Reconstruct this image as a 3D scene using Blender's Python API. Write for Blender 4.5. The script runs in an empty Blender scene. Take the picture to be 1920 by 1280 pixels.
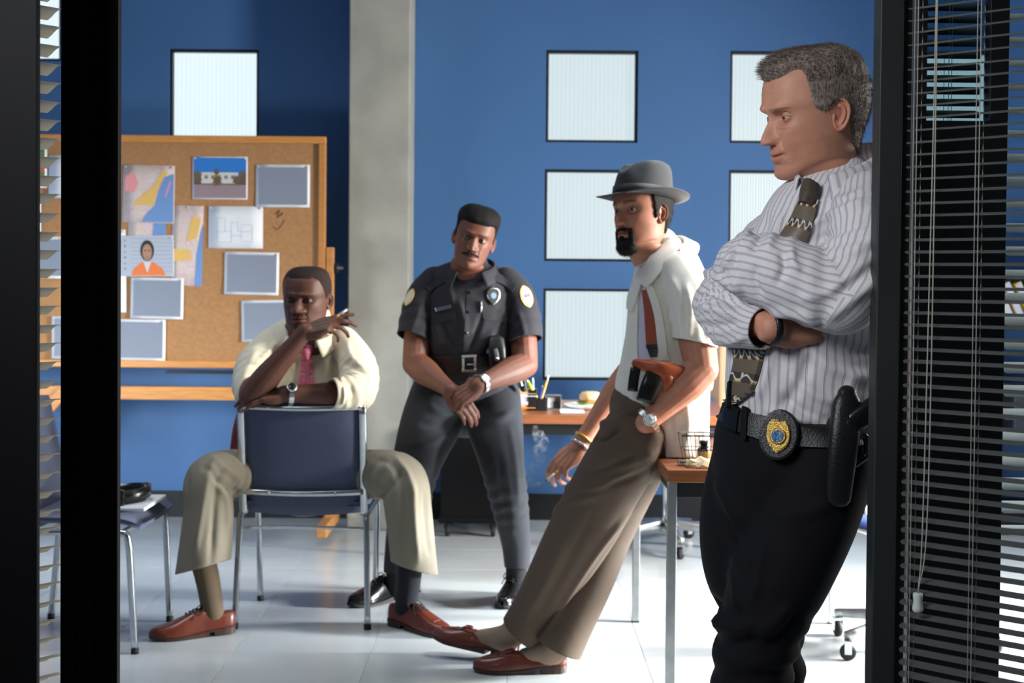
import bpy, bmesh, math, random
import numpy as np
from mathutils import Vector, Matrix
from mathutils.bvhtree import BVHTree

random.seed(7)
rng = np.random.default_rng(7)
SC = bpy.context.scene
COL = SC.collection
PI = math.pi

# ------------------------------------------------------------------ camera
F_PX, V_MID = 2667.0, 583.0            # focal length in pixels of a 1920 wide frame, optical row after the vertical shift
CAM = Vector((0.0, 0.0, 1.257))
_p, _r = math.radians(1.31), math.radians(0.49)
_fw = Vector((0, math.cos(_p), -math.sin(_p)))
_up0 = Vector((0, math.sin(_p), math.cos(_p)))
_rt0 = Vector((1, 0, 0))
RT = _rt0 * math.cos(_r) + _up0 * math.sin(_r)
UP = _up0 * math.cos(_r) - _rt0 * math.sin(_r)
cam_d = bpy.data.cameras.new('camera')
cam = bpy.data.objects.new('camera', cam_d)
COL.objects.link(cam)
m3 = Matrix((RT, UP, -_fw)).transposed()
cam.matrix_world = Matrix.Translation(CAM) @ m3.to_4x4()
cam_d.lens, cam_d.sensor_width = 50.0, 36.0
cam_d.shift_y = -(640 - V_MID) / 1920.0
cam_d.clip_start = 0.05
cam_d.dof.use_dof = True
cam_d.dof.focus_distance = 2.75
cam_d.dof.aperture_fstop = 7.1
SC.camera = cam

def RAY(u, v):
    return RT * ((u - 960) / F_PX) + UP * ((V_MID - v) / F_PX) + _fw

def P(u, v, Y):
    d = RAY(u, v)
    return CAM + d * (Y / d.y)

def S(Y):                               # pixels per metre at depth Y
    return F_PX / Y

# ------------------------------------------------------------------ light, sky, exposure
SC.view_settings.view_transform = 'Standard'
SC.view_settings.look = 'None'
SC.view_settings.gamma = 1.0
SC.view_settings.use_curve_mapping = False
SC.view_settings.exposure = 0.0
W = bpy.data.worlds.new('world')
SC.world = W
W.use_nodes = True
W.node_tree.nodes['Background'].inputs[0].default_value = (0.62, 0.74, 0.9, 1)
W.node_tree.nodes['Background'].inputs[1].default_value = 0.06

def area(name, loc, target, sx, sy, power, color=(1, 1, 1), spread=180):
    l = bpy.data.lights.new(name, 'AREA')
    l.shape, l.size, l.size_y, l.energy, l.color = 'RECTANGLE', sx, sy, power, color
    l.spread = math.radians(spread)
    o = bpy.data.objects.new(name, l)
    COL.objects.link(o)
    o.location = loc
    o.rotation_euler = (Vector(target) - Vector(loc)).to_track_quat('-Z', 'Y').to_euler()
    return o
area('overhead_fill_left', (-1.5, 4.6, 3.25), (-1.5, 4.9, 0), 1.2, .6, 12, (0.88, 0.95, 1.0), 105)  # added overhead fill out of view, no fixture; soft light on the left
area('overhead_fill_right', (1.7, 4.7, 3.25), (1.6, 5.0, 0), 1.2, .6, 60, (0.88, 0.95, 1.0), 88)  # unseen fill from above, added to brighten the floor on the right
area('key_right', (3.7, 4.4, 1.9), (-0.9, 5.4, 0.9), .7, .7, 108, (1.0, 0.94, 0.85), 100)
area('low_right', (3.6, 5.0, .8), (.7, 5.0, 0.0), .5, .4, 95, (0.95, 0.98, 1.0), 60)
area('low_wash_left', (-2.9, 4.6, 1.0), (-1.6, 7.4, 0.35), .6, .5, 10, (0.92, 0.97, 1.0), 80)
area('office_fill', (-1.3, .9, 2.3), (.6, 2.6, 1.35), 1.0, .8, 12, (0.95, 0.97, 1.0), 90)

# ------------------------------------------------------------------ objects and tags
def tag(o, label=None, cat=None, group=None, kind=None):
    if label: o['label'] = label
    if cat: o['category'] = cat
    if group: o['group'] = group
    if kind: o['kind'] = kind
    return o

def thing(name, label, cat, loc=(0, 0, 0), rotz=0, group=None, rot=None):
    o = bpy.data.objects.new(name, None)
    COL.objects.link(o)
    o.empty_display_size = 0.05
    o.location = loc
    o.rotation_euler = rot if rot else (0, 0, rotz)
    return tag(o, label, cat, group)

def copy_tree(o, parent=None):
    c = o.copy()
    COL.objects.link(c)
    if parent: c.parent = parent
    for ch in list(o.children): copy_tree(ch, c)
    return c

def mesh_obj(name, verts, faces, mat, parent=None, smooth=True, world=False, mats=None, fmat=None):
    """world=True: vertices are world points, the (unrotated) parent's location is taken off."""
    V = np.asarray(verts, dtype=float).reshape(-1, 3)
    if world and parent is not None:
        q = parent
        while q is not None:
            V = V - np.array(q.location); q = q.parent
    me = bpy.data.meshes.new(name)
    me.from_pydata(V.tolist(), [], faces if isinstance(faces, list) else faces.tolist())
    if mats:
        for m in mats: me.materials.append(m)
        if fmat is not None: me.polygons.foreach_set('material_index', np.asarray(fmat, dtype=np.int32))
    elif mat: me.materials.append(mat)
    if smooth: me.polygons.foreach_set('use_smooth', np.ones(len(me.polygons), dtype=bool))
    me.update()
    o = bpy.data.objects.new(name, me)
    COL.objects.link(o)
    if parent is not None: o.parent = parent
    return o

def bm_obj(name, bm, mat, parent=None, smooth=False, world=False, mats=None):
    if world and parent is not None:
        bmesh.ops.translate(bm, verts=bm.verts, vec=-Vector(parent.location))
    me = bpy.data.meshes.new(name)
    bm.to_mesh(me); bm.free()
    for m in (mats or [mat]): me.materials.append(m)
    if smooth: me.polygons.foreach_set('use_smooth', np.ones(len(me.polygons), dtype=bool))
    o = bpy.data.objects.new(name, me)
    COL.objects.link(o)
    if parent is not None: o.parent = parent
    return o

def add_box(bm, c, s, bev=0.0, rot=None, mi=0):
    r = bmesh.ops.create_cube(bm, size=1.0)
    vs = r['verts']
    M = Matrix.Translation(Vector(c)) @ (rot.to_4x4() if rot else Matrix.Identity(4)) @ Matrix.Diagonal((s[0], s[1], s[2], 1))
    bmesh.ops.transform(bm, matrix=M, verts=vs)
    fs = {f for v in vs for f in v.link_faces}
    for f in fs: f.material_index = mi
    if bev > 0:
        es = list({e for v in vs for e in v.link_edges})
        bmesh.ops.bevel(bm, geom=es, offset=bev, segments=2, affect='EDGES', profile=0.5)

def box(name, c, s, mat, parent=None, bev=0.002, world=False, rot=None):
    bm = bmesh.new()
    add_box(bm, c, s, bev, rot)
    return bm_obj(name, bm, mat, parent, world=world)

def struct(o, label=None):
    if o.parent is None: o['kind'] = 'structure'
    if label: o['label'] = label
    return o

# ------------------------------------------------------------------ curves to tubes
def catmull(pts, n):
    P_ = np.asarray(pts, dtype=float)
    if len(P_) < 3 or n <= 1:
        t = np.linspace(0, len(P_) - 1, (len(P_) - 1) * max(n, 1) + 1)
        return np.stack([np.interp(t, range(len(P_)), P_[:, k]) for k in range(P_.shape[1])], 1)
    Q = np.vstack([2 * P_[0] - P_[1], P_, 2 * P_[-1] - P_[-2]])
    out = []
    for i in range(1, len(Q) - 2):
        p0, p1, p2, p3 = Q[i - 1], Q[i], Q[i + 1], Q[i + 2]
        for t in np.linspace(0, 1, n, endpoint=False):
            out.append(0.5 * ((2 * p1) + (-p0 + p2) * t + (2 * p0 - 5 * p1 + 4 * p2 - p3) * t * t + (-p0 + 3 * p1 - 3 * p2 + p3) * t ** 3))
    out.append(Q[-2])
    return np.array(out)

def _frames(C, depth):
    T = np.gradient(C, axis=0)
    T /= np.linalg.norm(T, axis=1)[:, None] + 1e-12
    D = np.tile(np.asarray(depth, float), (len(C), 1))
    if np.abs(T @ np.asarray(depth, float)).mean() > 0.93:
        D = np.tile(np.array([0, 0, 1.0]), (len(C), 1))
    D = D - (D * T).sum(1)[:, None] * T
    D /= np.linalg.norm(D, axis=1)[:, None] + 1e-12
    A = np.cross(T, D)
    return T, A, D

def tube(pts, radii, seg=16, sub=4, caps='round', depth=(0, 1, 0), nexp=2.0):
    """pts: path; radii: number or (a, b) - a across, b along the depth axis. Returns dict with mesh and the path."""
    R = np.array([(r, r) if np.isscalar(r) else (r[0], r[1]) for r in radii], float)
    X = np.hstack([np.asarray([tuple(p) for p in pts], float), R])
    X = catmull(X, sub)
    C, R = X[:, :3], np.maximum(X[:, 3:], 1e-4)
    T, A, D = _frames(C, depth)
    th = np.linspace(0, 2 * PI, seg, endpoint=False)
    c, s = np.cos(th), np.sin(th)
    if nexp != 2.0:
        c = np.sign(c) * np.abs(c) ** (2 / nexp); s = np.sign(s) * np.abs(s) ** (2 / nexp)
    rings = []
    def ring(k, sc, off):
        return C[k] + T[k] * off + (A[k][None] * (c * R[k, 0] * sc)[:, None] + D[k][None] * (s * R[k, 1] * sc)[:, None])
    if caps == 'round':
        for a in (80, 60, 40, 20):
            rings.append(ring(0, math.cos(math.radians(a)), -R[0].mean() * math.sin(math.radians(a))))
    for k in range(len(C)): rings.append(ring(k, 1, 0))
    if caps == 'round':
        for a in (20, 40, 60, 80):
            rings.append(ring(-1, math.cos(math.radians(a)), R[-1].mean() * math.sin(math.radians(a))))
    n = len(rings)
    V = np.vstack(rings)
    F = []
    for i in range(n - 1):
        for j in range(seg):
            k = (j + 1) % seg
            F.append([i * seg + j, i * seg + k, (i + 1) * seg + k, (i + 1) * seg + j])
    if caps:
        F.append([j for j in range(seg)][::-1])
        F.append([(n - 1) * seg + j for j in range(seg)])
    q = np.array([f[:4] for f in F[:(n - 1) * seg]])
    a_, b_, c_ = V[q[:, 0]], V[q[:, 1]], V[q[:, 2]]
    if (np.cross(b_ - a_, c_ - a_) * (a_ - V.mean(0))).sum() < 0: F = [f[::-1] for f in F]
    return dict(V=V, F=F, C=C, R=R, T=T, A=A, D=D)

def join(parts):
    V, F, o = [], [], 0
    for p in parts:
        v = np.asarray(p['V'] if isinstance(p, dict) else p[0], float)
        f = p['F'] if isinstance(p, dict) else p[1]
        V.append(v); F += [[i + o for i in q] for q in f]; o += len(v)
    return np.vstack(V), F

def pipe(name, pts, r, mat, parent=None, seg=10, sub=4, world=False):
    t = tube(pts, [r] * len(pts) if np.isscalar(r) else r, seg, sub, caps='flat')
    return mesh_obj(name, t['V'], t['F'], mat, parent, world=world)

def lathe(profile, seg=24):
    """profile: (radius, z) list, returns V, F"""
    V, F = [], []
    for r, z in profile:
        for j in range(seg):
            a = 2 * PI * j / seg
            V.append((r * math.cos(a), r * math.sin(a), z))
    n = len(profile)
    for i in range(n - 1):
        for j in range(seg):
            k = (j + 1) % seg
            F.append([i * seg + j, i * seg + k, (i + 1) * seg + k, (i + 1) * seg + j])
    F.append(list(range(seg))[::-1]); F.append([(n - 1) * seg + j for j in range(seg)])
    return np.array(V), F

# ------------------------------------------------------------------ materials
def srgb(r, g, b):
    f = lambda c: (c / 255 / 12.92) if c / 255 <= 0.04045 else ((c / 255 + 0.055) / 1.055) ** 2.4
    return (f(r), f(g), f(b), 1)

def mat(name, col, rough=0.6, metal=0.0, noise=0.0, nscale=20.0, bump=0.0, bscale=60.0, spec=0.5, coat=0.0, sheen=0.0, coord='Object', stretch=None):
    m = bpy.data.materials.new(name)
    m.use_nodes = True
    nt = m.node_tree
    b = nt.nodes['Principled BSDF']
    b.inputs['Base Color'].default_value = col
    b.inputs['Roughness'].default_value = rough
    b.inputs['Metallic'].default_value = metal
    b.inputs['Specular IOR Level'].default_value = spec
    b.inputs['Coat Weight'].default_value = coat
    b.inputs['Sheen Weight'].default_value = sheen
    tc = nt.nodes.new('ShaderNodeTexCoord')
    src = tc.outputs[coord]
    if stretch:
        mp = nt.nodes.new('ShaderNodeMapping'); mp.inputs['Scale'].default_value = stretch
        nt.links.new(src, mp.inputs[0]); src = mp.outputs[0]
    if noise > 0:
        n = nt.nodes.new('ShaderNodeTexNoise'); n.inputs['Scale'].default_value = nscale; n.inputs['Detail'].default_value = 5
        nt.links.new(src, n.inputs['Vector'])
        r = nt.nodes.new('ShaderNodeMapRange'); r.inputs['From Min'].default_value = 0.3; r.inputs['From Max'].default_value = 0.7
        r.inputs['To Min'].default_value = 1 - noise; r.inputs['To Max'].default_value = 1 + noise
        nt.links.new(n.outputs['Fac'], r.inputs['Value'])
        mx = nt.nodes.new('ShaderNodeVectorMath'); mx.operation = 'SCALE'
        mx.inputs[0].default_value = col[:3]
        nt.links.new(r.outputs[0], mx.inputs['Scale'])
        nt.links.new(mx.outputs[0], b.inputs['Base Color'])
    if bump > 0:
        n2 = nt.nodes.new('ShaderNodeTexNoise'); n2.inputs['Scale'].default_value = bscale; n2.inputs['Detail'].default_value = 4
        nt.links.new(src, n2.inputs['Vector'])
        bp = nt.nodes.new('ShaderNodeBump'); bp.inputs['Strength'].default_value = bump; bp.inputs['Distance'].default_value = 0.004
        nt.links.new(n2.outputs['Fac'], bp.inputs['Height'])
        nt.links.new(bp.outputs[0], b.inputs['Normal'])
    return m

def N(m, kind): return m.node_tree.nodes.new(kind)
def L(m, a, b): m.node_tree.links.new(a, b)
def BS(m): return m.node_tree.nodes['Principled BSDF']

def emit(name, col, strength):
    m = mat(name, col, 0.5)
    BS(m).inputs['Emission Color'].default_value = col
    BS(m).inputs['Emission Strength'].default_value = strength
    return m

M = {}
M['black'] = mat('black_metal', srgb(20, 22, 23), 0.45, noise=0.15, nscale=8)
M['black_gloss'] = mat('black_gloss', srgb(16, 17, 18), 0.25)
M['black_leather'] = mat('black_leather', srgb(19, 19, 21), 0.38, bump=0.25, bscale=300)
M['rubber'] = mat('rubber', srgb(24, 24, 25), 0.7)
M['chrome'] = mat('chrome', (0.62, 0.65, 0.67, 1), 0.25, 1.0, noise=0.08, nscale=30)
M['steel'] = mat('brushed_steel', (0.50, 0.52, 0.53, 1), 0.38, 1.0, noise=0.12, nscale=25)
M['silver'] = mat('silver', (0.78, 0.78, 0.76, 1), 0.22, 1.0)
M['gold'] = mat('gold', (0.72, 0.47, 0.13, 1), 0.26, 1.0, bump=0.5, bscale=500)
M['white_paint'] = mat('white_paint', srgb(205, 210, 208), 0.5)
M['paper'] = mat('paper', srgb(228, 232, 238), 0.7)
M['chair_fabric'] = mat('chair_fabric', srgb(78, 86, 112), 0.9, noise=0.12, nscale=350, bump=0.3, bscale=900, sheen=0.1)
M['seat_blue'] = mat('seat_blue', srgb(20, 52, 104), 0.6, bump=0.2, bscale=500)

# ================================================================== THE ROOM
YW = 7.4
m_blue = mat('blue_wall_paint', srgb(68, 113, 168), 0.55, noise=0.05, nscale=1.3, bump=0.05, bscale=120)
m_conc = mat('concrete', srgb(164, 165, 158), 0.85, noise=0.13, nscale=5, bump=0.35, bscale=30)
m_base = mat('baseboard_rubber', srgb(20, 23, 28), 0.5)
m_ceil = mat('ceiling_paint', srgb(170, 172, 170), 0.9)
m_dark = mat('window_frame_dark', srgb(14, 27, 38), 0.5)

# floor and its tiles
m_grout = mat('floor_joint', srgb(168, 174, 174), 0.5)
m_tile = mat('vinyl_tile', srgb(196, 202, 203), 0.2, noise=0.04, nscale=6, spec=0.55)
nt = m_tile.node_tree
oi = N(m_tile, 'ShaderNodeObjectInfo'); mr = N(m_tile, 'ShaderNodeMapRange')
mr.inputs['To Min'].default_value = 0.985; mr.inputs['To Max'].default_value = 1.015
L(m_tile, oi.outputs['Random'], mr.inputs['Value'])
vm = N(m_tile, 'ShaderNodeVectorMath'); vm.operation = 'SCALE'
old = BS(m_tile).inputs['Base Color'].links[0].from_socket
L(m_tile, old, vm.inputs[0]); L(m_tile, mr.outputs[0], vm.inputs['Scale']); L(m_tile, vm.outputs[0], BS(m_tile).inputs['Base Color'])
nz = N(m_tile, 'ShaderNodeTexNoise'); nz.inputs['Scale'].default_value = 2.5; nz.inputs['Detail'].default_value = 3
mr2 = N(m_tile, 'ShaderNodeMapRange'); mr2.inputs['To Min'].default_value = 0.17; mr2.inputs['To Max'].default_value = 0.30
tc = N(m_tile, 'ShaderNodeTexCoord'); L(m_tile, tc.outputs['Object'], nz.inputs['Vector'])
L(m_tile, nz.outputs['Fac'], mr2.inputs['Value']); L(m_tile, mr2.outputs[0], BS(m_tile).inputs['Roughness'])
fl = box('floor', (0.2, 4.5, -0.052), (7.6, 7.4, 0.1), m_grout, bev=0)
struct(fl, 'pale grey glossy vinyl tile floor')
T = 0.4572
tm = None
for j in range(7):
    for i in range(13):
        x, y = -2.75 + (i + .5) * T, 4.28 + (j + .5) * T
        if y > 7.45: continue
        if tm is None:
            o = box('floor_tile', (0, 0, 0), (T - 0.0016, T - 0.0016, 0.004), m_tile, fl, bev=0.0008); tm = o.data
        else:
            o = bpy.data.objects.new('floor_tile', tm); COL.objects.link(o); o.parent = fl
        o.location = (x, y, -0.002)
# the floor nearer than the tiles and on the right
struct(box('floor_vinyl', (0.2, 2.55, -0.002), (7.6, 3.46, 0.004), m_tile, bev=0), 'pale grey floor running into the doorway').name = 'trim_9'

# back wall with window openings
WIN = []                                  # centre x, centre z, half size
def win(u, v, half=0.2385):
    p = P(u, v, YW); WIN.append((p.x, p.z, half))
win(401, 176, 0.232); win(29, 28, 0.235)
for u, du in ((1110, 3), (1455, 3), (1801, 4)):
    for k in range(3): win(u - du * k, 180.5 + 223.3 * k + (1.5 if u > 1200 else 0))
XL, XR, ZT = -3.3, 4.0, 3.3
xs = sorted({XL, XR} | {x - h for x, z, h in WIN} | {x + h for x, z, h in WIN})
zs = sorted({0.0, ZT} | {z - h for x, z, h in WIN} | {z + h for x, z, h in WIN})
V, F = [], []
def quad(a, b, c, d):
    n = len(V); V.extend([a, b, c, d]); F.append([n, n + 1, n + 2, n + 3])
for i in range(len(xs) - 1):
    for j in range(len(zs) - 1):
        cx, cz = (xs[i] + xs[i + 1]) / 2, (zs[j] + zs[j + 1]) / 2
        if any(abs(cx - x) < h and abs(cz - z) < h for x, z, h in WIN): continue
        quad((xs[i], YW, zs[j]), (xs[i + 1], YW, zs[j]), (xs[i + 1], YW, zs[j + 1]), (xs[i], YW, zs[j + 1]))
D_ = 0.16
for x, z, h in WIN:
    c = [(x - h, z - h), (x + h, z - h), (x + h, z + h), (x - h, z + h)]
    for k in range(4):
        a, b = c[k], c[(k + 1) % 4]
        quad((a[0], YW, a[1]), (a[0], YW + D_, a[1]), (b[0], YW + D_, b[1]), (b[0], YW, b[1]))
struct(mesh_obj('wall_back', V, F, m_blue, smooth=False), 'blue painted back wall with square windows')

# windows: dark frame and a glowing ribbed pane
m_pane = mat('ribbed_pane', srgb(222, 240, 246), 0.35)
tc = N(m_pane, 'ShaderNodeTexCoord'); wv = N(m_pane, 'ShaderNodeTexWave')
wv.wave_type, wv.bands_direction = 'BANDS', 'X'
wv.inputs['Scale'].default_value = 14; wv.inputs['Distortion'].default_value = 0.4; wv.inputs['Detail Scale'].default_value = 0.3
mr = N(m_pane, 'ShaderNodeMapRange'); mr.inputs['To Min'].default_value = 0.76; mr.inputs['To Max'].default_value = 0.82
L(m_pane, tc.outputs['Object'], wv.inputs['Vector']); L(m_pane, wv.outputs['Fac'], mr.inputs['Value'])
BS(m_pane).inputs['Emission Color'].default_value = (0.80, 0.95, 1.0, 1)
L(m_pane, mr.outputs[0], BS(m_pane).inputs['Emission Strength'])
BS(m_pane).inputs['Base Color'].default_value = (0.03, 0.03, 0.03, 1)
m_pane_hot = m_pane.copy(); m_pane_hot.name = 'ribbed_pane_sunlit'
for n in m_pane_hot.node_tree.nodes:
    if n.type == 'MAP_RANGE': n.inputs['To Min'].default_value, n.inputs['To Max'].default_value = 0.96, 1.03
for k, (x, z, h) in enumerate(WIN):
    r = thing('window_%d' % (k + 1), None, None, (x, YW, z)); r['kind'] = 'structure'
    t, yb = 0.013, 0.055
    for nm, c, s in (('window_frame', (0, yb - .02, h - t / 2 - .001), (2 * h - .002, .04, t)), ('window_frame', (0, yb - .02, -h + t / 2 + .001), (2 * h - .002, .04, t)),
                     ('window_frame', (-h + t / 2 + .001, yb - .02, 0), (t, .04, 2 * h - 2 * t - .002)), ('window_frame', (h - t / 2 - .001, yb - .02, 0), (t, .04, 2 * h - 2 * t - .002))):
        box(nm, c, s, m_dark, r, bev=0.001)
    hh = h - t + .002                      # a pane of vertical ribs
    nrib = 64
    V, F = [], []
    for i in range(nrib + 1):
        xx = -hh + 2 * hh * i / nrib
        yy = yb + 0.0015 * (i % 2)
        V += [(xx, yy, -hh), (xx, yy, hh)]
    for i in range(nrib): F.append([2 * i, 2 * i + 2, 2 * i + 3, 2 * i + 1])
    mesh_obj('window_pane', V, F, m_pane_hot if k < 2 else m_pane, r, smooth=False)

struct(box('baseboard_back', ((XL + XR) / 2, YW - .006, .068), (XR - XL, .012, .136), m_base), 'black rubber baseboard under the blue wall')
struct(box('wall_left', (XL - .05, 5.0, 1.65), (.1, 5.0, 3.3), m_blue, bev=0))
struct(box('wall_right', (XR + .05, 5.0, 1.65), (.1, 5.0, 3.3), m_blue, bev=0))
struct(box('ceiling', (.35, 4.95, 3.35), (7.4, 5.1, .1), m_ceil, bev=0))
# concrete column
p0, p1 = P(655, 100, 7.05), P(769, 100, 7.05)
struct(box('trim_1', ((p0.x + p1.x) / 2, 7.05 + .173, 1.648), (p1.x - p0.x, .346, 3.296), m_conc, bev=0.006), 'square raw concrete column against the blue wall').name = 'trim_1'

# ------------------------------------------------------------------ doorway of the dark office
m_jamb = mat('door_frame_black', srgb(37, 41, 40), 0.5, noise=0.12, nscale=5)
m_jamb_dk = mat('door_frame_dark', srgb(9, 9, 11), 0.6, noise=0.12, nscale=5, spec=0.2)
yj = 2.33
xa, xb = P(1651, 60, yj).x, P(1695, 60, yj).x
def frame_post(k, x0, x1, y0, y1, label, m=m_jamb, z1=2.75):
    o = box('trim_%d' % k, ((x0 + x1) / 2, (y0 + y1) / 2, z1 / 2), (x1 - x0, y1 - y0, z1), m, bev=0.002)
    return struct(o, label)
frame_post(2, xa, xb, yj, yj + .045, 'dark door jamb the standing man leans against')
xg = P(1702, 60, yj).x
frame_post(3, xb, xg + .012, yj + .012, yj + .05, 'black rebate beside the door jamb', M['black'])
ym = 2.45
x0, x1 = P(113, 600, ym).x, P(221, 600, ym).x
mull = frame_post(4, x0, x1, ym, ym + .02, 'black door mullion in front of the cork board', m_jamb_dk)
frame_post(5, x0 + .036, x1 - .042, ym - .012, ym, 'raised strip on the black mullion', m_jamb_dk)
xl = P(69.5, 600, 2.2).x
frame_post(6, xl - .5, xl, 2.2, 2.215, 'near black door post at the left edge', m_jamb_dk)
# dark pillar behind the right blind, with an open light at its top
y7 = 2.93
def xat(u): return P(u, 500, y7).x
zc = P(1800, 226, y7).z
frame_post(7, xat(1712), xat(1886), y7, y7 + .04, 'black door leaf behind the venetian blind', mat('door_leaf_black', srgb(12, 13, 15), 0.4), z1=zc)
m_leaf = bpy.data.materials['door_leaf_black']
for k, (a, b) in ((8, (1712, 1733)), (10, (1851, 1886))):
    o = box('trim_%d' % k, ((xat(a) + xat(b)) / 2, y7 + .02, (zc + 2.75) / 2), (xat(b) - xat(a), .04, 2.75 - zc), m_leaf, bev=0.001)
    struct(o, 'black stile at the top of the door leaf')
m_glass = mat('smoked_glass', srgb(150, 178, 186), 0.05)
BS(m_glass).inputs['Transmission Weight'].default_value = 1.0
BS(m_glass).inputs['IOR'].default_value = 1.02
o = box('window_30', ((xat(1733) + xat(1851)) / 2, y7 + .02, (zc + 2.75) / 2), (xat(1851) - xat(1733), .004, 2.75 - zc), m_glass, bev=0)
struct(o, 'smoked glass light over the black door leaf')

# ------------------------------------------------------------------ venetian blinds
def slat_mesh(name, length, width, crown, m, tilt):
    V, F = [], []
    n = 6
    for e in (0, 1):
        for s in (0.0, 0.0005):
            for i in range(n + 1):
                a = (i / n - .5)
                y, z = a * width, crown * (1 - 4 * a * a) - s
                # rounded corners at the ends
                cut = 0.006 * (abs(2 * a) ** 4)
                x = cut if e == 0 else length - cut
                V.append((x, y * math.cos(tilt) - z * math.sin(tilt), y * math.sin(tilt) + z * math.cos(tilt)))
    k = n + 1
    for i in range(n):
        F.append([i, i + 1, 2 * k + i + 1, 2 * k + i])
        F.append([k + i, 3 * k + i, 3 * k + i + 1, k + i + 1])
        F.append([i, k + i, k + i + 1, i + 1]); F.append([2 * k + i, 2 * k + i + 1, 3 * k + i + 1, 3 * k + i])
    F.append([0, 2 * k, 3 * k, k]); F.append([n, k + n, 3 * k + n, 2 * k + n])
    me = bpy.data.meshes.new(name)
    me.from_pydata(V, [], F); me.materials.append(m); me.update()
    return me

def blind(label, A, ang, length, width, pitch, z0, z1, tilt, m, crown, ladders, cord_m, group=None):
    r = thing('venetian_blind', label, 'blind', (A[0], A[1], 0), rotz=ang, group=group)
    me = slat_mesh('slat', length, width, crown, m, tilt)
    z, k = z0, 0
    while z < z1:
        o = bpy.data.objects.new('slat', me); COL.objects.link(o); o.parent = r
        o.location = (0, 0, z); o.rotation_euler = (random.gauss(0, .012), random.gauss(0, .0025), 0)
        z += pitch; k += 1
    box('head_rail', (length / 2, 0, z1 + .02), (length, width * 1.05, .03), m, r)
    box('bottom_rail', (length / 2, 0, z0 - pitch), (length, width, .014), m, r)
    for x in ladders:
        for y in (-width / 2 - .001, width / 2 + .001):
            pipe('ladder_cord', [(x, y, z0 - pitch), (x, y, z1)], 0.0007, cord_m, r, seg=6, sub=1)
        pipe('lift_cord', [(x + .006, -width / 2 - .0015, z0 - pitch), (x + .006, -width / 2 - .0015, z1)], 0.0008, cord_m, r, seg=6, sub=1)
    return r
m_slat = mat('grey_slat', srgb(84, 88, 88), 0.42)
m_cord = mat('cord', srgb(172, 168, 158), 0.8)
ang = math.atan2(-1.0, 1.09)
A0 = (P(1701, 60, 2.31).x + .004, 2.31)
rb = blind('grey mini venetian blind with pull cord beside the leaning man', A0, ang, 0.42, 0.0245, 0.0196, 0.09, 2.55, math.radians(9), m_slat, 0.0022,
           (0.016, 0.121), m_cord)
# the pull cord with its white tassel
pts = [(0.058, -0.022, 2.55), (0.056, -.022, 1.7), (0.051, -0.022, 1.2), (0.046, -.022, .85), (0.040, -0.022, P(1752, 1108, 2.28).z)]
pipe('pull_cord', pts, 0.0011, m_cord, rb, seg=6)
pts2 = [(0.0595, -0.023, 2.55), (0.0585, -.023, 1.7), (0.058, -0.023, 1.2), (0.054, -.023, .86), (0.0405, -0.023, P(1752, 1108, 2.28).z)]
pipe('pull_cord', pts2, 0.0011, m_cord, rb, seg=6)
V, F = lathe([(0.002, 0), (.0072, -.0005), (.0078, -.005), (.0066, -.014), (.0086, -.024), (.0086, -.028), (.006, -.031), (.001, -.0312)], 16)
tz = P(1752, 1108, 2.28).z
mesh_obj('tassel', V + np.array([0.040, -.022, tz]), F, M['white_paint'], rb)
# far side blind of the same door, dark, behind the smoked glass
blind('black slatted blind behind the smoked glass of the door leaf', (xat(1740), y7 + .06), 0.0, xat(1850) - xat(1740), 0.03, 0.0247, zc + .02, 2.7, math.radians(38), M['black'], 0.002, (.05,), m_cord)
# wide white blind further back
m_wslat = mat('white_slat', srgb(178, 188, 188), 0.6)
blind('wide white slatted blind seen past the black door leaf', (P(1878, 500, 3.02).x, 3.02), 0.0, 0.45, 0.05, 0.0495, .78, 2.6, math.radians(24), m_wslat, 0.003, (.2,), m_cord)
# left blind between the black posts, running away from the viewer
far = P(106, 600, 2.80); near = (far.x - .17, 2.80 - .21)
lb = blind('taupe slatted blind between the two black posts on the left', near, math.atan2(far.y - near[1], far.x - near[0]), math.hypot(.17, .21), 0.05, 0.0362, .1, 2.6,
           math.radians(-20), mat('taupe_slat', srgb(176, 168, 152), 0.5), 0.007, (.03,), m_cord)

# ================================================================== FURNITURE AND THINGS
m_cork = mat('cork', srgb(172, 127, 84), 0.9, noise=0.10, nscale=60, bump=0.3, bscale=300)
m_wood_o = mat('oak_frame', srgb(190, 130, 70), 0.45, noise=0.16, nscale=10, stretch=(1, 1, 12))
m_wood_h = mat('oak_rail', srgb(206, 142, 74), 0.45, noise=0.16, nscale=10, stretch=(1, 12, 12))
m_walnut = mat('walnut_laminate', srgb(150, 92, 58), 0.32, noise=0.16, nscale=7, stretch=(1, 10, 10))

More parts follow.
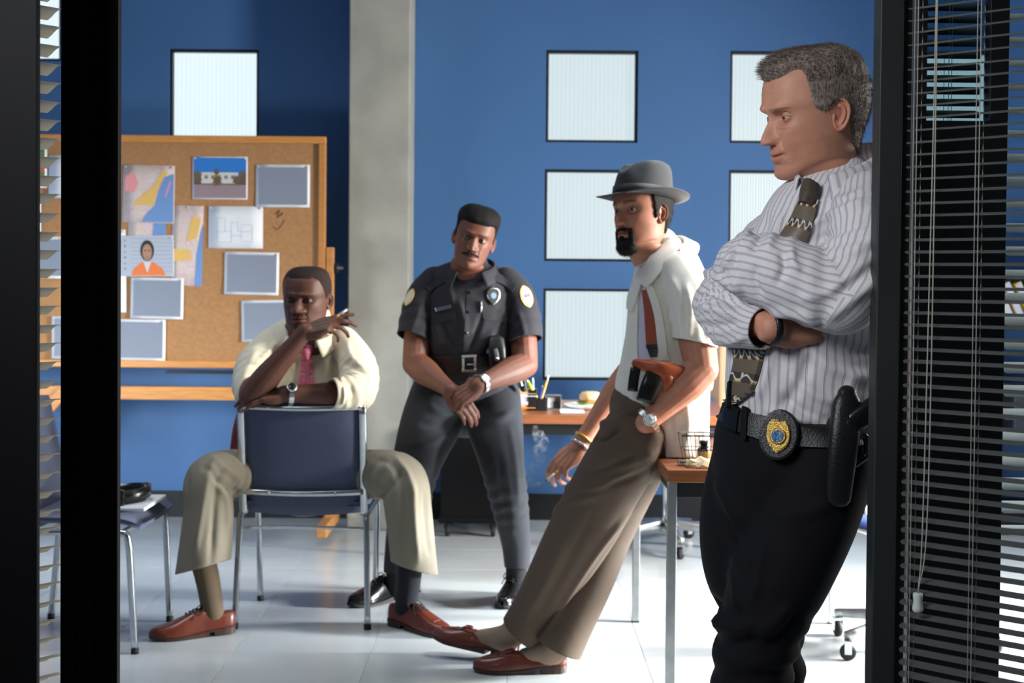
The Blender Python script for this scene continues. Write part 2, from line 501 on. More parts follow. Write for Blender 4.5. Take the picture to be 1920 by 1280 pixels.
# ---------------- cork board on its stand
YB = 6.85
def XZ(u, v, Y=YB):
    p = P(u, v, Y); return p.x, p.z
xr, zt = XZ(611, 256); _, zb = XZ(420, 690); xl_ = xr - 2.05
cb = thing('cork_board', 'large oak framed cork board on a wheeled stand covered with papers', 'board', ((xl_ + xr) / 2, YB, 0))
cx = (xl_ + xr) / 2
box('cork_panel', (0, .02, (zt + zb) / 2), (xr - xl_ - .02, .02, zt - zb - .02), m_cork, cb, bev=0)
fw = .034
for c, s in (((0, .012, zt - fw / 2), (xr - xl_, .04, fw)), ((0, .012, zb + fw / 2), (xr - xl_, .04, fw))):
    box('frame_rail', c, s, m_wood_h, cb, bev=.004)
for sx in (-1, 1):
    box('frame_rail', (sx * ((xr - xl_) / 2 - fw / 2), .0125, (zt + zb) / 2), (fw, .039, zt - zb - 2 * fw), m_wood_o, cb, bev=.004)
    box('stand_post', (sx * ((xr - xl_) / 2 + .022), .02, .72), (.036, .05, 1.36), m_wood_o, cb, bev=.004)
    box('stand_foot', (sx * ((xr - xl_) / 2 + .022), .02, .07), (.05, .55, .06), m_wood_o, cb, bev=.006)
    V, F = lathe([(.004, 0), (.024, .004), (.026, .014), (.012, .022), (.01, .04), (.001, .041)], 14)
    R = Matrix.Rotation(-sx * PI / 2, 3, 'Y')
    mesh_obj('pivot_knob', (np.array(V) @ np.array(R)) + np.array([sx * ((xr - xl_) / 2 + .045), .02, 1.30]), F, M['black'], cb)
xa_, za = XZ(70, 735)
box('cross_rail', (0, .02, za), (xr - xl_, .045, .064), m_wood_h, cb, bev=.004)
pa, pb = P(60, 800, YB), P(112, 742, YB)
d = (pb - pa); mid = (pa + pb) / 2
box('brace', (mid.x - cx, 0.0, mid.z), (d.length + .06, .03, .055), m_wood_h, cb, bev=.003, rot=Matrix.Rotation(-math.atan2(d.z, d.x), 3, 'Y'))
pa, pb = P(315, 696, YB), P(452, 698, YB)
box('tray_shadow', ((pa.x + pb.x) / 2 - cx, -.02, pa.z), (pb.x - pa.x, .05, .014), M['black'], cb, bev=.002)  # black bar standing in for the pen tray's shadow under the board

def noise_paper(name, ramp, scale, detail=3, dist=1.0):
    m = mat(name, (1, 1, 1, 1), 0.75)
    tc = N(m, 'ShaderNodeTexCoord'); n = N(m, 'ShaderNodeTexNoise'); cr = N(m, 'ShaderNodeValToRGB')
    n.inputs['Scale'].default_value = scale; n.inputs['Detail'].default_value = detail; n.inputs['Distortion'].default_value = dist
    cr.color_ramp.interpolation = 'CONSTANT'
    e = cr.color_ramp.elements
    while len(e) < len(ramp): e.new(0.5)
    for k, (p, c) in enumerate(ramp): e[k].position = p; e[k].color = c
    L(m, tc.outputs['Object'], n.inputs['Vector']); L(m, n.outputs['Fac'], cr.inputs['Fac']); L(m, cr.outputs[0], BS(m).inputs['Base Color'])
    return m
m_map = noise_paper('street_map', [(0, srgb(214, 200, 204)), (.40, srgb(216, 182, 186)), (.47, srgb(214, 204, 206)), (.55, srgb(216, 198, 160)), (.60, srgb(208, 198, 202)), (.68, srgb(214, 172, 174))], 34, 8)
m_sea = mat('map_sea', srgb(112, 150, 204), 0.75)
m_yel = mat('map_town', srgb(226, 186, 106), 0.75, noise=.1, nscale=120)
m_grey = mat('grey_print', srgb(132, 141, 158), 0.7)
m_line = mat('pencil_line', srgb(150, 156, 166), 0.8)
m_pin = mat('push_pin', srgb(215, 218, 222), 0.35)
PAPER = M['paper']
ydepth = [0]
def sheet(u0, v0, u1, v1, label, name='sheet', rot=0.0, m=PAPER, pins=2, cat='paper', group='papers pinned to the cork board', curl=0.0):
    ydepth[0] += 1
    y = YB + .0085 - .0007 * ydepth[0]
    a, b = P(u0, v0, y), P(u1, v1, y)
    w, h = b.x - a.x, a.z - b.z
    r = thing(name, label, cat, ((a.x + b.x) / 2, y, (a.z + b.z) / 2), group=group, rot=(0, rot, 0))
    V, F = [], []                                   # a slightly curled sheet with thickness
    for k, off in enumerate((0, .0004)):
        for j in range(5):
            for i in range(5):
                s, t = i / 4 - .5, j / 4 - .5
                V.append((s * w, off - curl * max(0, -t * 2) ** 3 * (0.4 + abs(s)), t * h))
    for j in range(4):
        for i in range(4):
            q = [j * 5 + i, j * 5 + i + 1, (j + 1) * 5 + i + 1, (j + 1) * 5 + i]
            F.append(q); F.append([k + 25 for k in q[::-1]])
    rim = [0, 1, 2, 3, 4, 9, 14, 19, 24, 23, 22, 21, 20, 15, 10, 5]
    for k in range(16): F.append([rim[k], rim[k] + 25, rim[(k + 1) % 16] + 25, rim[(k + 1) % 16]])
    mesh_obj('paper', V, F, m, r)
    for k in range(pins):
        px = (k * 2 - 1) * (w / 2 - .012) if pins > 1 else 0
        V, F = lathe([(.0005, 0), (.0042, .0005), (.0046, .003), (.003, .006), (.0005, .0065)], 10)
        R = np.array(Matrix.Rotation(PI / 2, 3, 'X'))
        mesh_obj('pin', V @ R.T + np.array([px, -.0005, h / 2 - .009]), F, m_pin, r)
    return r, w, h
def flat(r, poly, m, k=1, name='print'):
    """a flat printed shape lying on a sheet: poly in sheet metres"""
    y = -.0008 * 1 - .00025 * k
    n = len(poly)
    V = [(x, y, z) for x, z in poly]
    return mesh_obj(name, V, [list(range(n))], m, r, smooth=False)
def rect(x0, z0, x1, z1): return [(x0, z0), (x1, z0), (x1, z1), (x0, z1)]
def greysheet(u0, v0, u1, v1, label, rot=0.0):
    r, w, h = sheet(u0, v0, u1, v1, label, rot=rot, curl=.004)
    b = .0125
    V, F = [], []
    for j in range(5):
        for i in range(5):
            s, t = (i / 4 - .5), (j / 4 - .5)
            V.append((s * (w - 2 * b), -.0007 - .004 * max(0, -t * 2) ** 3 * (0.4 + abs(s)), t * (h - 2 * b)))
    for j in range(4):
        for i in range(4): F.append([j * 5 + i, j * 5 + i + 1, (j + 1) * 5 + i + 1, (j + 1) * 5 + i])
    mesh_obj('grey_print', V, F, m_grey, r)

# maps
r, w, h = sheet(240, 405, 311, 470, 'scrap of map showing under the larger map', 'map', m=m_map, pins=0)
flat(r, [(w * .12, -h / 2), (w / 2, -h / 2), (w / 2, h / 2), (w * .18, h / 2)], m_sea)
flat(r, [(-w * .42, -h * .4), (w * .0, -h * .4), (w * .02, -h * .1), (-w * .4, -h * .05)], m_yel, 2)
r, w, h = sheet(322, 385, 380, 536, 'tall coastal map with a blue sea strip on the right', 'map', rot=.02, m=m_map, pins=1)
flat(r, [(w * .26, -h / 2), (w / 2, -h / 2), (w / 2, h * .28), (w * .44, h * .2), (w * .30, -h * .1)], m_sea)
flat(r, [(-w * .05, h * .05), (w * .3, h * .1), (w * .42, h * .33), (w * .15, h * .38)], m_yel, 2)
flat(r, [(-w * .5, -h * .2), (w * .15, -h * .18), (w * .1, -h * .05), (-w * .5, -h * .04)], m_yel, 3)
r, w, h = sheet(230, 309, 327, 418, 'pink and yellow city map with a blue bay', 'map', rot=.015, m=m_map, pins=2)
flat(r, [(-w * .13, -h / 2 + .004), (w / 2 - .004, -h / 2 + .004), (w / 2 - .004, h * .36), (w * .30, h * .30), (w * .20, h * .08), (w * .12, -h * .20), (-w * .02, -h * .32)], m_sea)
flat(r, [(-w * .32, -h * .2), (w * .1, -h * .2), (w * .18, h * .08), (w * .36, h * .40), (w * .28, h * .42), (w * .06, h * .12), (-w * .1, h * .0)], m_yel, 2)
flat(r, [(-w * .46, h * .05), (-w * .28, h * .02), (-w * .2, h * .2), (-w * .3, h * .38), (-w * .44, h * .3)], mat('map_district', srgb(228, 152, 156), .75), 3)
flat(r, [(w * .30, -h * .06), (w * .36, -h * .02), (w * .44, h * .22), (w * .39, h * .24)], mat('map_island', srgb(196, 150, 186), .75), 4)
# building photograph
r, w, h = sheet(361, 293, 464, 374, 'colour photograph of a white building under a blue sky', 'photograph', cat='photo')
b = .006; X0, X1, Z0, Z1 = -w / 2 + b, w / 2 - b, -h / 2 + b, h / 2 - b
flat(r, rect(X0, -h * .02, X1, Z1), mat('photo_sky', srgb(40, 120, 205), .6), 1)
flat(r, rect(X0, Z0, X1, -h * .16), mat('photo_road', srgb(150, 130, 138), .6, noise=.06, nscale=90), 1)
flat(r, rect(X0, -h * .16, X1, -h * .0), mat('photo_shrub', srgb(96, 84, 72), .6, noise=.5, nscale=120), 2)
flat(r, rect(-w * .34, -h * .13, w * .33, h * .13), mat('photo_building', srgb(206, 204, 198), .6, noise=.08, nscale=140), 3)
for k in range(5): flat(r, rect(-w * .28 + k * w * .12, -h * .02, -w * .28 + k * w * .12 + w * .06, h * .06), mat('photo_window%d' % k, srgb(120, 122, 124), .6), 4)
m_palm = mat('photo_palm', srgb(104, 88, 62), .6, noise=.5, nscale=160)
for x0, z0, rad in ((-.43, .02, .12), (-.06, .14, .06), (.42, .06, .09), (-.05, -.06, .10), (.3, -.05, .09)):
    pl = [(w * x0 + w * rad * math.cos(a) * (1 if k % 2 else .6), h * z0 + w * rad * 1.2 * math.sin(a) * (1 if k % 2 else .6)) for k, a in enumerate(np.linspace(0, 2 * PI, 17)[:-1])]
    pl = [(min(max(x, X0), X1), min(max(z, Z0), Z1)) for x, z in pl]
    flat(r, pl, m_palm, 5)
flat(r, rect(-w * .065, -h * .05, -w * .055, h * .2), m_palm, 6)
greysheet(480, 308, 581, 389, 'white bordered grey sheet at the upper right of the cork board')
# floor plan
r, w, h = sheet(391, 386, 493, 466, 'white sheet with a faint floor plan drawing', 'floor_plan')
def line(x0, z0, x1, z1, t=.0012): 
    dx, dz = x1 - x0, z1 - z0; l = math.hypot(dx, dz); nx, nz = -dz / l * t / 2, dx / l * t / 2
    return [(x0 - nx, z0 - nz), (x1 - nx, z1 - nz), (x1 + nx, z1 + nz), (x0 + nx, z0 + nz)]
for a in ((-.34, .22, -.2, .22), (-.34, -.22, -.34, .22), (-.2, -.1, -.2, .22), (-.34, -.1, -.08, -.1), (-.34, -.36, -.08, -.36), (-.08, -.36, -.08, .12), (-.08, .12, .04, .12), (.04, .12, .04, -.1),
          (.04, -.1, .3, -.1), (.1, .06, .3, .06), (.3, .06, .3, -.34), (.1, .06, .1, -.3), (.1, -.34, .3, -.34), (-.34, -.22, -.34, -.36), (-.08, -.2, .1, -.2)):
    flat(r, line(a[0] * w, a[1] * h, a[2] * w, a[3] * h), m_line, 1, 'drawn_line')
greysheet(421, 472, 523, 553, 'white bordered grey sheet in the middle right of the cork board', .012)
greysheet(453, 562, 556, 641, 'white bordered grey sheet behind the head of the seated man', -.02)
sheet(132, 430, 236, 586, 'blank white sheet half hidden by the mullion', rot=-.01)
# mugshot
r, w, h = sheet(222, 441, 326, 518, 'police photograph of a person in orange before a height chart', 'photograph', cat='photo', rot=-.015)
flat(r, rect(-w / 2 + .003, -h / 2 + .003, w / 2 - .003, h / 2 - .003), mat('chart_back', srgb(176, 184, 200), .6), 1)
m_ln = mat('chart_line', srgb(120, 128, 146), .6)
for k in range(9): flat(r, rect(-w * .28, h * (.42 - .1 * k), w * .47, h * (.42 - .1 * k) + .0012), m_ln, 2, 'chart_line')
for k, t in enumerate((.36, .22, .08, -.06, -.2, -.34)): flat(r, rect(-w * .40, h * t, -w * .36, h * t + h * (.05 if k % 2 else .03)), m_ln, 2, 'chart_mark')
def ell(cx_, cz, a, b, n=20): return [(cx_ + a * math.cos(t), cz + b * math.sin(t)) for t in np.linspace(0, 2 * PI, n, endpoint=False)]
m_hairp = mat('print_hair', srgb(38, 32, 32), .6)
flat(r, ell(.02 * w, .13 * h, .125 * w, .26 * h), m_hairp, 3)
flat(r, ell(.02 * w, .09 * h, .085 * w, .2 * h), mat('print_face', srgb(176, 132, 110), .6), 4)
flat(r, rect(-.01 * w, -.045 * h, .05 * w, -.03 * h), m_hairp, 5)
for sx in (-1, 1): flat(r, ell(.02 * w + sx * .035 * w, .13 * h, .018 * w, .02 * h, 8), m_hairp, 5)
flat(r, [(-.27 * w, -h / 2 + .003), (.35 * w, -h / 2 + .003), (.30 * w, -.32 * h), (.12 * w, -.15 * h), (-.08 * w, -.15 * h), (-.23 * w, -.32 * h)], mat('print_orange', srgb(228, 122, 62), .6), 3)
flat(r, [(-.05 * w, -.15 * h), (.02 * w, -.42 * h), (.09 * w, -.15 * h)], mat('print_white', srgb(206, 206, 210), .6), 5)
greysheet(245, 520, 344, 598, 'white bordered grey sheet hanging under the police photograph', .012)
greysheet(209, 598, 310, 676, 'white bordered grey sheet at the bottom beside the mullion', .01)
greysheet(97, 592, 199, 673, 'white bordered grey sheet seen left of the mullion near the bottom')
greysheet(22, 443, 121, 522, 'grey sheet seen between the two black posts at mid height')
sheet(91, 290, 190, 372, 'white sheet high up between the two black posts', pins=1)
sheet(-20, 362, 77, 441, 'white sheet showing a thin edge beside the left post', pins=1)
r, w, h = sheet(-16, 274, 88, 352, 'small colour photograph at the far left of the cork board', 'photograph', cat='photo')
for k, (c, a) in enumerate(((srgb(96, 120, 78), (-.46, -.44, .46, .44)), (srgb(206, 96, 60), (.2, -.1, .46, .1)), (srgb(60, 64, 60), (.1, .1, .46, .26)))):
    flat(r, rect(a[0] * w, a[1] * h, a[2] * w, a[3] * h), mat('snapshot%d' % k, c, .6, noise=.3, nscale=80), k + 1)
# pencil scrawl on the cork
m_scr = mat('scrawl', srgb(96, 70, 52), .9)
for k, pts in enumerate([[(516, 402), (524, 394), (520, 408), (530, 398), (527, 404)], [(512, 424), (519, 430), (528, 422), (533, 412)]]):
    pipe('scrawl', [P(u, v, YB + .0085) - Vector(cb.location) for u, v in pts], .0016, m_scr, cb, seg=5)

# ---------------- wall outlet
p = P(92, 831, YW)
ot = thing('wall_outlet', 'cream wall outlet plate with a dark socket low on the blue wall', 'outlet', (p.x, YW, p.z))
box('cover_plate', (0, -.005, 0), (.07, .009, .108), mat('cream_plastic', srgb(206, 196, 170), .45), ot, bev=.002)
box('socket', (-.004, -.011, 0), (.036, .006, .07), mat('socket_brown', srgb(56, 42, 36), .5), ot, bev=.001)

# ---------------- stacking chairs
def stack_chair(label, loc, rz):
    r = thing('stacking_chair', label, 'chair', loc, rz, group='blue stacking chairs')
    W2 = .2165
    st = M['chrome']
    def bar(n, pts, w=.024, sub=5, d=None):
        t = tube(pts, [(w / 2, (d or w) / 2)] * len(pts), 12, sub, caps='flat', nexp=3.2)
        return mesh_obj(n, t['V'], t['F'], st, r)
    for s in (-1, 1):
        bar('upright', [(s * W2, -.155, .405), (s * W2, -.165, .47), (s * W2, -.19, .64), (s * W2, -.222, .802)], .028, d=.022)
        bar('leg', [(s * (W2 + .008), -.15, .40), (s * (W2 + .010), -.165, .385), (s * (W2 + .016), -.185, .2), (s * (W2 + .021), -.205, .008)], .022)
        bar('leg', [(s * (W2 + .012), .13, .405), (s * (W2 + .013), .19, .402), (s * (W2 + .014), .214, .375), (s * (W2 + .010), .225, .2), (s * (W2 + .006), .235, .008)], .022)
        bar('side_rail', [(s * (W2 + .010), -.165, .40), (s * (W2 + .012), .0, .403), (s * (W2 + .012), .15, .405)], .02)
        for y in (-.205, .235):
            V, F = lathe([(.001, 0), (.0135, .0), (.0135, .018), (.001, .0185)], 12)
            mesh_obj('foot_cap', V + np.array([s * (W2 + (.021 if y < 0 else .006)), y, 0]), F, M['rubber'], r)
    for z, y in ((.796, -.232), (.487, -.188)):
        bar('back_rail', [(-W2, y + .008, z), (-W2 * .6, y - .006, z - .002), (0, y - .012, z - .004), (W2 * .6, y - .006, z - .002), (W2, y + .008, z)], .020, d=.012)
        for sx in (-.55, .55):
            V, F = lathe([(.0005, 0), (.006, .0), (.005, .003), (.0005, .0045)], 10)
            R = np.array(Matrix.Rotation(PI / 2, 3, 'X'))
            mesh_obj('screw', V @ R.T + np.array([sx * W2, y - .013, z - .002]), F, M['steel'], r)
    bar('stretcher', [(-W2 - .01, -.16, .352), (0, -.16, .356), (W2 + .01, -.16, .352)], .012)
    bar('stretcher', [(-W2 - .01, .16, .385), (W2 + .01, .16, .385)], .014)
    # upholstered back: a padded, slightly curved slab
    V, F = [], []
    nx, nz = 14, 14
    for side in (0, 1):
        for j in range(nz + 1):
            for i in range(nx + 1):
                s, t = i / nx * 2 - 1, j / nz * 2 - 1
                e = 1 - max(abs(s) ** 8, abs(t) ** 8)
                hw = W2 - .014
                z = .408 + (t + 1) / 2 * (.822 - .408)
                z -= .012 * (1 if t < 0 else -0.3) * (1 - s * s) * abs(t) ** 3 if abs(t) > .5 else 0
                yb = -.148 - (z - .405) * .21 - .012 * (1 - s * s)
                y = yb + (.0 if side == 0 else .046) + (-.006 if side == 0 else .010) * e + (.012 if side == 0 else -.012) * (1 - e)
                V.append((s * hw, y, z))
    k = (nx + 1) * (nz + 1)
    idx = lambda i, j: j * (nx + 1) + i
    for j in range(nz):
        for i in range(nx):
            q = [idx(i, j), idx(i + 1, j), idx(i + 1, j + 1), idx(i, j + 1)]
            F.append(q); F.append([a + k for a in q[::-1]])
    rim = [idx(i, 0) for i in range(nx)] + [idx(nx, j) for j in range(nz)] + [idx(i, nz) for i in range(nx, 0, -1)] + [idx(0, j) for j in range(nz, 0, -1)]
    for a in range(len(rim)): F.append([rim[a], rim[a] + k, rim[(a + 1) % len(rim)] + k, rim[(a + 1) % len(rim)]])
    mesh_obj('back_cushion', V, F, M['chair_fabric'], r)
    # seat with a waterfall front
    V, F = [], []
    for side in (0, 1):
        for j in range(nz + 1):
            for i in range(nx + 1):
                s, t = i / nx * 2 - 1, j / nz * 2 - 1
                e = 1 - max(abs(s) ** 8, abs(t) ** 8)
                y = .045 + t * .205
                fall = -.022 * max(0, t - .6) ** 2 / .16
                z = (.463 + .006 * e - .012 * (1 - e) - .006 * (1 - s * s) if side == 0 else .424 + .01 * (1 - e)) + fall
                V.append((s * (W2 + .012), y, z))
    F2 = []
    for j in range(nz):
        for i in range(nx):
            q = [idx(i, j), idx(i + 1, j), idx(i + 1, j + 1), idx(i, j + 1)]
            F2.append(q[:]); F2.append([a + k for a in q[::-1]])
    for a in range(len(rim)): F2.append([rim[a], rim[a] + k, rim[(a + 1) % len(rim)] + k, rim[(a + 1) % len(rim)]][::-1])
    mesh_obj('seat_cushion', V, F2, M['chair_fabric'], r)
    return r
CH_X, CH_Y = (573 - 960) / 520, 5.26
stack_chair('blue padded stacking chair turned backwards under the seated man', (CH_X, CH_Y, 0), 0.0)
stack_chair('empty blue stacking chair side on, left of the seated man', (-1.475, 4.93, 0), -PI / 2 - .02)

# black belt coiled on the left chair, over a folded paper
bx, by = P(238, 940, 4.90).x, 4.90
t = thing('duty_belt', 'coiled shiny black leather belt lying on the left chair seat', 'belt', (bx - .03, by, .466))
def coil(rx, ry, n, h, z):
    V, F = [], []
    k = 48
    for i in range(k):
        a = 2 * PI * i / k
        for dr, dz in ((0, 0), (.006, 0), (.006, h), (0, h)):
            q = 1 + .06 * math.sin(2 * a + n)
            V.append(((rx * q + dr) * math.cos(a), (ry * q + dr) * math.sin(a), z + dz + .006 * math.sin(a * 2 + n)))
    for i in range(k):
        for c in range(4):
            F.append([i * 4 + c, i * 4 + (c + 1) % 4, ((i + 1) % k) * 4 + (c + 1) % 4, ((i + 1) % k) * 4 + c])
    return V, F
V, F = coil(.085, .10, 0, .045, .012); mesh_obj('belt_strap', V, F, M['black_gloss'], t)
V, F = coil(.098, .112, 1.2, .04, .022); mesh_obj('belt_strap', V, F, M['black_gloss'], t)
box('pouch', (.02, -.105, .038), (.06, .03, .055), M['black_gloss'], t, bev=.008)
box('buckle', (-.06, -.118, .05), (.05, .006, .035), M['chrome'], t, bev=.004)
nb = box('folded_newspaper', (bx - .03, by, .472), (.26, .30, .012), M['paper'], bev=.004)
tag(nb, 'folded white paper under the coiled belt on the left chair', 'paper')

# ---------------- desk behind the officer
def work_table(label, x0, x1, y0, y1, z, group=None, apron=.045):
    r = thing('work_table', label, 'table', ((x0 + x1) / 2, (y0 + y1) / 2, 0), group=group)
    w, d = x1 - x0, y1 - y0
    box('table_top', (0, 0, z - .0185), (w, d, .037), m_walnut, r, bev=.003)
    for c, s in (((0, -d / 2 + .03, z - .037 - apron / 2), (w - .06, .02, apron)), ((0, d / 2 - .03, z - .037 - apron / 2), (w - .06, .02, apron)),
                 ((-w / 2 + .03, 0, z - .037 - apron / 2), (.02, d - .06, apron)), ((w / 2 - .03, 0, z - .037 - apron / 2), (.02, d - .06, apron))):
        box('apron', c, s, M['black'], r, bev=.001)
    for sx in (-1, 1):
        for sy in (-1, 1):
            lg = box('leg', (sx * (w / 2 - .016), sy * (d / 2 - .016), (z - .037) / 2 + .003), (.027, .027, z - .043), M['steel'], r, bev=.003)
            box('glide', (sx * (w / 2 - .016), sy * (d / 2 - .016), .003), (.026, .026, .006), M['rubber'], r, bev=.001)
    return r
ZD = .715
work_table('walnut topped work table behind the uniformed officer', -.385, .98, 5.66, 6.38, ZD, 'walnut work tables')
work_table('walnut topped work table the man in the hat leans on', .447, 1.20, 4.05, 5.215, ZD, 'walnut work tables')

def on(name, label, cat, u, v, Y, z, group=None, rz=0.0):
    p = P(u, v, Y)
    return thing(name, label, cat, (p.x, Y, z), rz, group)
# stack of papers, orange pad lowest
st_x = P(981, 770, 5.93).x
for k, (c, h, w, lab) in enumerate(((srgb(236, 150, 50), .017, .1, 'orange note pad at the bottom of the small stack'), (srgb(206, 204, 210), .034, .1, 'thick wad of white slips in the small stack'),
                                   (srgb(226, 226, 232), .018, .105, 'white note pad upper in the small stack'), (srgb(226, 186, 136), .012, .105, 'tan card pad on top of the small stack'))):
    z = ZD + sum((.017, .034, .018, .012)[:k])
    bm = bmesh.new()
    nl = 5
    for q in range(nl): add_box(bm, (st_x + random.uniform(-.002, .002), 5.9 + random.uniform(-.002, .002), z + h * (q + .5) / nl), (w, .14, h / nl - .0004), 0)
    o = bm_obj('note_pad', bm, mat('pad%d' % k, c, .8))
    tag(o, lab + ' beside the pencil cup', 'pad', 'stack of pads on the far table')
# pencil cup
r = on('pencil_cup', 'black mesh desk organiser holding pens on the far table', 'organiser', 1005, 770, 5.86, ZD)
for (cx_, w, h) in ((-.016, .034, .085), (.022, .036, .05)):
    for c, s in (((cx_, -.03, h / 2), (w, .003, h)), ((cx_, .03, h / 2), (w, .003, h)), ((cx_ - w / 2, 0, h / 2), (.003, .06, h)), ((cx_ + w / 2, 0, h / 2), (.003, .06, h))):
        box('side', c, s, M['black'], r, bev=.0005)
box('base', (.004, 0, .004), (.082, .075, .008), M['black'], r, bev=.002)
base = Vector(r.location)
for nm, lab, c, a, b, rad, cat in (('highlighter', 'yellow green highlighter leaning in the pencil cup', srgb(214, 226, 60), (1000, 735), (988, 712), .0075, 'pen'),
                              ('pen', 'light blue pen upright in the pencil cup', srgb(140, 190, 235), (1000, 745), (999, 708), .005, 'pen'),
                              ('pen', 'dark blue capped pen in the pencil cup', srgb(40, 80, 190), (1012, 750), (1018, 722), .0045, 'pen'),
                              ('pencil', 'orange and white pencil tallest in the pencil cup', srgb(232, 160, 74), (1014, 752), (1029, 703), .0045, 'pencil')):
    p0, p1 = P(a[0], a[1], 5.855), P(b[0], b[1], 5.87)
    p0 = p0 + (p0 - p1) * .45
    r2 = thing(nm, lab, cat, p0)
    d = p1 - p0
    pipe('barrel', [(0, 0, 0), d * .86], rad, mat(nm + lab[:6], c, .4), r2, seg=8, sub=1)
    pipe('tip', [d * .86, d], [rad * .95, rad * .5], mat(nm + '_tip', srgb(232, 228, 216), .5), r2, seg=8, sub=1)
# small steel box
r = on('card_box', 'small open grey metal box beside the pencil cup', 'box', 1037, 770, 5.9, ZD)
for c, s in (((0, .03, .03), (.062, .003, .06)), ((-.031, 0, .03), (.003, .06, .06)), ((.031, 0, .03), (.003, .06, .06)), ((0, 0, .0585), (.062, .06, .003)), ((0, 0, .0025), (.062, .06, .005))):
    box('panel', c, s, M['steel'], r, bev=.0005)
box('card', (-.008, 0, .03), (.03, .03, .045), M['paper'], r, bev=.001)
box('card', (.012, -.012, .02), (.022, .02, .03), M['black'], r, bev=.001)
# plate and sandwich
r = on('plate', 'white oval plate under the sandwich on the far table', 'plate', 1098, 768, 5.95, ZD)
V, F = lathe([(.001, .004), (.05, .004), (.075, .011), (.092, .021), (.094, .022), (.092, .018), (.076, .007), (.06, .001), (.052, 0), (.001, 0)], 40)
mesh_obj('dish', V * np.array([1, .9, 1]), F, mat('china', srgb(238, 238, 236), .2), r)
r = on('sandwich', 'half eaten sandwich on a white plate', 'sandwich', 1103, 760, 5.95, ZD + .006)
m_bread = mat('bread', srgb(226, 190, 138), .85, noise=.12, nscale=60, bump=.5, bscale=120)
def slab(n, z0, z1, rad, m, wob, seed, cx_=0):
    V, F = [], []
    k = 28; rs = np.random.default_rng(seed)
    ph = rs.uniform(0, 6, 4)
    prof = ((.02, z0), (.9, z0), (1, z0 + (z1 - z0) * .25), (.97, z0 + (z1 - z0) * .6), (.75, z1 - (z1 - z0) * .08), (.4, z1), (.02, z1))
    for s, z in prof:
        for i in range(k):
            a = 2 * PI * i / k
            q = rad * s * (1 + wob * (math.sin(3 * a + ph[0]) + math.sin(7 * a + ph[1])))
            V.append((cx_ + q * math.cos(a) * (1.0 if math.cos(a) > 0 else .8), q * math.sin(a), z + wob * .01 * math.sin(4 * a + ph[2])))
    for i in range(len(prof) - 1):
        for j in range(k): F.append([i * k + j, i * k + (j + 1) % k, (i + 1) * k + (j + 1) % k, (i + 1) * k + j])
    F.append(list(range(k))[::-1]); F.append([(len(prof) - 1) * k + j for j in range(k)])
    return mesh_obj(n, V, F, m, r)
slab('bread_roll', 0.0, .018, .052, m_bread, .02, 1)
slab('lettuce', .017, .024, .054, mat('lettuce', srgb(92, 142, 52), .6), .09, 2, -.006)
slab('filling', .023, .032, .050, mat('filling', srgb(176, 112, 62), .6, noise=.2, nscale=90), .05, 3)
slab('bread_roll', .031, .066, .052, m_bread, .02, 4, .004)
# loose paper on the far table
o = box('loose_paper', (P(1072, 772, 5.84).x, 5.84, ZD + .0012), (.1, .2, .0012), M['paper'], bev=0); tag(o, 'white sheet lying on the far table left of the plate', 'paper')

# black equipment case on castors under the far table
xa_, xb_ = P(826, 950, 6.9).x, P(938, 950, 6.9).x
r = thing('equipment_case', 'black equipment case on castors against the wall under the far table', 'case', ((xa_ + xb_) / 2, 7.0, 0))
w = xb_ - xa_
m_case = mat('case_black', srgb(5, 5, 6), .6, spec=.2)
box('body', (0, .05, .33), (w, .36, .5), m_case, r, bev=.012)
box('rim', (0, .05, .085), (w + .02, .38, .03), m_case, r, bev=.006)
for c in ((-w / 2 + .035, -.1), (w / 2 - .035, -.1), (-w / 2 + .035, .2), (w / 2 - .035, .2)):
    V, F = lathe([(.001, -.011), (.026, -.011), (.03, -.007), (.03, .007), (.026, .011), (.001, .011)], 18)
    R = np.array(Matrix.Rotation(PI / 2, 3, 'Y'))
    mesh_obj('castor', V @ R.T + np.array([c[0], c[1], .031]), F, M['rubber'], r)
    box('bracket', (c[0], c[1], .056), (.034, .03, .032), M['black'], r, bev=.003)

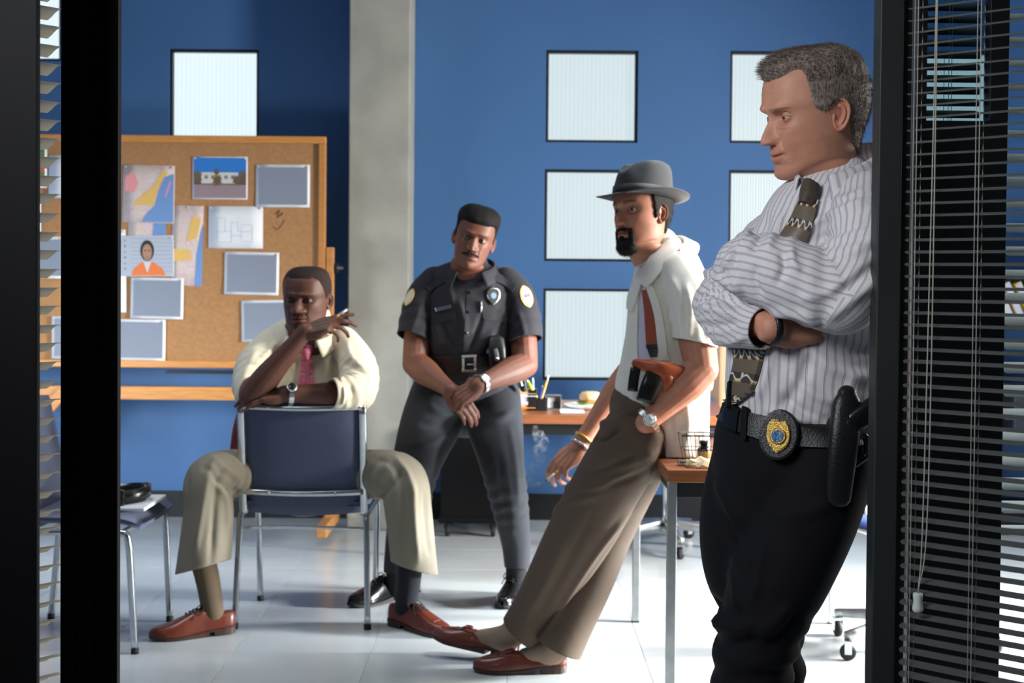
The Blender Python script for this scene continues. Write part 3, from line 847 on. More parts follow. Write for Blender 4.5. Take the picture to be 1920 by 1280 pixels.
# ---------------- swivel chairs
def swivel(label, x, y, rz, a0, seat_z=.42, seat_m=None):
    r = thing('swivel_chair', label, 'chair', (x, y, 0), rz, group='blue swivel chairs with castors')
    V, F = lathe([(.001, .075), (.034, .075), (.036, .13), (.024, .15), (.024, .30), (.03, .31), (.03, .38), (.001, .38)], 20)
    mesh_obj('gas_column', V, F, M['chrome'], r)
    for k in range(5):
        a = a0 + k * 2 * PI / 5
        d = Vector((math.cos(a), math.sin(a), 0))
        p0, p1 = Vector((0, 0, .115)) + d * .02, Vector((0, 0, .082)) + d * .285
        t = tube([p0, (p0 + p1) / 2, p1], [(.021, .024), (.018, .02), (.015, .015)], 12, 3, caps='flat', depth=(0, 0, 1), nexp=4)
        mesh_obj('base_arm', t['V'], t['F'], M['steel'], r)
        c = Vector((0, 0, 0)) + d * .28
        V, F = lathe([(.001, -.012), (.021, -.012), (.027, -.008), (.027, .008), (.021, .012), (.001, .012)], 18)
        R = np.array(Matrix.Rotation(a + .9, 3, 'Z') @ Matrix.Rotation(PI / 2, 3, 'Y'))
        mesh_obj('castor_wheel', V @ R.T + np.array([c.x, c.y, .0275]), F, M['rubber'], r)
        bm = bmesh.new(); rt = Matrix.Rotation(a + .9, 3, 'Z')
        for sx in (-1, 1): add_box(bm, c + rt @ Vector((sx * .0155, 0, .042)), (.003, .024, .04), .001, rt)
        add_box(bm, c + Vector((0, 0, .064)), (.034, .026, .008), .002, rt)
        bm_obj('castor_fork', bm, M['chrome'], r)
    def shell(n, fn, m):
        V, F = [], []
        k = 14
        for side in (0, 1):
            for j in range(k + 1):
                for i in range(k + 1):
                    s, t_ = i / k * 2 - 1, j / k * 2 - 1
                    # square to disc, rounded outline
                    sx = s * math.sqrt(1 - t_ * t_ * .35); tx = t_ * math.sqrt(1 - s * s * .35)
                    V.append(fn(sx, tx, side))
        kk = (k + 1) ** 2
        ix = lambda i, j: j * (k + 1) + i
        for j in range(k):
            for i in range(k):
                q = [ix(i, j), ix(i + 1, j), ix(i + 1, j + 1), ix(i, j + 1)]
                F.append(q); F.append([a + kk for a in q[::-1]])
        rim = [ix(i, 0) for i in range(k)] + [ix(k, j) for j in range(k)] + [ix(i, k) for i in range(k, 0, -1)] + [ix(0, j) for j in range(k, 0, -1)]
        for a in range(len(rim)): F.append([rim[a], rim[a] + kk, rim[(a + 1) % len(rim)] + kk, rim[(a + 1) % len(rim)]])
        return mesh_obj(n, V, F, m, r)
    shell('seat', lambda s, t_, side: (s * .23, t_ * .22, seat_z + .05 * (s * s + .6 * t_ * t_) + (.0 if side else .045 * (1 - max(abs(s), abs(t_)) ** 6))), seat_m or M['seat_blue'])
    shell('seat_shell', lambda s, t_, side: (s * .225, t_ * .215, seat_z - .012 + .05 * (s * s + .6 * t_ * t_) + (.0 if side else .012)), M['white_paint'])
    shell('backrest', lambda s, t_, side: (s * .21, .24 + .03 * (1 - s * s) - (0 if side else .05 * (1 - max(abs(s), abs(t_)) ** 6)), seat_z + .37 + t_ * .17), seat_m or M['seat_blue'])
    pipe('back_stem', [(0, .1, seat_z - .01), (0, .22, seat_z), (0, .28, seat_z + .1), (0, .285, seat_z + .3)], .014, M['steel'], r)
    return r
swivel('blue swivel chair right of the standing man, one castor showing', 1.37, 4.83, .4, math.radians(186), .385)
swivel('swivel chair behind the table of the man in the hat', .735, 6.66, 0.0, math.radians(205), .43)

# ---------------- things on the near table
m_beige = mat('beige_plastic', srgb(222, 208, 176), .5)
r = thing('computer_monitor', 'beige computer monitor on the table behind the two detectives', 'monitor', (P(1438, 700, 4.95).x, 4.95, ZD))
box('case', (0, .06, .27), (.34, .30, .31), m_beige, r, bev=.012)
box('bezel', (0, -.095, .27), (.36, .03, .33), m_beige, r, bev=.008)
box('screen', (0, -.112, .28), (.28, .008, .22), M['black_gloss'], r, bev=.004)
V, F = lathe([(.001, 0), (.12, 0), (.12, .015), (.06, .03), (.05, .112), (.001, .112)], 28)
mesh_obj('stand', V, F, m_beige, r)
# wire basket
r = on('wire_basket', 'black wire desk basket on the near table', 'basket', 1322, 850, 4.215, ZD)
sx_, sy_, hz = .075, .05, .085
m_wire = M['black']
ring_ = lambda z, g: [(-sx_ * g, -sy_ * g, z), (sx_ * g, -sy_ * g, z), (sx_ * g, sy_ * g, z), (-sx_ * g, sy_ * g, z), (-sx_ * g, -sy_ * g, z)]
for z, g in ((.004, .8), (hz * .5, .9), (hz, 1)):
    pipe('rim_wire', ring_(z, g), .0022 if z == hz else .0014, m_wire, r, seg=6, sub=1)
for k in range(7):
    s = -1 + k / 3
    for y in (-1, 1): pipe('wire', [(s * sx_ * .8, y * sy_ * .8, .004), (s * sx_, y * sy_, hz)], .0012, m_wire, r, seg=5, sub=1)
pipe('handle_wire', [(.02, -sy_, hz), (.02, -sy_, hz + .028), (.06, -sy_, hz + .028), (.06, -sy_, hz)], .0014, m_wire, r, seg=6, sub=1)
r2 = on('ink_bottle', 'small dark bottle with tan label inside the wire basket', 'bottle', 1320, 848, 4.215, ZD + .006)
V, F = lathe([(.001, 0), (.019, 0), (.02, .004), (.02, .034), (.012, .042), (.011, .05), (.001, .05)], 18)
mesh_obj('glass_body', V, F, M['black_gloss'], r2)
V, F = lathe([(.0206, .006), (.0208, .007), (.0208, .028), (.0206, .029)], 18); mesh_obj('paper_label', V, F, mat('tan_label', srgb(196, 160, 104), .7), r2)
V, F = lathe([(.001, .05), (.013, .05), (.013, .06), (.001, .061)], 16); mesh_obj('lid', V, F, M['black'], r2)
r = on('stapler', 'silver lighter case lying near the table corner', 'case', 1290, 868, 4.15, ZD)
box('body', (0, 0, .006), (.06, .035, .012), M['chrome'], r, bev=.003); box('lid', (.0, 0, .0145), (.058, .034, .004), M['chrome'], r, bev=.0015)
r.name = 'lighter_case'
r = on('food_wrapper', 'crumpled cream food wrapper near the table corner', 'wrapper', 1316, 872, 4.115, ZD)
V, F = lathe([(.002, 0), (.034, 0), (.04, .008), (.03, .02), (.016, .026), (.002, .022)], 20)
V = np.array(V); V += (np.sin(V * 211 + 1.3)[:, [1, 2, 0]]) * .004 * (V[:, 2:3] > .002); V[:, 0] *= 1.2; mesh_obj('paper', V, F, mat('wrapper', srgb(226, 202, 160), .7), r, smooth=False)
# telephone, just visible beside the jamb
r = thing('telephone', 'white desk telephone seen past the holster of the leaning man', 'telephone', (1.04, 4.3, ZD + .008))
bm = bmesh.new(); add_box(bm, (0, 0, .025), (.17, .21, .05), .01, Matrix.Rotation(.12, 3, 'X')); bm_obj('base', bm, M['white_paint'], r)
t = tube([(-.065, -.1, .075), (-.065, -.06, .09), (-.065, .06, .09), (-.065, .1, .075)], [(.024, .02), (.016, .014), (.016, .014), (.024, .02)], 14, 5)
mesh_obj('handset', t['V'], t['F'], M['white_paint'], r)
for i in range(3):
    for j in range(4): box('key', (.0 + i * .022, -.05 + j * .022, .054), (.015, .013, .006), mat('key_grey%d%d' % (i, j), srgb(120, 122, 124), .5), r, bev=.001)

# ---------------- book shelf at the far right
x0 = P(1890, 520, 6.9).x
r = thing('bookshelf', 'dark bookshelf against the back wall at the far right', 'shelf', (x0 + .6, 7.0, 0))
m_shelf = mat('shelf_dark', srgb(44, 42, 44), .5)
for sx in (-1, 1): box('side', (sx * .64, .16, .65), (.025, .30, 1.3), m_shelf, r)
for z in (.08, .5, 1.035, 1.30): box('shelf_board', (0, .16, z), (1.255, .30, .022), m_shelf, r)
cols = [srgb(226, 206, 160), srgb(206, 168, 150), srgb(232, 196, 60), srgb(70, 72, 76), srgb(196, 196, 190), srgb(80, 120, 150), srgb(110, 80, 56), srgb(150, 60, 54)]
names = ['cream', 'pink', 'yellow', 'charcoal', 'white', 'teal', 'brown', 'maroon']
for k in range(9):
    c = k % 8
    bk = thing('book', '%s book leaning %s on the far right shelf' % (names[c], 'first in the row' if k == 8 else 'in the tilted row'), 'book', (x0 + .08 + k * .055, 7.02, 1.046 + .004), group='books leaning on the far shelf', rot=(0, -.42 + random.uniform(-.02, .02), 0))
    mb = mat('book%d' % k, cols[c], .6)
    box('cover', (0, .1, .115), (.036, .17, .23), mb, bk, bev=.002)
    box('pages', (0, .0985, .115), (.028, .171, .222), M['paper'], bk, bev=0)
o = box('storage_bin', (x0 + .35, 7.13, .63), (.55, .26, .23), mat('bin_grey', srgb(52, 58, 66), .5), bev=.01); tag(o, 'dark grey storage bin on the middle shelf at the far right', 'bin')

# ================================================================== PEOPLE: TOOLS
def remesh(V, F, voxel):
    me = bpy.data.meshes.new('tmp'); me.from_pydata(np.asarray(V).tolist(), [], F)
    ob = bpy.data.objects.new('tmp', me); COL.objects.link(ob)
    md = ob.modifiers.new('r', 'REMESH'); md.mode = 'VOXEL'; md.voxel_size = voxel
    dg = bpy.context.evaluated_depsgraph_get()
    m2 = bpy.data.meshes.new_from_object(ob.evaluated_get(dg))
    n = len(m2.vertices); v = np.empty(n * 3); m2.vertices.foreach_get('co', v)
    f = np.empty(len(m2.polygons) * 4, dtype=np.int32); m2.polygons.foreach_get('vertices', f)
    bpy.data.objects.remove(ob); bpy.data.meshes.remove(me); bpy.data.meshes.remove(m2)
    return v.reshape(-1, 3), f.reshape(-1, 4)

def edges_of(Q):
    e = np.vstack([Q[:, [0, 1]], Q[:, [1, 2]], Q[:, [2, 3]], Q[:, [3, 0]]])
    e.sort(axis=1)
    return np.unique(e, axis=0)

def relax(V, Q, it, lam=0.5, mu=-0.52):
    e = edges_of(Q); n = len(V)
    deg = np.bincount(e.ravel(), minlength=n).astype(float)[:, None] + 1e-9
    for k in range(it):
        for w in ((lam, mu) if mu else (lam,)):
            s = np.empty_like(V)
            for c in range(3):
                s[:, c] = np.bincount(e[:, 0], V[e[:, 1], c], n) + np.bincount(e[:, 1], V[e[:, 0], c], n)
            V = V + w * (s / deg - V)
    return V

def normals(V, Q):
    a, b, c, d = (V[Q[:, k]] for k in range(4))
    fn = np.cross(c - a, d - b)
    n = np.zeros_like(V)
    for k in range(4):
        for x in range(3): n[:, x] += np.bincount(Q[:, k], fn[:, x], len(V))
    return n / (np.linalg.norm(n, axis=1)[:, None] + 1e-12)

def to_px(V):
    d = V - np.array(CAM)
    z = d @ np.array(_fw)
    return np.stack([960 + F_PX * (d @ np.array(RT)) / z, V_MID - F_PX * (d @ np.array(UP)) / z], 1), z

def tube_params(V, t):
    """arc length round and along a tube for every vertex, and the distance over the radius"""
    C, R, T, A, D = t['C'], t['R'], t['T'], t['A'], t['D']
    best = np.full(len(V), 1e9); ki = np.zeros(len(V), int)
    rm = R.mean(1)
    for k in range(len(C)):
        q = ((V - C[k]) ** 2).sum(1) / rm[k] ** 2
        m = q < best
        best[m] = q[m]; ki[m] = k
    o = V - C[ki]
    a, d, l = (o * A[ki]).sum(1), (o * D[ki]).sum(1), (o * T[ki]).sum(1)
    cum = np.concatenate([[0], np.cumsum(np.linalg.norm(np.diff(C, axis=0), axis=1))])
    ang = np.arctan2(a / R[ki, 0], -d / R[ki, 1])
    return ang, cum[ki] + l, np.sqrt(best), rm.mean(), cum[-1]

class SineNoise:
    def __init__(s, seed, freq, n=10):
        r = np.random.default_rng(seed)
        k = r.normal(size=(n, 3)); k /= np.linalg.norm(k, axis=1)[:, None]
        s.k = k * freq * r.uniform(.6, 1.7, n)[:, None]; s.p = r.uniform(0, 6.28, n); s.n = n
    def __call__(s, X): return np.sin(X @ s.k.T + s.p).sum(1) / math.sqrt(s.n)

def seg_dist(p, pts):
    best = np.full(len(p), 1e9); tt = np.zeros(len(p))
    for i in range(len(pts) - 1):
        a, b = np.array(pts[i], float), np.array(pts[i + 1], float)
        ab = b - a
        t = np.clip(((p - a) @ ab) / (ab @ ab + 1e-9), 0, 1)
        d = np.linalg.norm(p - a - t[:, None] * ab, axis=1)
        m = d < best
        best[m] = d[m]; tt[m] = (i + t[m]) / (len(pts) - 1)
    return best, tt

def fold(V, Q, strokes):
    """strokes: (points along the fold in picture coordinates, height in m, half width in px) - raised or sunk cloth folds"""
    Nn = normals(V, Q)
    uv, z = to_px(V)
    face = ((np.array(CAM) - V) * Nn).sum(1) > 0
    disp = np.zeros(len(V))
    for pts, h, w in strokes:
        d, t = seg_dist(uv, catmull(pts, 5) if len(pts) > 2 else pts)
        taper = np.clip(np.minimum(t, 1 - t) * 5 + .25, 0, 1)
        disp += 1.6 * face * h * np.exp(-(d / w) ** 2) * taper
    return V + Nn * disp[:, None]

def garment(name, tubes, voxel, material, parent, smooth=6, noise=(), strokes=(), cuts=(), thick=0.0, ripples=(), keep=None, drape=None):
    """cloth made of overlapping tubes melted into one surface, folded and cut open at the hems"""
    V, F = join(tubes)
    V, Q = remesh(V, F, voxel)
    V = relax(V, Q, smooth, .5, 0) if smooth > 0 else V
    par = [tube_params(V, t) for t in tubes]
    owner = np.argmin(np.stack([p[2] for p in par], 1), 1)
    Nn = normals(V, Q)
    disp = np.zeros(len(V))
    for amp, freq, seed, stretch in noise:
        disp += amp * SineNoise(seed, freq)(V * np.array(stretch))
    for ti, a0, a1, amp, lam, seed in ripples:         # rings of folds along one tube between two places on it
        ang, al, dist, rm, L_ = par[ti]
        s = al / L_
        w = np.clip(1 - np.abs((s - (a0 + a1) / 2) / ((a1 - a0) / 2)), 0, 1) ** .6 * (owner == ti)
        disp += amp * w * np.sin(2 * PI * al / lam + 1.6 * np.sin(ang + seed) + .7 * np.sin(2 * ang + seed * 2))
    V = V + Nn * disp[:, None]
    if len(strokes): V = fold(V, Q, strokes)
    if len(noise) or len(ripples) or len(strokes): V = relax(V, Q, 1, .5, 0)
    if drape is not None: V = drape(V)
    me = bpy.data.meshes.new(name); me.from_pydata(V.tolist(), [], Q.tolist())
    uvl = me.uv_layers.new(name='UVMap')
    fo = owner[Q[:, 0]]
    # a face that straddles two tubes takes the tube of its first vertex
    arc = np.stack([p[0] * p[3] for p in par], 1); alo = np.stack([p[1] for p in par], 1)
    cu, cv = np.empty((len(Q), 4)), np.empty((len(Q), 4))
    for k in range(4):
        cu[:, k] = arc[Q[:, k], fo]; cv[:, k] = alo[Q[:, k], fo]
    wrap = (cu.max(1) - cu.min(1)) > .12
    cu[wrap] = np.abs(cu[wrap])
    uvl.data.foreach_set('uv', np.stack([cu.ravel(), cv.ravel()], 1).ravel())
    me.materials.append(material)
    me.attributes.new('own', 'INT', 'FACE').data.foreach_set('value', fo.astype(np.int32))
    if cuts:
        bm = bmesh.new(); bm.from_mesh(me)
        lay = bm.faces.layers.int.get('own')
        for cut in cuts:
            co, no, rad, cen = cut[:4]
            co, no, cen = Vector(co), Vector(no), Vector(cen)
            fs = [f for f in bm.faces if (f.calc_center_median() - cen).length < rad and (len(cut) < 5 or f[lay] in cut[4])]
            g = fs + list({e for f in fs for e in f.edges}) + list({v for f in fs for v in f.verts})
            bmesh.ops.bisect_plane(bm, geom=g, plane_co=co, plane_no=no, clear_outer=True)
        bm.to_mesh(me); bm.free()
    me.polygons.foreach_set('use_smooth', np.ones(len(me.polygons), dtype=bool))
    o = bpy.data.objects.new(name, me); COL.objects.link(o)
    o.parent = parent
    if parent is not None:
        me.transform(Matrix.Translation(-Vector(parent.location)))
    if thick > 0:
        md = o.modifiers.new('thickness', 'SOLIDIFY'); md.thickness = thick; md.offset = -1
    bv = np.empty(len(me.vertices) * 3); me.vertices.foreach_get('co', bv); bv = bv.reshape(-1, 3)
    if parent is not None: bv = bv + np.array(parent.location)
    bvh = BVHTree.FromPolygons(bv.tolist(), [list(p.vertices) for p in me.polygons])
    return o, bvh

def hit(bvhs, u, v, Y):
    """the point of a surface that is seen through a picture point; else the nearest surface point at depth Y"""
    d = RAY(u, v).normalized()
    best = None
    for b in (bvhs if isinstance(bvhs, (list, tuple)) else [bvhs]):
        r = b.ray_cast(CAM, d)
        if r[0] is not None and (best is None or r[3] < best[2]): best = (r[0], r[1], r[3])
    if best is None or abs(best[0].y - Y) > .45:
        bb = None
        for b in (bvhs if isinstance(bvhs, (list, tuple)) else [bvhs]):
            r = b.find_nearest(P(u, v, Y))
            if bb is None or r[3] < bb[2]: bb = (r[0], r[1], r[3])
        best = bb
    n = best[1]
    if n.dot(CAM - best[0]) < 0: n = -n
    return best[0], n

def strip(name, bvhs, rows, Y, material, parent, off=.003, thick=.0025, nc=6, sub=4, flatn=0.6, bow=0.0):
    """a cloth or leather strip laid on a surface; rows: ((u0,v0),(u1,v1)) pairs down its length"""
    R = np.array([[a[0], a[1], b[0], b[1]] for a, b in rows], float)
    R = catmull(R, sub) if len(R) > 2 else catmull(R, sub * 2)
    G, Nn = [], []
    for r in R:
        for i in range(nc + 1):
            t = i / nc
            p, n = hit(bvhs, r[0] + (r[2] - r[0]) * t, r[1] + (r[3] - r[1]) * t, Y)
            G.append(p); Nn.append(n)
    G = np.array([tuple(p) for p in G]); Nn = np.array([tuple(n) for n in Nn])
    nr = len(R); g = G.reshape(nr, nc + 1, 3); n_ = Nn.reshape(nr, nc + 1, 3)
    for k in range(4):                                  # ease the strip over the folds
        g2 = g.copy()
        g2[1:-1] = (g[:-2] + 2 * g[1:-1] + g[2:]) / 4
        g2[:, 1:-1] = (g2[:, :-2] + 2 * g2[:, 1:-1] + g2[:, 2:]) / 4
        g = g * (1 - flatn) + g2 * flatn
        m2 = n_.copy(); m2[1:-1] = (n_[:-2] + 2 * n_[1:-1] + n_[2:]) / 4; m2[:, 1:-1] = (m2[:, :-2] + 2 * m2[:, 1:-1] + m2[:, 2:]) / 4
        n_ = m2 / (np.linalg.norm(m2, axis=2)[:, :, None] + 1e-9)
    prof = np.sin(np.linspace(0, PI, nc + 1))[None, :, None]
    top = g + n_ * (off + thick + bow * prof); bot = g + n_ * (off - .004)
    V = np.vstack([top.reshape(-1, 3), bot.reshape(-1, 3)]); k = nr * (nc + 1)
    F, uv = [], []
    ix = lambda j, i: j * (nc + 1) + i
    for j in range(nr - 1):
        for i in range(nc):
            q = [ix(j, i), ix(j + 1, i), ix(j + 1, i + 1), ix(j, i + 1)]
            F.append(q); F.append([a + k for a in q[::-1]])
    rim = [ix(0, i) for i in range(nc)] + [ix(j, nc) for j in range(nr - 1)] + [ix(nr - 1, i) for i in range(nc, 0, -1)] + [ix(j, 0) for j in range(nr - 1, 0, -1)]
    for a in range(len(rim)): F.append([rim[a], rim[(a + 1) % len(rim)], rim[(a + 1) % len(rim)] + k, rim[a] + k])
    o = mesh_obj(name, V, F, material, parent, world=True)
    me = o.data
    uvl = me.uv_layers.new(name='UVMap')
    wid = np.linalg.norm(g[:, -1] - g[:, 0], axis=1); ln = np.concatenate([[0], np.cumsum(np.linalg.norm(np.diff(g[:, nc // 2], axis=0), axis=1))])
    li = np.empty(len(me.loops), dtype=np.int32); me.loops.foreach_get('vertex_index', li)
    li = li % k
    uvl.data.foreach_set('uv', np.stack([((li % (nc + 1)) / nc - .5) * wid[li // (nc + 1)], ln[li // (nc + 1)]], 1).ravel())
    me.set_sharp_from_angle(angle=math.radians(50))
    return o

def plate(name, bvhs, outline, Y, material, parent, off=.004, thick=.004, uvc=None):
    """a stiff plate (badge, patch): outline in picture points, carried by the surface under its middle"""
    c = np.mean(np.array(outline, float), axis=0) if uvc is None else np.array(uvc, float)
    p, n = hit(bvhs, c[0], c[1], Y)
    p = p + n * off
    pts = []
    for u, v in outline:
        d = RAY(u, v); t = (p - CAM).dot(n) / d.dot(n)
        pts.append(CAM + d * t)
    k = len(pts)
    V = [tuple(q + n * thick) for q in pts] + [tuple(q) for q in pts]
    cc = sum(pts, Vector()) / k
    inner = [cc + (q - cc) * .9 + n * (thick + .0012) for q in pts]
    V += [tuple(q) for q in inner]
    F = [[2 * k + i for i in range(k)]]
    for i in range(k):
        j = (i + 1) % k
        F.append([i, j, 2 * k + j, 2 * k + i]); F.append([i, k + i, k + j, j])
    F.append([k + i for i in range(k)][::-1])
    return mesh_obj(name, V, F, material, parent, smooth=False, world=True), p, n

# ------------------------------------------------------------------ skin
def skin_mat(name, col, rough=.55, sss=.12):
    m = mat(name, col, rough)
    b = BS(m)
    at = N(m, 'ShaderNodeAttribute'); at.attribute_name = 'tint'
    tc = N(m, 'ShaderNodeTexCoord'); n = N(m, 'ShaderNodeTexNoise'); n.inputs['Scale'].default_value = 45; n.inputs['Detail'].default_value = 6
    L(m, tc.outputs['Object'], n.inputs['Vector'])
    mr = N(m, 'ShaderNodeMapRange'); mr.inputs['From Min'].default_value = .3; mr.inputs['From Max'].default_value = .7; mr.inputs['To Min'].default_value = .92; mr.inputs['To Max'].default_value = 1.08
    L(m, n.outputs['Fac'], mr.inputs['Value'])
    mx = N(m, 'ShaderNodeMix'); mx.data_type = 'RGBA'; mx.blend_type = 'MULTIPLY'; mx.inputs[0].default_value = 1
    mx.inputs[6].default_value = col; L(m, at.outputs['Color'], mx.inputs[7])
    sc = N(m, 'ShaderNodeVectorMath'); sc.operation = 'SCALE'
    L(m, mx.outputs[2], sc.inputs[0]); L(m, mr.outputs[0], sc.inputs['Scale']); L(m, sc.outputs[0], b.inputs['Base Color'])
    b.inputs['Subsurface Weight'].default_value = sss
    b.inputs['Subsurface Radius'].default_value = (1.0, .35, .2)
    b.inputs['Subsurface Scale'].default_value = .006
    n2 = N(m, 'ShaderNodeTexNoise'); n2.inputs['Scale'].default_value = 420; n2.inputs['Detail'].default_value = 3
    L(m, tc.outputs['Object'], n2.inputs['Vector'])
    bp = N(m, 'ShaderNodeBump'); bp.inputs['Strength'].default_value = .18; bp.inputs['Distance'].default_value = .001
    L(m, n2.outputs['Fac'], bp.inputs['Height']); L(m, bp.outputs[0], b.inputs['Normal'])
    return m

def hair_mat(name, c1, c2, scale=260, rough=.55):
    m = mat(name, c1, rough, spec=.2)
    tc = N(m, 'ShaderNodeTexCoord'); n = N(m, 'ShaderNodeTexNoise'); n.inputs['Scale'].default_value = scale; n.inputs['Detail'].default_value = 4
    mp = N(m, 'ShaderNodeMapping'); mp.inputs['Scale'].default_value = (1, 1, .35)
    L(m, tc.outputs['Object'], mp.inputs[0]); L(m, mp.outputs[0], n.inputs['Vector'])
    mx = N(m, 'ShaderNodeMix'); mx.data_type = 'RGBA'; mx.inputs[6].default_value = c1; mx.inputs[7].default_value = c2
    mr = N(m, 'ShaderNodeMapRange'); mr.inputs['From Min'].default_value = .35; mr.inputs['From Max'].default_value = .65
    L(m, n.outputs['Fac'], mr.inputs['Value']); L(m, mr.outputs[0], mx.inputs[0]); L(m, mx.outputs[2], BS(m).inputs['Base Color'])
    bp = N(m, 'ShaderNodeBump'); bp.inputs['Strength'].default_value = .7; bp.inputs['Distance'].default_value = .002
    L(m, n.outputs['Fac'], bp.inputs['Height']); L(m, bp.outputs[0], BS(m).inputs['Normal'])
    return m

# ------------------------------------------------------------------ heads
HEAD_KEYS = np.array([
    # zf      F      zm      zb      B      W      nf    nb
    [.1180, -.010,  .1180,  .1180,  .0140, .0015, 2.0, 2.0],
    [.1165,  .020,  .1165,  .1165,  .0450, .0320, 2.0, 2.0],
    [.1105,  .046,  .1105,  .1090,  .0680, .0510, 2.1, 2.1],
    [.0985,  .067,  .0980,  .0960,  .0850, .0640, 2.2, 2.1],
    [.0800,  .0820, .0790,  .0780,  .0960, .0715, 2.3, 2.1],
    [.0600,  .0890, .0600,  .0580,  .1015, .0750, 2.35, 2.1],
    [.0400,  .0925, .0400,  .0380,  .1030, .0765, 2.35, 2.1],
    [.0240,  .0940, .0240,  .0200,  .1020, .0760, 2.3, 2.1],
    [.0080,  .0895, .0100,  .0020,  .0990, .0745, 2.3, 2.1],
    [-.0100, .0880, -.0070, -.0150, .0930, .0730, 2.25, 2.1],
    [-.0280, .0890, -.0220, -.0330, .0840, .0705, 2.15, 2.1],
    [-.0450, .0905, -.0370, -.0500, .0745, .0680, 2.05, 2.1],
    [-.0600, .0915, -.0490, -.0640, .0690, .0655, 1.95, 2.1],
    [-.0750, .0910, -.0600, -.0780, .0650, .0635, 1.90, 2.1],
    [-.0900, .0895, -.0700, -.0900, .0630, .0615, 1.85, 2.1],
    [-.1030, .0885, -.0780, -.1000, .0620, .0595, 1.85, 2.1],
    [-.1120, .0835, -.0840, -.1080, .0615, .0575, 1.90, 2.1],
    [-.1170, .0720, -.0900, -.1130, .0615, .0555, 1.95, 2.1],
    [-.1195, .0560, -.0980, -.1180, .0615, .0540, 2.0, 2.1],
    [-.1225, .0440, -.1080, -.1230, .0620, .0535, 2.0, 2.1],
    [-.1310, .0360, -.1220, -.1310, .0630, .0540, 2.0, 2.1],
    [-.1500, .0330, -.1460, -.1480, .0660, .0555, 2.0, 2.1],
    [-.1800, .0310, -.1740, -.1700, .0700, .0570, 2.0, 2.1],
    [-.2100, .0270, -.2050, -.1950, .0740, .0580, 2.0, 2.1]])

def sst(a, b, x):
    t = np.clip((x - a) / (b - a), 0, 1)
    return t * t * (3 - 2 * t)

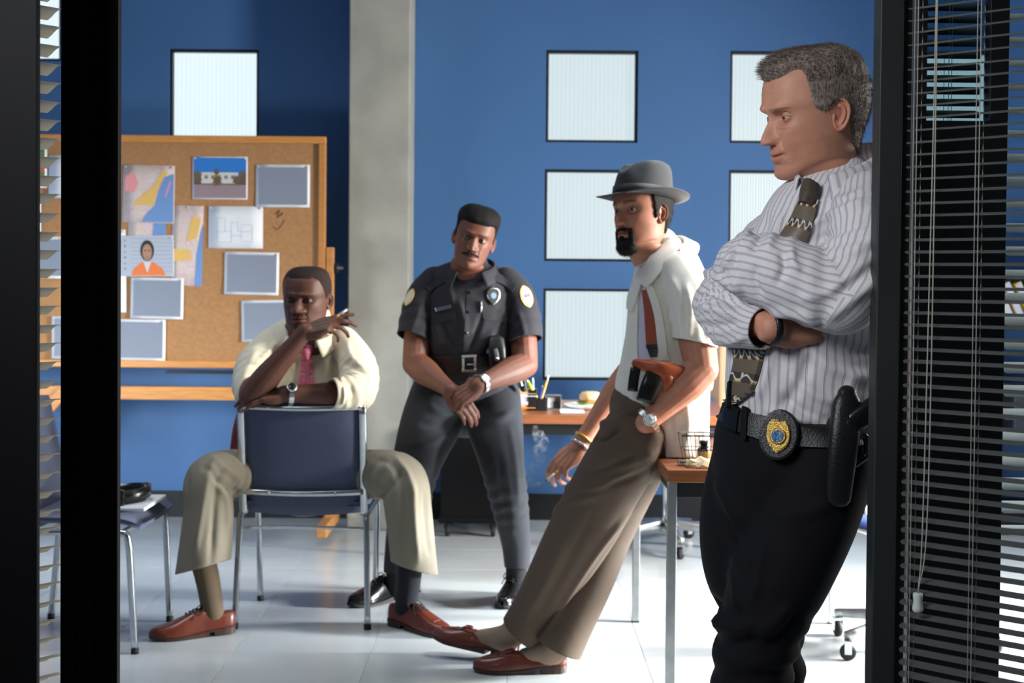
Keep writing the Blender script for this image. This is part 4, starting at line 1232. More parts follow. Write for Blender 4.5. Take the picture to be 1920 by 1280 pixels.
class Head:
    def __init__(s, loc, yaw, pitch, roll, scale=(1, 1, 1), res=1.0, neck_back=0.0, neck_side=0.0, nose=1.0, nose_w=1.0, lips=1.0, brow=1.0, jaw_w=1.0, chin=1.0, eye_open=1.0, gaze=(0, 0), frown=0.0,
                 lip_tint=(.95, .70, .68), stub=None, brow_tint=(.35, .3, .28), brow_t=.0042, brow_up=0.0, flush=(1.0, .90, .88), neck_fat=1.0, ear=1.0, mouth_w=1.0, smirk=0.0, eye_deep=0.0, jaw_drop=0.0, cheek=1.0, bags=1.0):
        s.scale = np.array(scale); s.loc = np.array(loc, float)
        s.R = np.array(Matrix.Rotation(math.radians(yaw), 3, 'Z') @ Matrix.Rotation(math.radians(pitch), 3, 'X') @ Matrix.Rotation(math.radians(roll), 3, 'Y'))
        K = HEAD_KEYS.copy()
        K[8:20, 5] *= jaw_w ** np.clip(np.linspace(0, 1.4, 12), 0, 1)
        K[14:17, 1] += .004 * (chin - 1) * np.array([.5, 1, 1])
        K[18:, 5] *= neck_fat; K[19:, 1] *= neck_fat
        idx = []
        dens = [4, 5, 6, 7, 8, 9, 14, 15, 17, 17, 17, 15, 14, 14, 12, 9, 7, 6, 5, 5, 6, 6, 6]
        for i, d in enumerate(dens): idx += list(i + np.arange(max(2, int(d * res))) / max(2, int(d * res)))
        idx.append(len(K) - 1)
        Kc = catmull(K, 20)
        ks = np.linspace(0, len(K) - 1, len(Kc))
        kk = np.stack([np.interp(idx, ks, Kc[:, c]) for c in range(8)], 1)
        nr, nc = len(kk), int(240 * res)
        t = np.linspace(-PI, PI, nc, endpoint=False)
        th = t - .5 * np.sin(t)
        ct, st = np.cos(th)[None], np.sin(th)[None]
        zf, Fr, zm, zb, B, Wd, nf, nb = (kk[:, c][:, None] for c in range(8))
        ne = np.where(ct > 0, nf, nb)
        x = Wd * np.sign(st) * np.abs(st) ** (2 / ne)
        fc = (Fr - B) / 2; fh = (Fr + B) / 2
        f = fc + fh * np.sign(ct) * np.abs(ct) ** (2 / ne)
        cc = np.sign(ct) * np.abs(ct)
        z = np.where(ct > 0, zm + (zf - zm) * ct ** 2, zm + (zb - zm) * ct ** 2)
        ax = np.abs(x)
        front = sst(.015, .05, f)
        def G(x0, z0, sx, sz): return np.exp(-((ax - x0) / sx) ** 2 - ((z - z0) / sz) ** 2) * front
        df = np.zeros_like(f); dz = np.zeros_like(f)
        f0 = f.copy()
        # eye sockets, brows, cheeks
        df -= .0085 * G(.031, .004, .017, .013) + .0050 * G(.0155, .005, .006, .009)
        df += .0042 * brow * G(.024, .0245, .019, .0075) + .0015 * brow * G(0, .022, .012, .008)
        df += .0040 * cheek * G(.046, -.020, .019, .015) - .0025 * G(.050, -.058, .015, .020)
        df += .0012 * bags * G(.031, -.0135, .012, .004) - .0008 * bags * G(.030, -.0185, .013, .003)
        df -= .003 * G(.062, .045, .010, .02)
        # frown lines between the brows and on the forehead
        if frown:
            df -= .0022 * frown * G(.0055, .024, .0016, .008)
            df += .0016 * frown * G(.011, .022, .004, .007) + .0014 * frown * G(0, .026, .003, .006)
            for zz in (.048, .060, .071): df -= .0007 * frown * np.exp(-((z - zz - .004 * np.cos(ax * 60)) / .0018) ** 2) * sst(.05, .03, ax) * front
        # nose
        zs = np.array([-.0500, -.0465, -.0435, -.0400, -.0350, -.0300, -.0220, -.0120, -.0020, .0080, .0160, .024])
        hh = np.array([0, .0015, .0085, .0175, .0232, .0228, .0190, .0135, .0070, .0030, .0010, 0])
        ww = np.array([.011, .011, .0115, .0118, .0122, .0112, .0095, .0085, .0075, .0080, .010, .012]) * nose_w
        zu = catmull(np.stack([zs, hh, ww], 1), 6)
        h = np.interp(z, zu[:, 0], zu[:, 1]) * nose; wn = np.interp(z, zu[:, 0], zu[:, 2])
        df += h * np.exp(-np.abs(ax / wn) ** 2.3) * front
        df += .0085 * nose * G(.0140 * nose_w, -.0370, .0052 * nose_w, .0058) + .002 * G(.009 * nose_w, -.039, .006, .005)
        df -= .0022 * G(.0220 * nose_w, -.0365, .0032, .0075)
        dz -= .0040 * nose * np.exp(-(x / .0125) ** 2 - ((z + .0375) / .0065) ** 2) * front
        df -= .0045 * G(.0066 * nose_w, -.0452, .0034, .0024)
        # mouth
        smz = smirk * .0045 * x / .025 + smirk * .002
        zmth = -.0672 - jaw_drop * .0 + smz * np.clip(ax / .025, 0, 1)
        mw = .0235 * mouth_w
        zl = z - (zmth + .0672)
        df += .0030 * np.exp(-(x / .032) ** 2 - ((z + .064) / .019) ** 2) * front
        df += .0048 * lips * np.exp(-((zl + .0612) / (.0050 + .001 * (lips - 1))) ** 2) * np.exp(-(x / (mw * .92)) ** 4) * front
        df += .0060 * lips * np.exp(-((zl + .0738) / .0056) ** 2) * np.exp(-(x / (mw * .80)) ** 4) * front
        df -= .0060 * np.exp(-((zl + .0672 + jaw_drop * .001) / (.0019 + .002 * jaw_drop)) ** 2) * np.exp(-(x / mw) ** 6) * front
        df -= .0028 * G(mw * 1.10, -.0675, .005, .006)
        df -= .0012 * G(0, -.0545, .0030, .0055) - .0006 * G(.0055, -.055, .002, .006)
        df -= .0042 * np.exp(-((z + .0842) / .0052) ** 2 - (x / .021) ** 2) * front
        df += .0034 * chin * G(0, -.1010, .015, .0105)
        # fold from nose to mouth corner
        d, tt = seg_dist(np.stack([ax.ravel(), z.ravel()], 1), [(.0185, -.036), (.025, -.047), (.031, -.062), (.032, -.076)])
        d = d.reshape(ax.shape); tt = tt.reshape(ax.shape)
        df -= .0019 * bags * np.exp(-(d / .0034) ** 2) * front * (1 - tt * .5)
        df += .0022 * cheek * G(.036, -.044, .010, .018)
        f = f + df; z2 = z + dz
        nk_ = np.clip(-.118 - z, 0, 1)
        f = f - neck_back * nk_; x = x + neck_side * nk_
        # eyes
        s.eyes = []
        tint = np.ones(f.shape + (3,))
        ex, ez, Rb = .0312, .0030, .0121
        fsurf = .0805
        fe = fsurf - Rb + .0030 - eye_deep
        dx = ax - ex; dzz = z - ez
        rr = np.hypot(dx, dzz)
        lid = fe + np.sqrt(np.clip((Rb + .0011) ** 2 - dx ** 2 - dzz ** 2, 1e-9, None))
        wl = (1 - sst(.0105, .0185, np.hypot(dx, dzz * 1.15))) * front
        f = f * (1 - wl) + np.maximum(lid, f - .004) * wl
        q = dx / .0142
        slant = .0012 * q
        up = np.where(np.abs(q) < 1, .0052 * eye_open * (1 - np.abs(q) ** 2.2) + slant * .6, -1)
        lo = np.where(np.abs(q) < 1, -.0042 * (eye_open * .5 + .5) * (1 - np.abs(q) ** 2.0) + slant * .6, 1)
        inside = (dzz < up) & (dzz > lo) & (front > .5)
        edge = np.minimum(up - dzz, dzz - lo)
        fin = fe + np.sqrt(np.clip((Rb - .0045) ** 2 - dx ** 2 - dzz ** 2, 1e-9, None))
        f = np.where(inside, f * (1 - sst(0, .0012, edge)) + fin * sst(0, .0012, edge), f)
        f -= .0011 * np.exp(-((dzz - up - .0040) / .0011) ** 2) * (np.abs(q) < 1.05) * front * bags     # crease over the lid
        lash = np.exp(-((dzz - up) / .0010) ** 2) * (np.abs(q) < 1) * front
        tint *= (1 - .7 * lash)[..., None]
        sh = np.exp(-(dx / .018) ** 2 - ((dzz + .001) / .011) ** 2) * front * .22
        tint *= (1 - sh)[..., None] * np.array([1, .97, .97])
        for sx in (-1, 1): s.eyes.append(((sx * ex, fe, ez), Rb))
        s.gaze = gaze
        # eyebrows: raised and dark
        bx = np.clip((ax - .0125) / .039, 0, 1)
        zbw = .0200 + brow_up + .0060 * np.sin(np.clip(bx, 0, 1) * PI * .62) - .0045 * frown * (1 - bx) ** 2
        tb = brow_t * (1.0 - .55 * bx ** 2)
        bm_ = np.exp(-((z - zbw) / tb) ** 4) * sst(.010, .0145, ax) * sst(.056, .047, ax) * front
        f += .0012 * bm_
        bnoise = .75 + .25 * np.sin(x * 3100 + z * 2400) * np.sin(z * 3900 - x * 1500)
        tint = tint * (1 - bm_ * bnoise)[..., None] + np.array(brow_tint) * (bm_ * bnoise)[..., None]
        # lips, nostrils, stubble, flush
        up_l = np.exp(-((zl + .0622) / .0042) ** 4); lo_l = np.exp(-((zl + .0728) / .0050) ** 4)
        lm = np.maximum(up_l, lo_l) * np.exp(-(x / mw) ** 6) * front
        tint = tint * (1 - lm * .85)[..., None] + tint * np.array(lip_tint) * (lm * .85)[..., None]
        ml = np.exp(-((zl + .0672) / .0013) ** 2) * np.exp(-(x / mw) ** 6) * front
        tint *= (1 - .55 * ml)[..., None]
        no = np.exp(-((ax - .0066 * nose_w) / .0036) ** 2 - ((z + .0448) / .0022) ** 2) * front
        tint *= (1 - .75 * no)[..., None]
        fl = np.clip(G(.040, -.022, .022, .018) * .7 + G(0, -.034, .016, .012), 0, 1)
        tint = tint * (1 - fl[..., None] * (1 - np.array(flush)))
        if stub is not None:
            sm = np.clip(sst(-.040, -.058, z - .25 * np.clip(ax - .03, 0, 1)) * sst(-.01, .03, f) * (z > -.13), 0, 1) * (1 - lm)
            tint = tint * (1 - sm[..., None] * (1 - np.array(stub)))
        s.x, s.f, s.z, s.th, s.ct = x, f, z2, np.degrees(np.arctan2(ax, f - fc * 0)), ct
        s.nr, s.nc = nr, nc
        i, j = np.meshgrid(np.arange(nr - 1), np.arange(nc), indexing='ij')
        j2 = (j + 1) % nc
        s.Q = np.stack([i * nc + j, i * nc + j2, (i + 1) * nc + j2, (i + 1) * nc + j], -1).reshape(-1, 4)
        s.tint = tint.reshape(-1, 3)
        s.Vl = np.stack([x, -f, z2], -1).reshape(-1, 3)
        s.Nl = normals(s.Vl, s.Q)
        if (s.Nl * (s.Vl - np.array([0, 0, 0]))).sum() < 0: s.Nl = -s.Nl; s.Q = s.Q[:, ::-1]
        s.ear_k = ear
    def W(s, Vl): return (np.asarray(Vl) * s.scale) @ s.R.T + s.loc
    def ears(s):
        out = []
        for sx in (-1, 1):
            nr, na = 14, 40
            r = np.linspace(0, 1, nr)[:, None]; a = np.linspace(0, 2 * PI, na, endpoint=False)[None]
            ca, sa = np.cos(a), np.sin(a)               # ca>0: to the back, sa>0: up
            wid = .0178 * (1 + .18 * sa - .10 * (sa < -.5) * (-sa - .5)) * np.where(ca < 0, .80, 1.06)
            X = r * ca * wid; Z = r * sa * .0315 - .001
            rim = np.where(ca > -.75, 1.0, .25) * (1 - .6 * sst(-.55, -.95, sa))
            hgt = .0055 * rim * np.exp(-((r - .90) / .10) ** 2) - .0015 * np.exp(-((r - .72) / .10) ** 2) * rim
            hgt = hgt + .0040 * np.exp(-((r - .50) / .13) ** 2) * sst(-.3, .3, ca + .25 * sa) - .0070 * np.exp(-(r / .36) ** 2)
            hgt = hgt + .0050 * np.exp(-((r - .62) / .2) ** 2) * np.exp(-((a - PI * 1.03) / .35) ** 2)
            hgt = hgt - .004 * sst(.9, 1.0, r)
            tip = math.radians(24)
            def place(h):
                e1 = np.array([math.sin(tip), math.cos(tip), 0]); nn = np.array([math.cos(tip), -math.sin(tip), 0]); e2 = np.array([-.05, .14, .99])
                c = np.array([.0725, .0085, -.006])
                p = c + X[..., None] * e1 * s.ear_k + Z[..., None] * e2 * s.ear_k + h[..., None] * nn
                p[..., 0] *= sx
                return p.reshape(-1, 3)
            Vf = place(hgt + .004 + .0 * X); Vb = place(hgt * .3 - .0035 - .006 * (1 - r) + 0 * a)
            V = np.vstack([Vf, Vb]); k = nr * na
            F = []
            for i in range(nr - 1):
                for j in range(na):
                    q = [i * na + j, i * na + (j + 1) % na, (i + 1) * na + (j + 1) % na, (i + 1) * na + j]
                    if sx < 0: q = q[::-1]
                    F.append(q); F.append([b + k for b in q[::-1]])
            for j in range(na):
                q = [(nr - 1) * na + j, (nr - 1) * na + (j + 1) % na, k + (nr - 1) * na + (j + 1) % na, k + (nr - 1) * na + j]
                F.append(q if sx > 0 else q[::-1])
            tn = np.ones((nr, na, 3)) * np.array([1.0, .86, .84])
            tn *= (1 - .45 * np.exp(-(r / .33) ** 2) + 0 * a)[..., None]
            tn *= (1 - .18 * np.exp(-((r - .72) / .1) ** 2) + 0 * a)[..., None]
            tn = tn.reshape(-1, 3)
            out.append((s.W(V), F, np.vstack([tn, tn])))
        return out
    def add_eyes(s, parent, iris, white=(.62, .58, .55, 1)):
        mw, mi, mp = mat('eye_white', white, .35), mat('iris', iris, .25), mat('pupil', (.004, .004, .004, 1), .2)
        for (c, r) in s.eyes:
            g = Vector((s.gaze[0], -1, s.gaze[1])).normalized()
            q = g.to_track_quat('Z', 'Y').to_matrix()
            angs = [0, 4, 9.5, 10, 15, 20, 26, 27, 35, 45, 60, 80, 110, 150, 180]
            V, F, fm = [], [], []
            k = 24
            for a in angs:
                for i in range(k):
                    b = 2 * PI * i / k; ra = math.radians(a)
                    rr = r * (1 + .035 * max(0, 1 - a / 26))
                    p = q @ Vector((math.sin(ra) * math.cos(b) * rr, math.sin(ra) * math.sin(b) * rr, math.cos(ra) * rr))
                    V.append((c[0] + p.x, -c[1] + p.y, c[2] + p.z))
            for i in range(len(angs) - 1):
                for j in range(k):
                    F.append([i * k + j, i * k + (j + 1) % k, (i + 1) * k + (j + 1) % k, (i + 1) * k + j])
                    fm.append(2 if angs[i + 1] <= 10 else 1 if angs[i + 1] <= 27 else 0)
            mesh_obj('eye', s.W(V), F, None, parent, world=True, mats=[mw, mi, mp], fmat=fm)
    def shell(s, name, mask, thick, material, parent, wob=0.0, seed=1, thr=.06, shift=None):
        """hair or beard: the masked scalp raised to a thickness"""
        mk = mask.reshape(-1)
        keep = mk[s.Q].max(1) > thr
        Qk = s.Q[keep]
        used = np.unique(Qk)
        mp = -np.ones(len(mk), int); mp[used] = np.arange(len(used))
        t = np.broadcast_to(thick, s.x.shape).reshape(-1)[used] * sst(.0, 1.0, mk[used]) - .0012 * (mk[used] < .25)
        V = s.Vl[used] + s.Nl[used] * t[:, None]
        if wob: V = V + s.Nl[used] * (wob * SineNoise(seed, 170)(s.Vl[used]) * sst(.2, 1, mk[used]))[:, None]
        if shift is not None: V = V + shift(s.Vl[used]) * (sst(0.2, 1, mk[used]))[:, None]
        o = mesh_obj(name, s.W(V), mp[Qk], material, parent, world=True)
        s.last = (V, s.Nl[used], mk[used])
        return o
    def strands(s, name, n, length, material, parent, comb, lift=.6, width=.0006, jit=.35, seed=5, thr=.35, sel=None):
        """thin tapered hairs rooted on the last shell"""
        V0, N0, mk = s.last
        r = np.random.default_rng(seed)
        cand = np.where((mk > thr) & (np.ones(len(mk), bool) if sel is None else sel(V0)))[0]
        pick = r.choice(cand, n)
        p = V0[pick] + r.normal(size=(n, 3)) * .0008 - N0[pick] * .002
        cb = comb(V0[pick])
        d = N0[pick] * lift + cb + r.normal(size=(n, 3)) * jit
        d /= np.linalg.norm(d, axis=1)[:, None]
        d2 = d * .6 + cb * .7; d2 /= np.linalg.norm(d2, axis=1)[:, None] + 1e-9
        Ls = length * r.uniform(.6, 1.15, n)[:, None]
        side = np.cross(d, r.normal(size=(n, 3))); side /= np.linalg.norm(side, axis=1)[:, None]
        w = width
        pts = [p - side * w / 2, p + side * w / 2, p + d * Ls * .5 + side * w * .4, p + d * Ls * .5 - side * w * .4, p + d * Ls * .5 + d2 * Ls * .5 + side * w * .12, p + d * Ls * .5 + d2 * Ls * .5 - side * w * .12]
        V = np.stack(pts, 1).reshape(-1, 3)
        b = np.arange(n)[:, None] * 6
        Q = np.vstack([b + np.array([[0, 1, 2, 3]]), b + np.array([[3, 2, 4, 5]])])
        o = mesh_obj(name, s.W(V), Q, material, parent, world=True)
        o['kind'] = 'stuff'
        return o

# ------------------------------------------------------------------ arms and hands
def unit(v): return Vector(v).normalized()
def hand_tubes(wrist, fdir, dorsal, thumb, curls, spread=(4, 1, -2, -6), tcurl=None, k=1.0):
    """wrist point, direction of the fingers, direction of the back of the hand, +1/-1 side of the thumb; curls: three bends per finger"""
    X = unit(fdir); Z = Vector(dorsal); Z = (Z - X * Z.dot(X)).normalized(); Y = Z.cross(X) * thumb
    wr = Vector(wrist)
    def pt(x, y, z): return wr + (X * x + Y * y + Z * z) * k
    out = []
    base = [(.090, .0275), (.094, .0085), (.090, -.0105), (.080, -.0275)]
    lens = [(.043, .026, .021), (.047, .030, .022), (.043, .028, .021), (.034, .021, .019)]
    rad = [1, 1.03, .98, .86]
    for i in range(4):
        bx, by = base[i]
        mc = [pt(-.012, by * .45, 0), pt(.03, by * .75, -.001), pt(.065, by * .95, .001), pt(bx, by, .001)]
        out.append(tube(mc, [(.0150 * k, .0150 * k), (.0140 * k, .0150 * k), (.0125 * k, .0130 * k), (.0108 * k, .0112 * k)], 12, 3))
        a = 0; p = pt(bx, by, .001); sp = math.radians(spread[i])
        pts, rr = [p - X * .008 * k, p], [.0104 * rad[i] * k, .0102 * rad[i] * k]
        for j in range(3):
            a += math.radians(curls[i][j])
            dv = (X * math.cos(sp) + Y * math.sin(sp)) * math.cos(a) - Z * math.sin(a)
            n = 2
            for q in range(1, n + 1):
                pts.append(p + dv * lens[i][j] * k * q / n)
                r_ = (.0098, .0086, .0076, .0064)
                rr.append((r_[j] + (r_[j + 1] - r_[j]) * q / n) * rad[i] * k * (1.04 if q == n and j < 2 else .98))
            p = p + dv * lens[i][j] * k
        out.append(tube(pts, rr, 12, 2))
    out.append(tube([pt(-.01, .012, -.004), pt(.022, .026, -.012), pt(.045, .032, -.014)], [.0155 * k, .0165 * k, .012 * k], 12, 3))
    out.append(tube([pt(.0, -.018, -.006), pt(.04, -.027, -.010), pt(.07, -.027, -.006)], [.013 * k, .0135 * k, .010 * k], 12, 3))
    tc = tcurl or [(.018, .024, -.010), (.048, .046, -.020), (.078, .056, -.026), (.102, .056, -.030)]
    out.append(tube([pt(*q) for q in tc], [.0150 * k, .0122 * k, .0106 * k, .0080 * k], 12, 4))
    return out

def arm_tubes(sh, el, wr, r=(.052, .044, .030), k=1.0):
    sh, el, wr = Vector(sh), Vector(el), Vector(wr)
    f = wr - el
    return [tube([sh, sh.lerp(el, .5), el], [r[0] * k, (r[0] + r[1]) / 2 * k * 1.02, r[1] * k * .96], 16, 5),
            tube([el, el.lerp(wr, .28), el.lerp(wr, .62), el.lerp(wr, .88), wr + f.normalized() * .006], [r[1] * k * .97, r[1] * k * 1.04, (r[1] * .45 + r[2] * .55) * k, r[2] * k, r[2] * k * .96], 16, 5)]

def body_mesh(parent, head, limbs, skin, hidden=(), voxel=.0028):
    """one skin object: head and neck, arms with hands (melted), and the body under the clothes"""
    V, F, T = [], [], []
    o = 0
    def add(v, f, t):
        nonlocal o
        V.append(v); T.append(t)
        F.extend([[a + o for a in q] for q in (f.tolist() if isinstance(f, np.ndarray) else f)]); o += len(v)
    add(head.W(head.Vl), head.Q, head.tint)
    for v, f, t in head.ears(): add(v, f, t)
    bv = []
    for tubes in limbs:
        v, f = join(tubes)
        v, q = remesh(v, f, voxel)
        v = relax(v, q, 3, .5, -.51)
        t = np.ones((len(v), 3)) * np.array([1.0, .95, .94])
        bv.append((v, q))
        add(v, q, t)
    for t in hidden: add(t['V'], t['F'], np.ones((len(t['V']), 3)))
    b = mesh_obj('body', np.vstack(V), F, skin, parent, world=True)
    ca = b.data.color_attributes.new('tint', 'FLOAT_COLOR', 'POINT')
    tt = np.ones((o, 4)); tt[:, :3] = np.clip(np.vstack(T), 0, 2)
    ca.data.foreach_set('color', tt.ravel())
    return b, [BVHTree.FromPolygons(v.tolist(), q.tolist()) for v, q in bv]

# ------------------------------------------------------------------ shoes
def shoe(parent, heel, yaw, upper, sole, length=.295, style='oxford', pitch=0.0, roll=0.0, lace_m=None, name='shoe', width=1.0):
    """heel: point on the floor under the middle of the heel; yaw: direction of the toe about Z (0 = +X)"""
    Mx = Matrix.Translation(Vector(heel)) @ Matrix.Rotation(yaw, 4, 'Z') @ Matrix.Rotation(pitch, 4, 'Y') @ Matrix.Rotation(roll, 4, 'X')
    r = thing_part(name, parent)
    ts = np.array([0, .02, .06, .14, .26, .38, .50, .62, .74, .84, .92, .97, 1.0])
    hw = np.array([.010, .022, .030, .0335, .0325, .0320, .0365, .0425, .0450, .0400, .0300, .0200, .006]) * width
    zb = np.array([.024, .024, .023, .022, .020, .015, .010, .008, .008, .009, .011, .013, .015])
    if style == 'oxford': ht = np.array([.070, .078, .080, .078, .076, .092, .087, .072, .058, .050, .045, .040, .030])
    elif style == 'boot': ht = np.array([.078, .086, .088, .086, .086, .098, .092, .076, .062, .056, .052, .046, .034])
    else: ht = np.array([.060, .066, .066, .058, .051, .050, .066, .066, .056, .050, .045, .040, .030])
    tt = np.linspace(0, 1, 49); tt = np.sin((tt - .5) * PI) * .5 + .5
    hw, zb, ht = (np.interp(tt, ts, a) for a in (hw, zb, ht))
    V, F = [], []
    k = 24
    for i, t in enumerate(tt):
        x = -.055 + t * length
        lat = .004 * math.sin(t * PI) * 1.0
        for j in range(k + 1):
            a = PI * j / k
            c, s_ = math.cos(a), math.sin(a)
            y = hw[i] * np.sign(c) * abs(c) ** .62
            full = s_ ** .75
            z = zb[i] + (ht[i] - zb[i]) * full
            if style != 'oxford' or t > .4: z = zb[i] + (ht[i] - zb[i]) * s_ ** (.72 if t < .55 else .80)
            V.append((x, y * (1 - .12 * max(0, (z - zb[i]) / .07 - .3)) + lat, z))
    for i in range(len(tt) - 1):
        for j in range(k): F.append([i * (k + 1) + j, i * (k + 1) + j + 1, (i + 1) * (k + 1) + j + 1, (i + 1) * (k + 1) + j])
        F.append([i * (k + 1), (i + 1) * (k + 1), (i + 1) * (k + 1) + k, i * (k + 1) + k])
    V = np.array(V)
    def out(nm, V_, F_, m, sm=True):
        Vw = (np.asarray(V_, float) @ np.array(Mx.to_3x3()).T) + np.array(Mx.translation)
        return mesh_obj(nm, Vw, F_, m, r, smooth=sm, world=True)
    out('upper', V, F, upper)
    # sole and heel
    def slab(t0, t1, zlo, zhi, grow, nm):
        q = np.linspace(t0, t1, 26)
        L_, Lo = [], []
        h = np.interp(q, tt, hw) + grow
        xx = -.055 + q * length
        ring = [(x, a + .004 * math.sin(t * PI)) for x, a, t in zip(xx, h, q)] + [(x, -a + .004 * math.sin(t * PI)) for x, a, t in zip(xx[::-1], h[::-1], q[::-1])]
        n = len(ring); rise = lambda x: .010 * max(0, (x + .055) / length - .78) ** 1.5 / .1
        Vs = [(x, y, zlo + rise(x) * .8) for x, y in ring] + [(x, y, zhi(x) if callable(zhi) else zhi) for x, y in ring]
        Fs = [list(range(n))[::-1], [n + i for i in range(n)]] + [[i, (i + 1) % n, n + (i + 1) % n, n + i] for i in range(n)]
        out(nm, Vs, Fs, sole, False)
    zt = lambda x: float(np.interp((x + .055) / length, tt, zb)) + .0035
    slab(.34, 1.0, .001, zt, .003, 'sole')
    slab(0.0, .38, .016, zt, .003, 'welt')
    slab(0.005, .27, 0.0, .0175, .001, 'heel')
    top = lambda t: float(np.interp(t, tt, ht)); X_ = lambda t: -.055 + t * length
    lm = lace_m or M['rubber']
    def ptube(nm, pts, rad, m):
        t = tube(pts, [rad] * len(pts), 8, 4, caps='flat'); out(nm, t['V'], t['F'], m)
    if style in ('oxford', 'boot'):
        for q in range(5):
            t = .40 + q * .042
            ptube('lace', [(X_(t), -.017, top(t) - .002), (X_(t) + .002, 0, top(t) + .006), (X_(t) + .004, .017, top(t) - .002)], .0024, lm)
        for sy in (-1, 1):
            ptube('lace', [(X_(.41), 0, top(.41) + .006), (X_(.40) - .004, sy * .020, top(.41) + .012), (X_(.42), sy * .034, top(.41) - .002), (X_(.45), sy * .026, top(.45) - .010), (X_(.43), sy * .004, top(.43) + .003)], .0019, lm)
            ptube('lace', [(X_(.42), 0, top(.42) + .004), (X_(.47), sy * .022, top(.47)), (X_(.54), sy * .034, top(.54) - .018)], .0019, lm)
        # toe cap seam
        ptube('seam', [(X_(.80), y * float(np.interp(.80, tt, hw)) * .98, zb_t + (top(.80) - zb_t) * math.sqrt(max(0, 1 - abs(y) ** 2.6)) + .0005) for y in np.linspace(-1, 1, 13) for zb_t in (float(np.interp(.8, tt, zb)),)], .0010, upper)
    else:
        # apron seam of a loafer, strap and tassels
        pts = []
        for a in np.linspace(-1, 1, 21):
            t = .50 + .40 * math.cos(a * PI / 2) ** .7
            y = .72 * a * float(np.interp(min(t, .8), tt, hw))
            c = abs(y) / max(1e-4, float(np.interp(t, tt, hw)))
            zb_t = float(np.interp(t, tt, zb))
            s_ = math.sqrt(max(0, 1 - c ** (2 / .62)))
            pts.append((X_(t), y + .004, zb_t + (top(t) - zb_t) * s_ ** .8 + .0008))
        ptube('apron_seam', pts, .0021, upper)
        for q in range(9):
            a = -.8 + q * .2
            t = .50 + .40 * math.cos(a * PI / 2) ** .7
            y = .72 * a * float(np.interp(min(t, .8), tt, hw))
            ptube('weave', [(X_(t) - .004, y * .8 + .004, top(t) + .001), (X_(t) - .016, y * .62 + .004, top(t - .05) + .0012)], .0024, upper)
        ptube('strap', [(X_(.52), s2 * .036, top(.52) - .022 + .020 * (1 - s2 * s2)) for s2 in np.linspace(-1, 1, 9)], .0032, upper)
        for sy in (-1, 1):
            ptube('tassel', [(X_(.56), sy * .004 + .003, top(.56) + .003), (X_(.58), sy * .010 + .003, top(.58) + .005), (X_(.615), sy * .014 + .003, top(.61) + .003)], .0036, upper)
            ptube('tassel', [(X_(.60), sy * .013 + .003, top(.60) + .003), (X_(.645), sy * .017 + .003, top(.645) + .0015)], .0052, upper)
    return r

def thing_part(name, parent):
    """an Empty for a part that has pieces of its own"""
    o = bpy.data.objects.new(name, None); COL.objects.link(o); o.parent = parent
    o.empty_display_size = .02
    return o

def watch(parent, c, axis, out, r, strap_m, face_m, case_m, face_r=.019, name='wrist_watch'):
    """strap round a wrist of radius r about axis, with the face on the side 'out'"""
    g = thing_part(name, parent)
    ax = unit(axis); o = Vector(out); o = (o - ax * o.dot(ax)).normalized(); s = ax.cross(o)
    c = Vector(c)
    V, F = [], []
    k = 32
    for i in range(k):
        a = 2 * PI * i / k
        d = o * math.cos(a) + s * math.sin(a) * 1.08
        for rr, w in ((r, -.0085), (r + .0035, -.0085), (r + .0035, .0085), (r, .0085)): V.append(tuple(c + d * rr + ax * w))
    for i in range(k):
        j = (i + 1) % k
        for q in range(4): F.append([i * 4 + q, i * 4 + (q + 1) % 4, j * 4 + (q + 1) % 4, j * 4 + q])
    mesh_obj('strap', V, F, strap_m, g, world=True, smooth=False)
    Rm = np.array(Matrix((s, ax, o)).transposed())
    v, f = lathe([(.0005, 0), (face_r, 0), (face_r + .001, .003), (face_r, .007), (face_r * .84, .008), (face_r * .82, .0072)], 24)
    mesh_obj('watch_case', np.array(v) @ Rm.T + np.array(c + o * (r + .0005)), f, case_m, g, world=True)
    v, f = lathe([(.0005, .0074), (face_r * .82, .0074), (face_r * .8, .0078), (.0005, .0078)], 24)
    mesh_obj('dial', np.array(v) @ Rm.T + np.array(c + o * (r + .0005)), f, face_m, g, world=True)
    for an, ln in ((.6, .6), (2.3, .45)):
        dd = s * math.cos(an) + ax * math.sin(an); pp = c + o * (r + .0092)
        t = tube([pp, pp + dd * face_r * ln], [.0008, .0008], 6, 1, caps='flat'); mesh_obj('watch_hand', t['V'], t['F'], M['rubber'], g, world=True)
    return g

# ================================================================== THE STANDING DETECTIVE AT THE DOOR JAMB
def hmask(H, th, zh, soft=.006):
    """hair mask: above a hairline given by height against angle from the face"""
    return sst(-soft, soft, H.z - np.interp(H.th, th, zh))

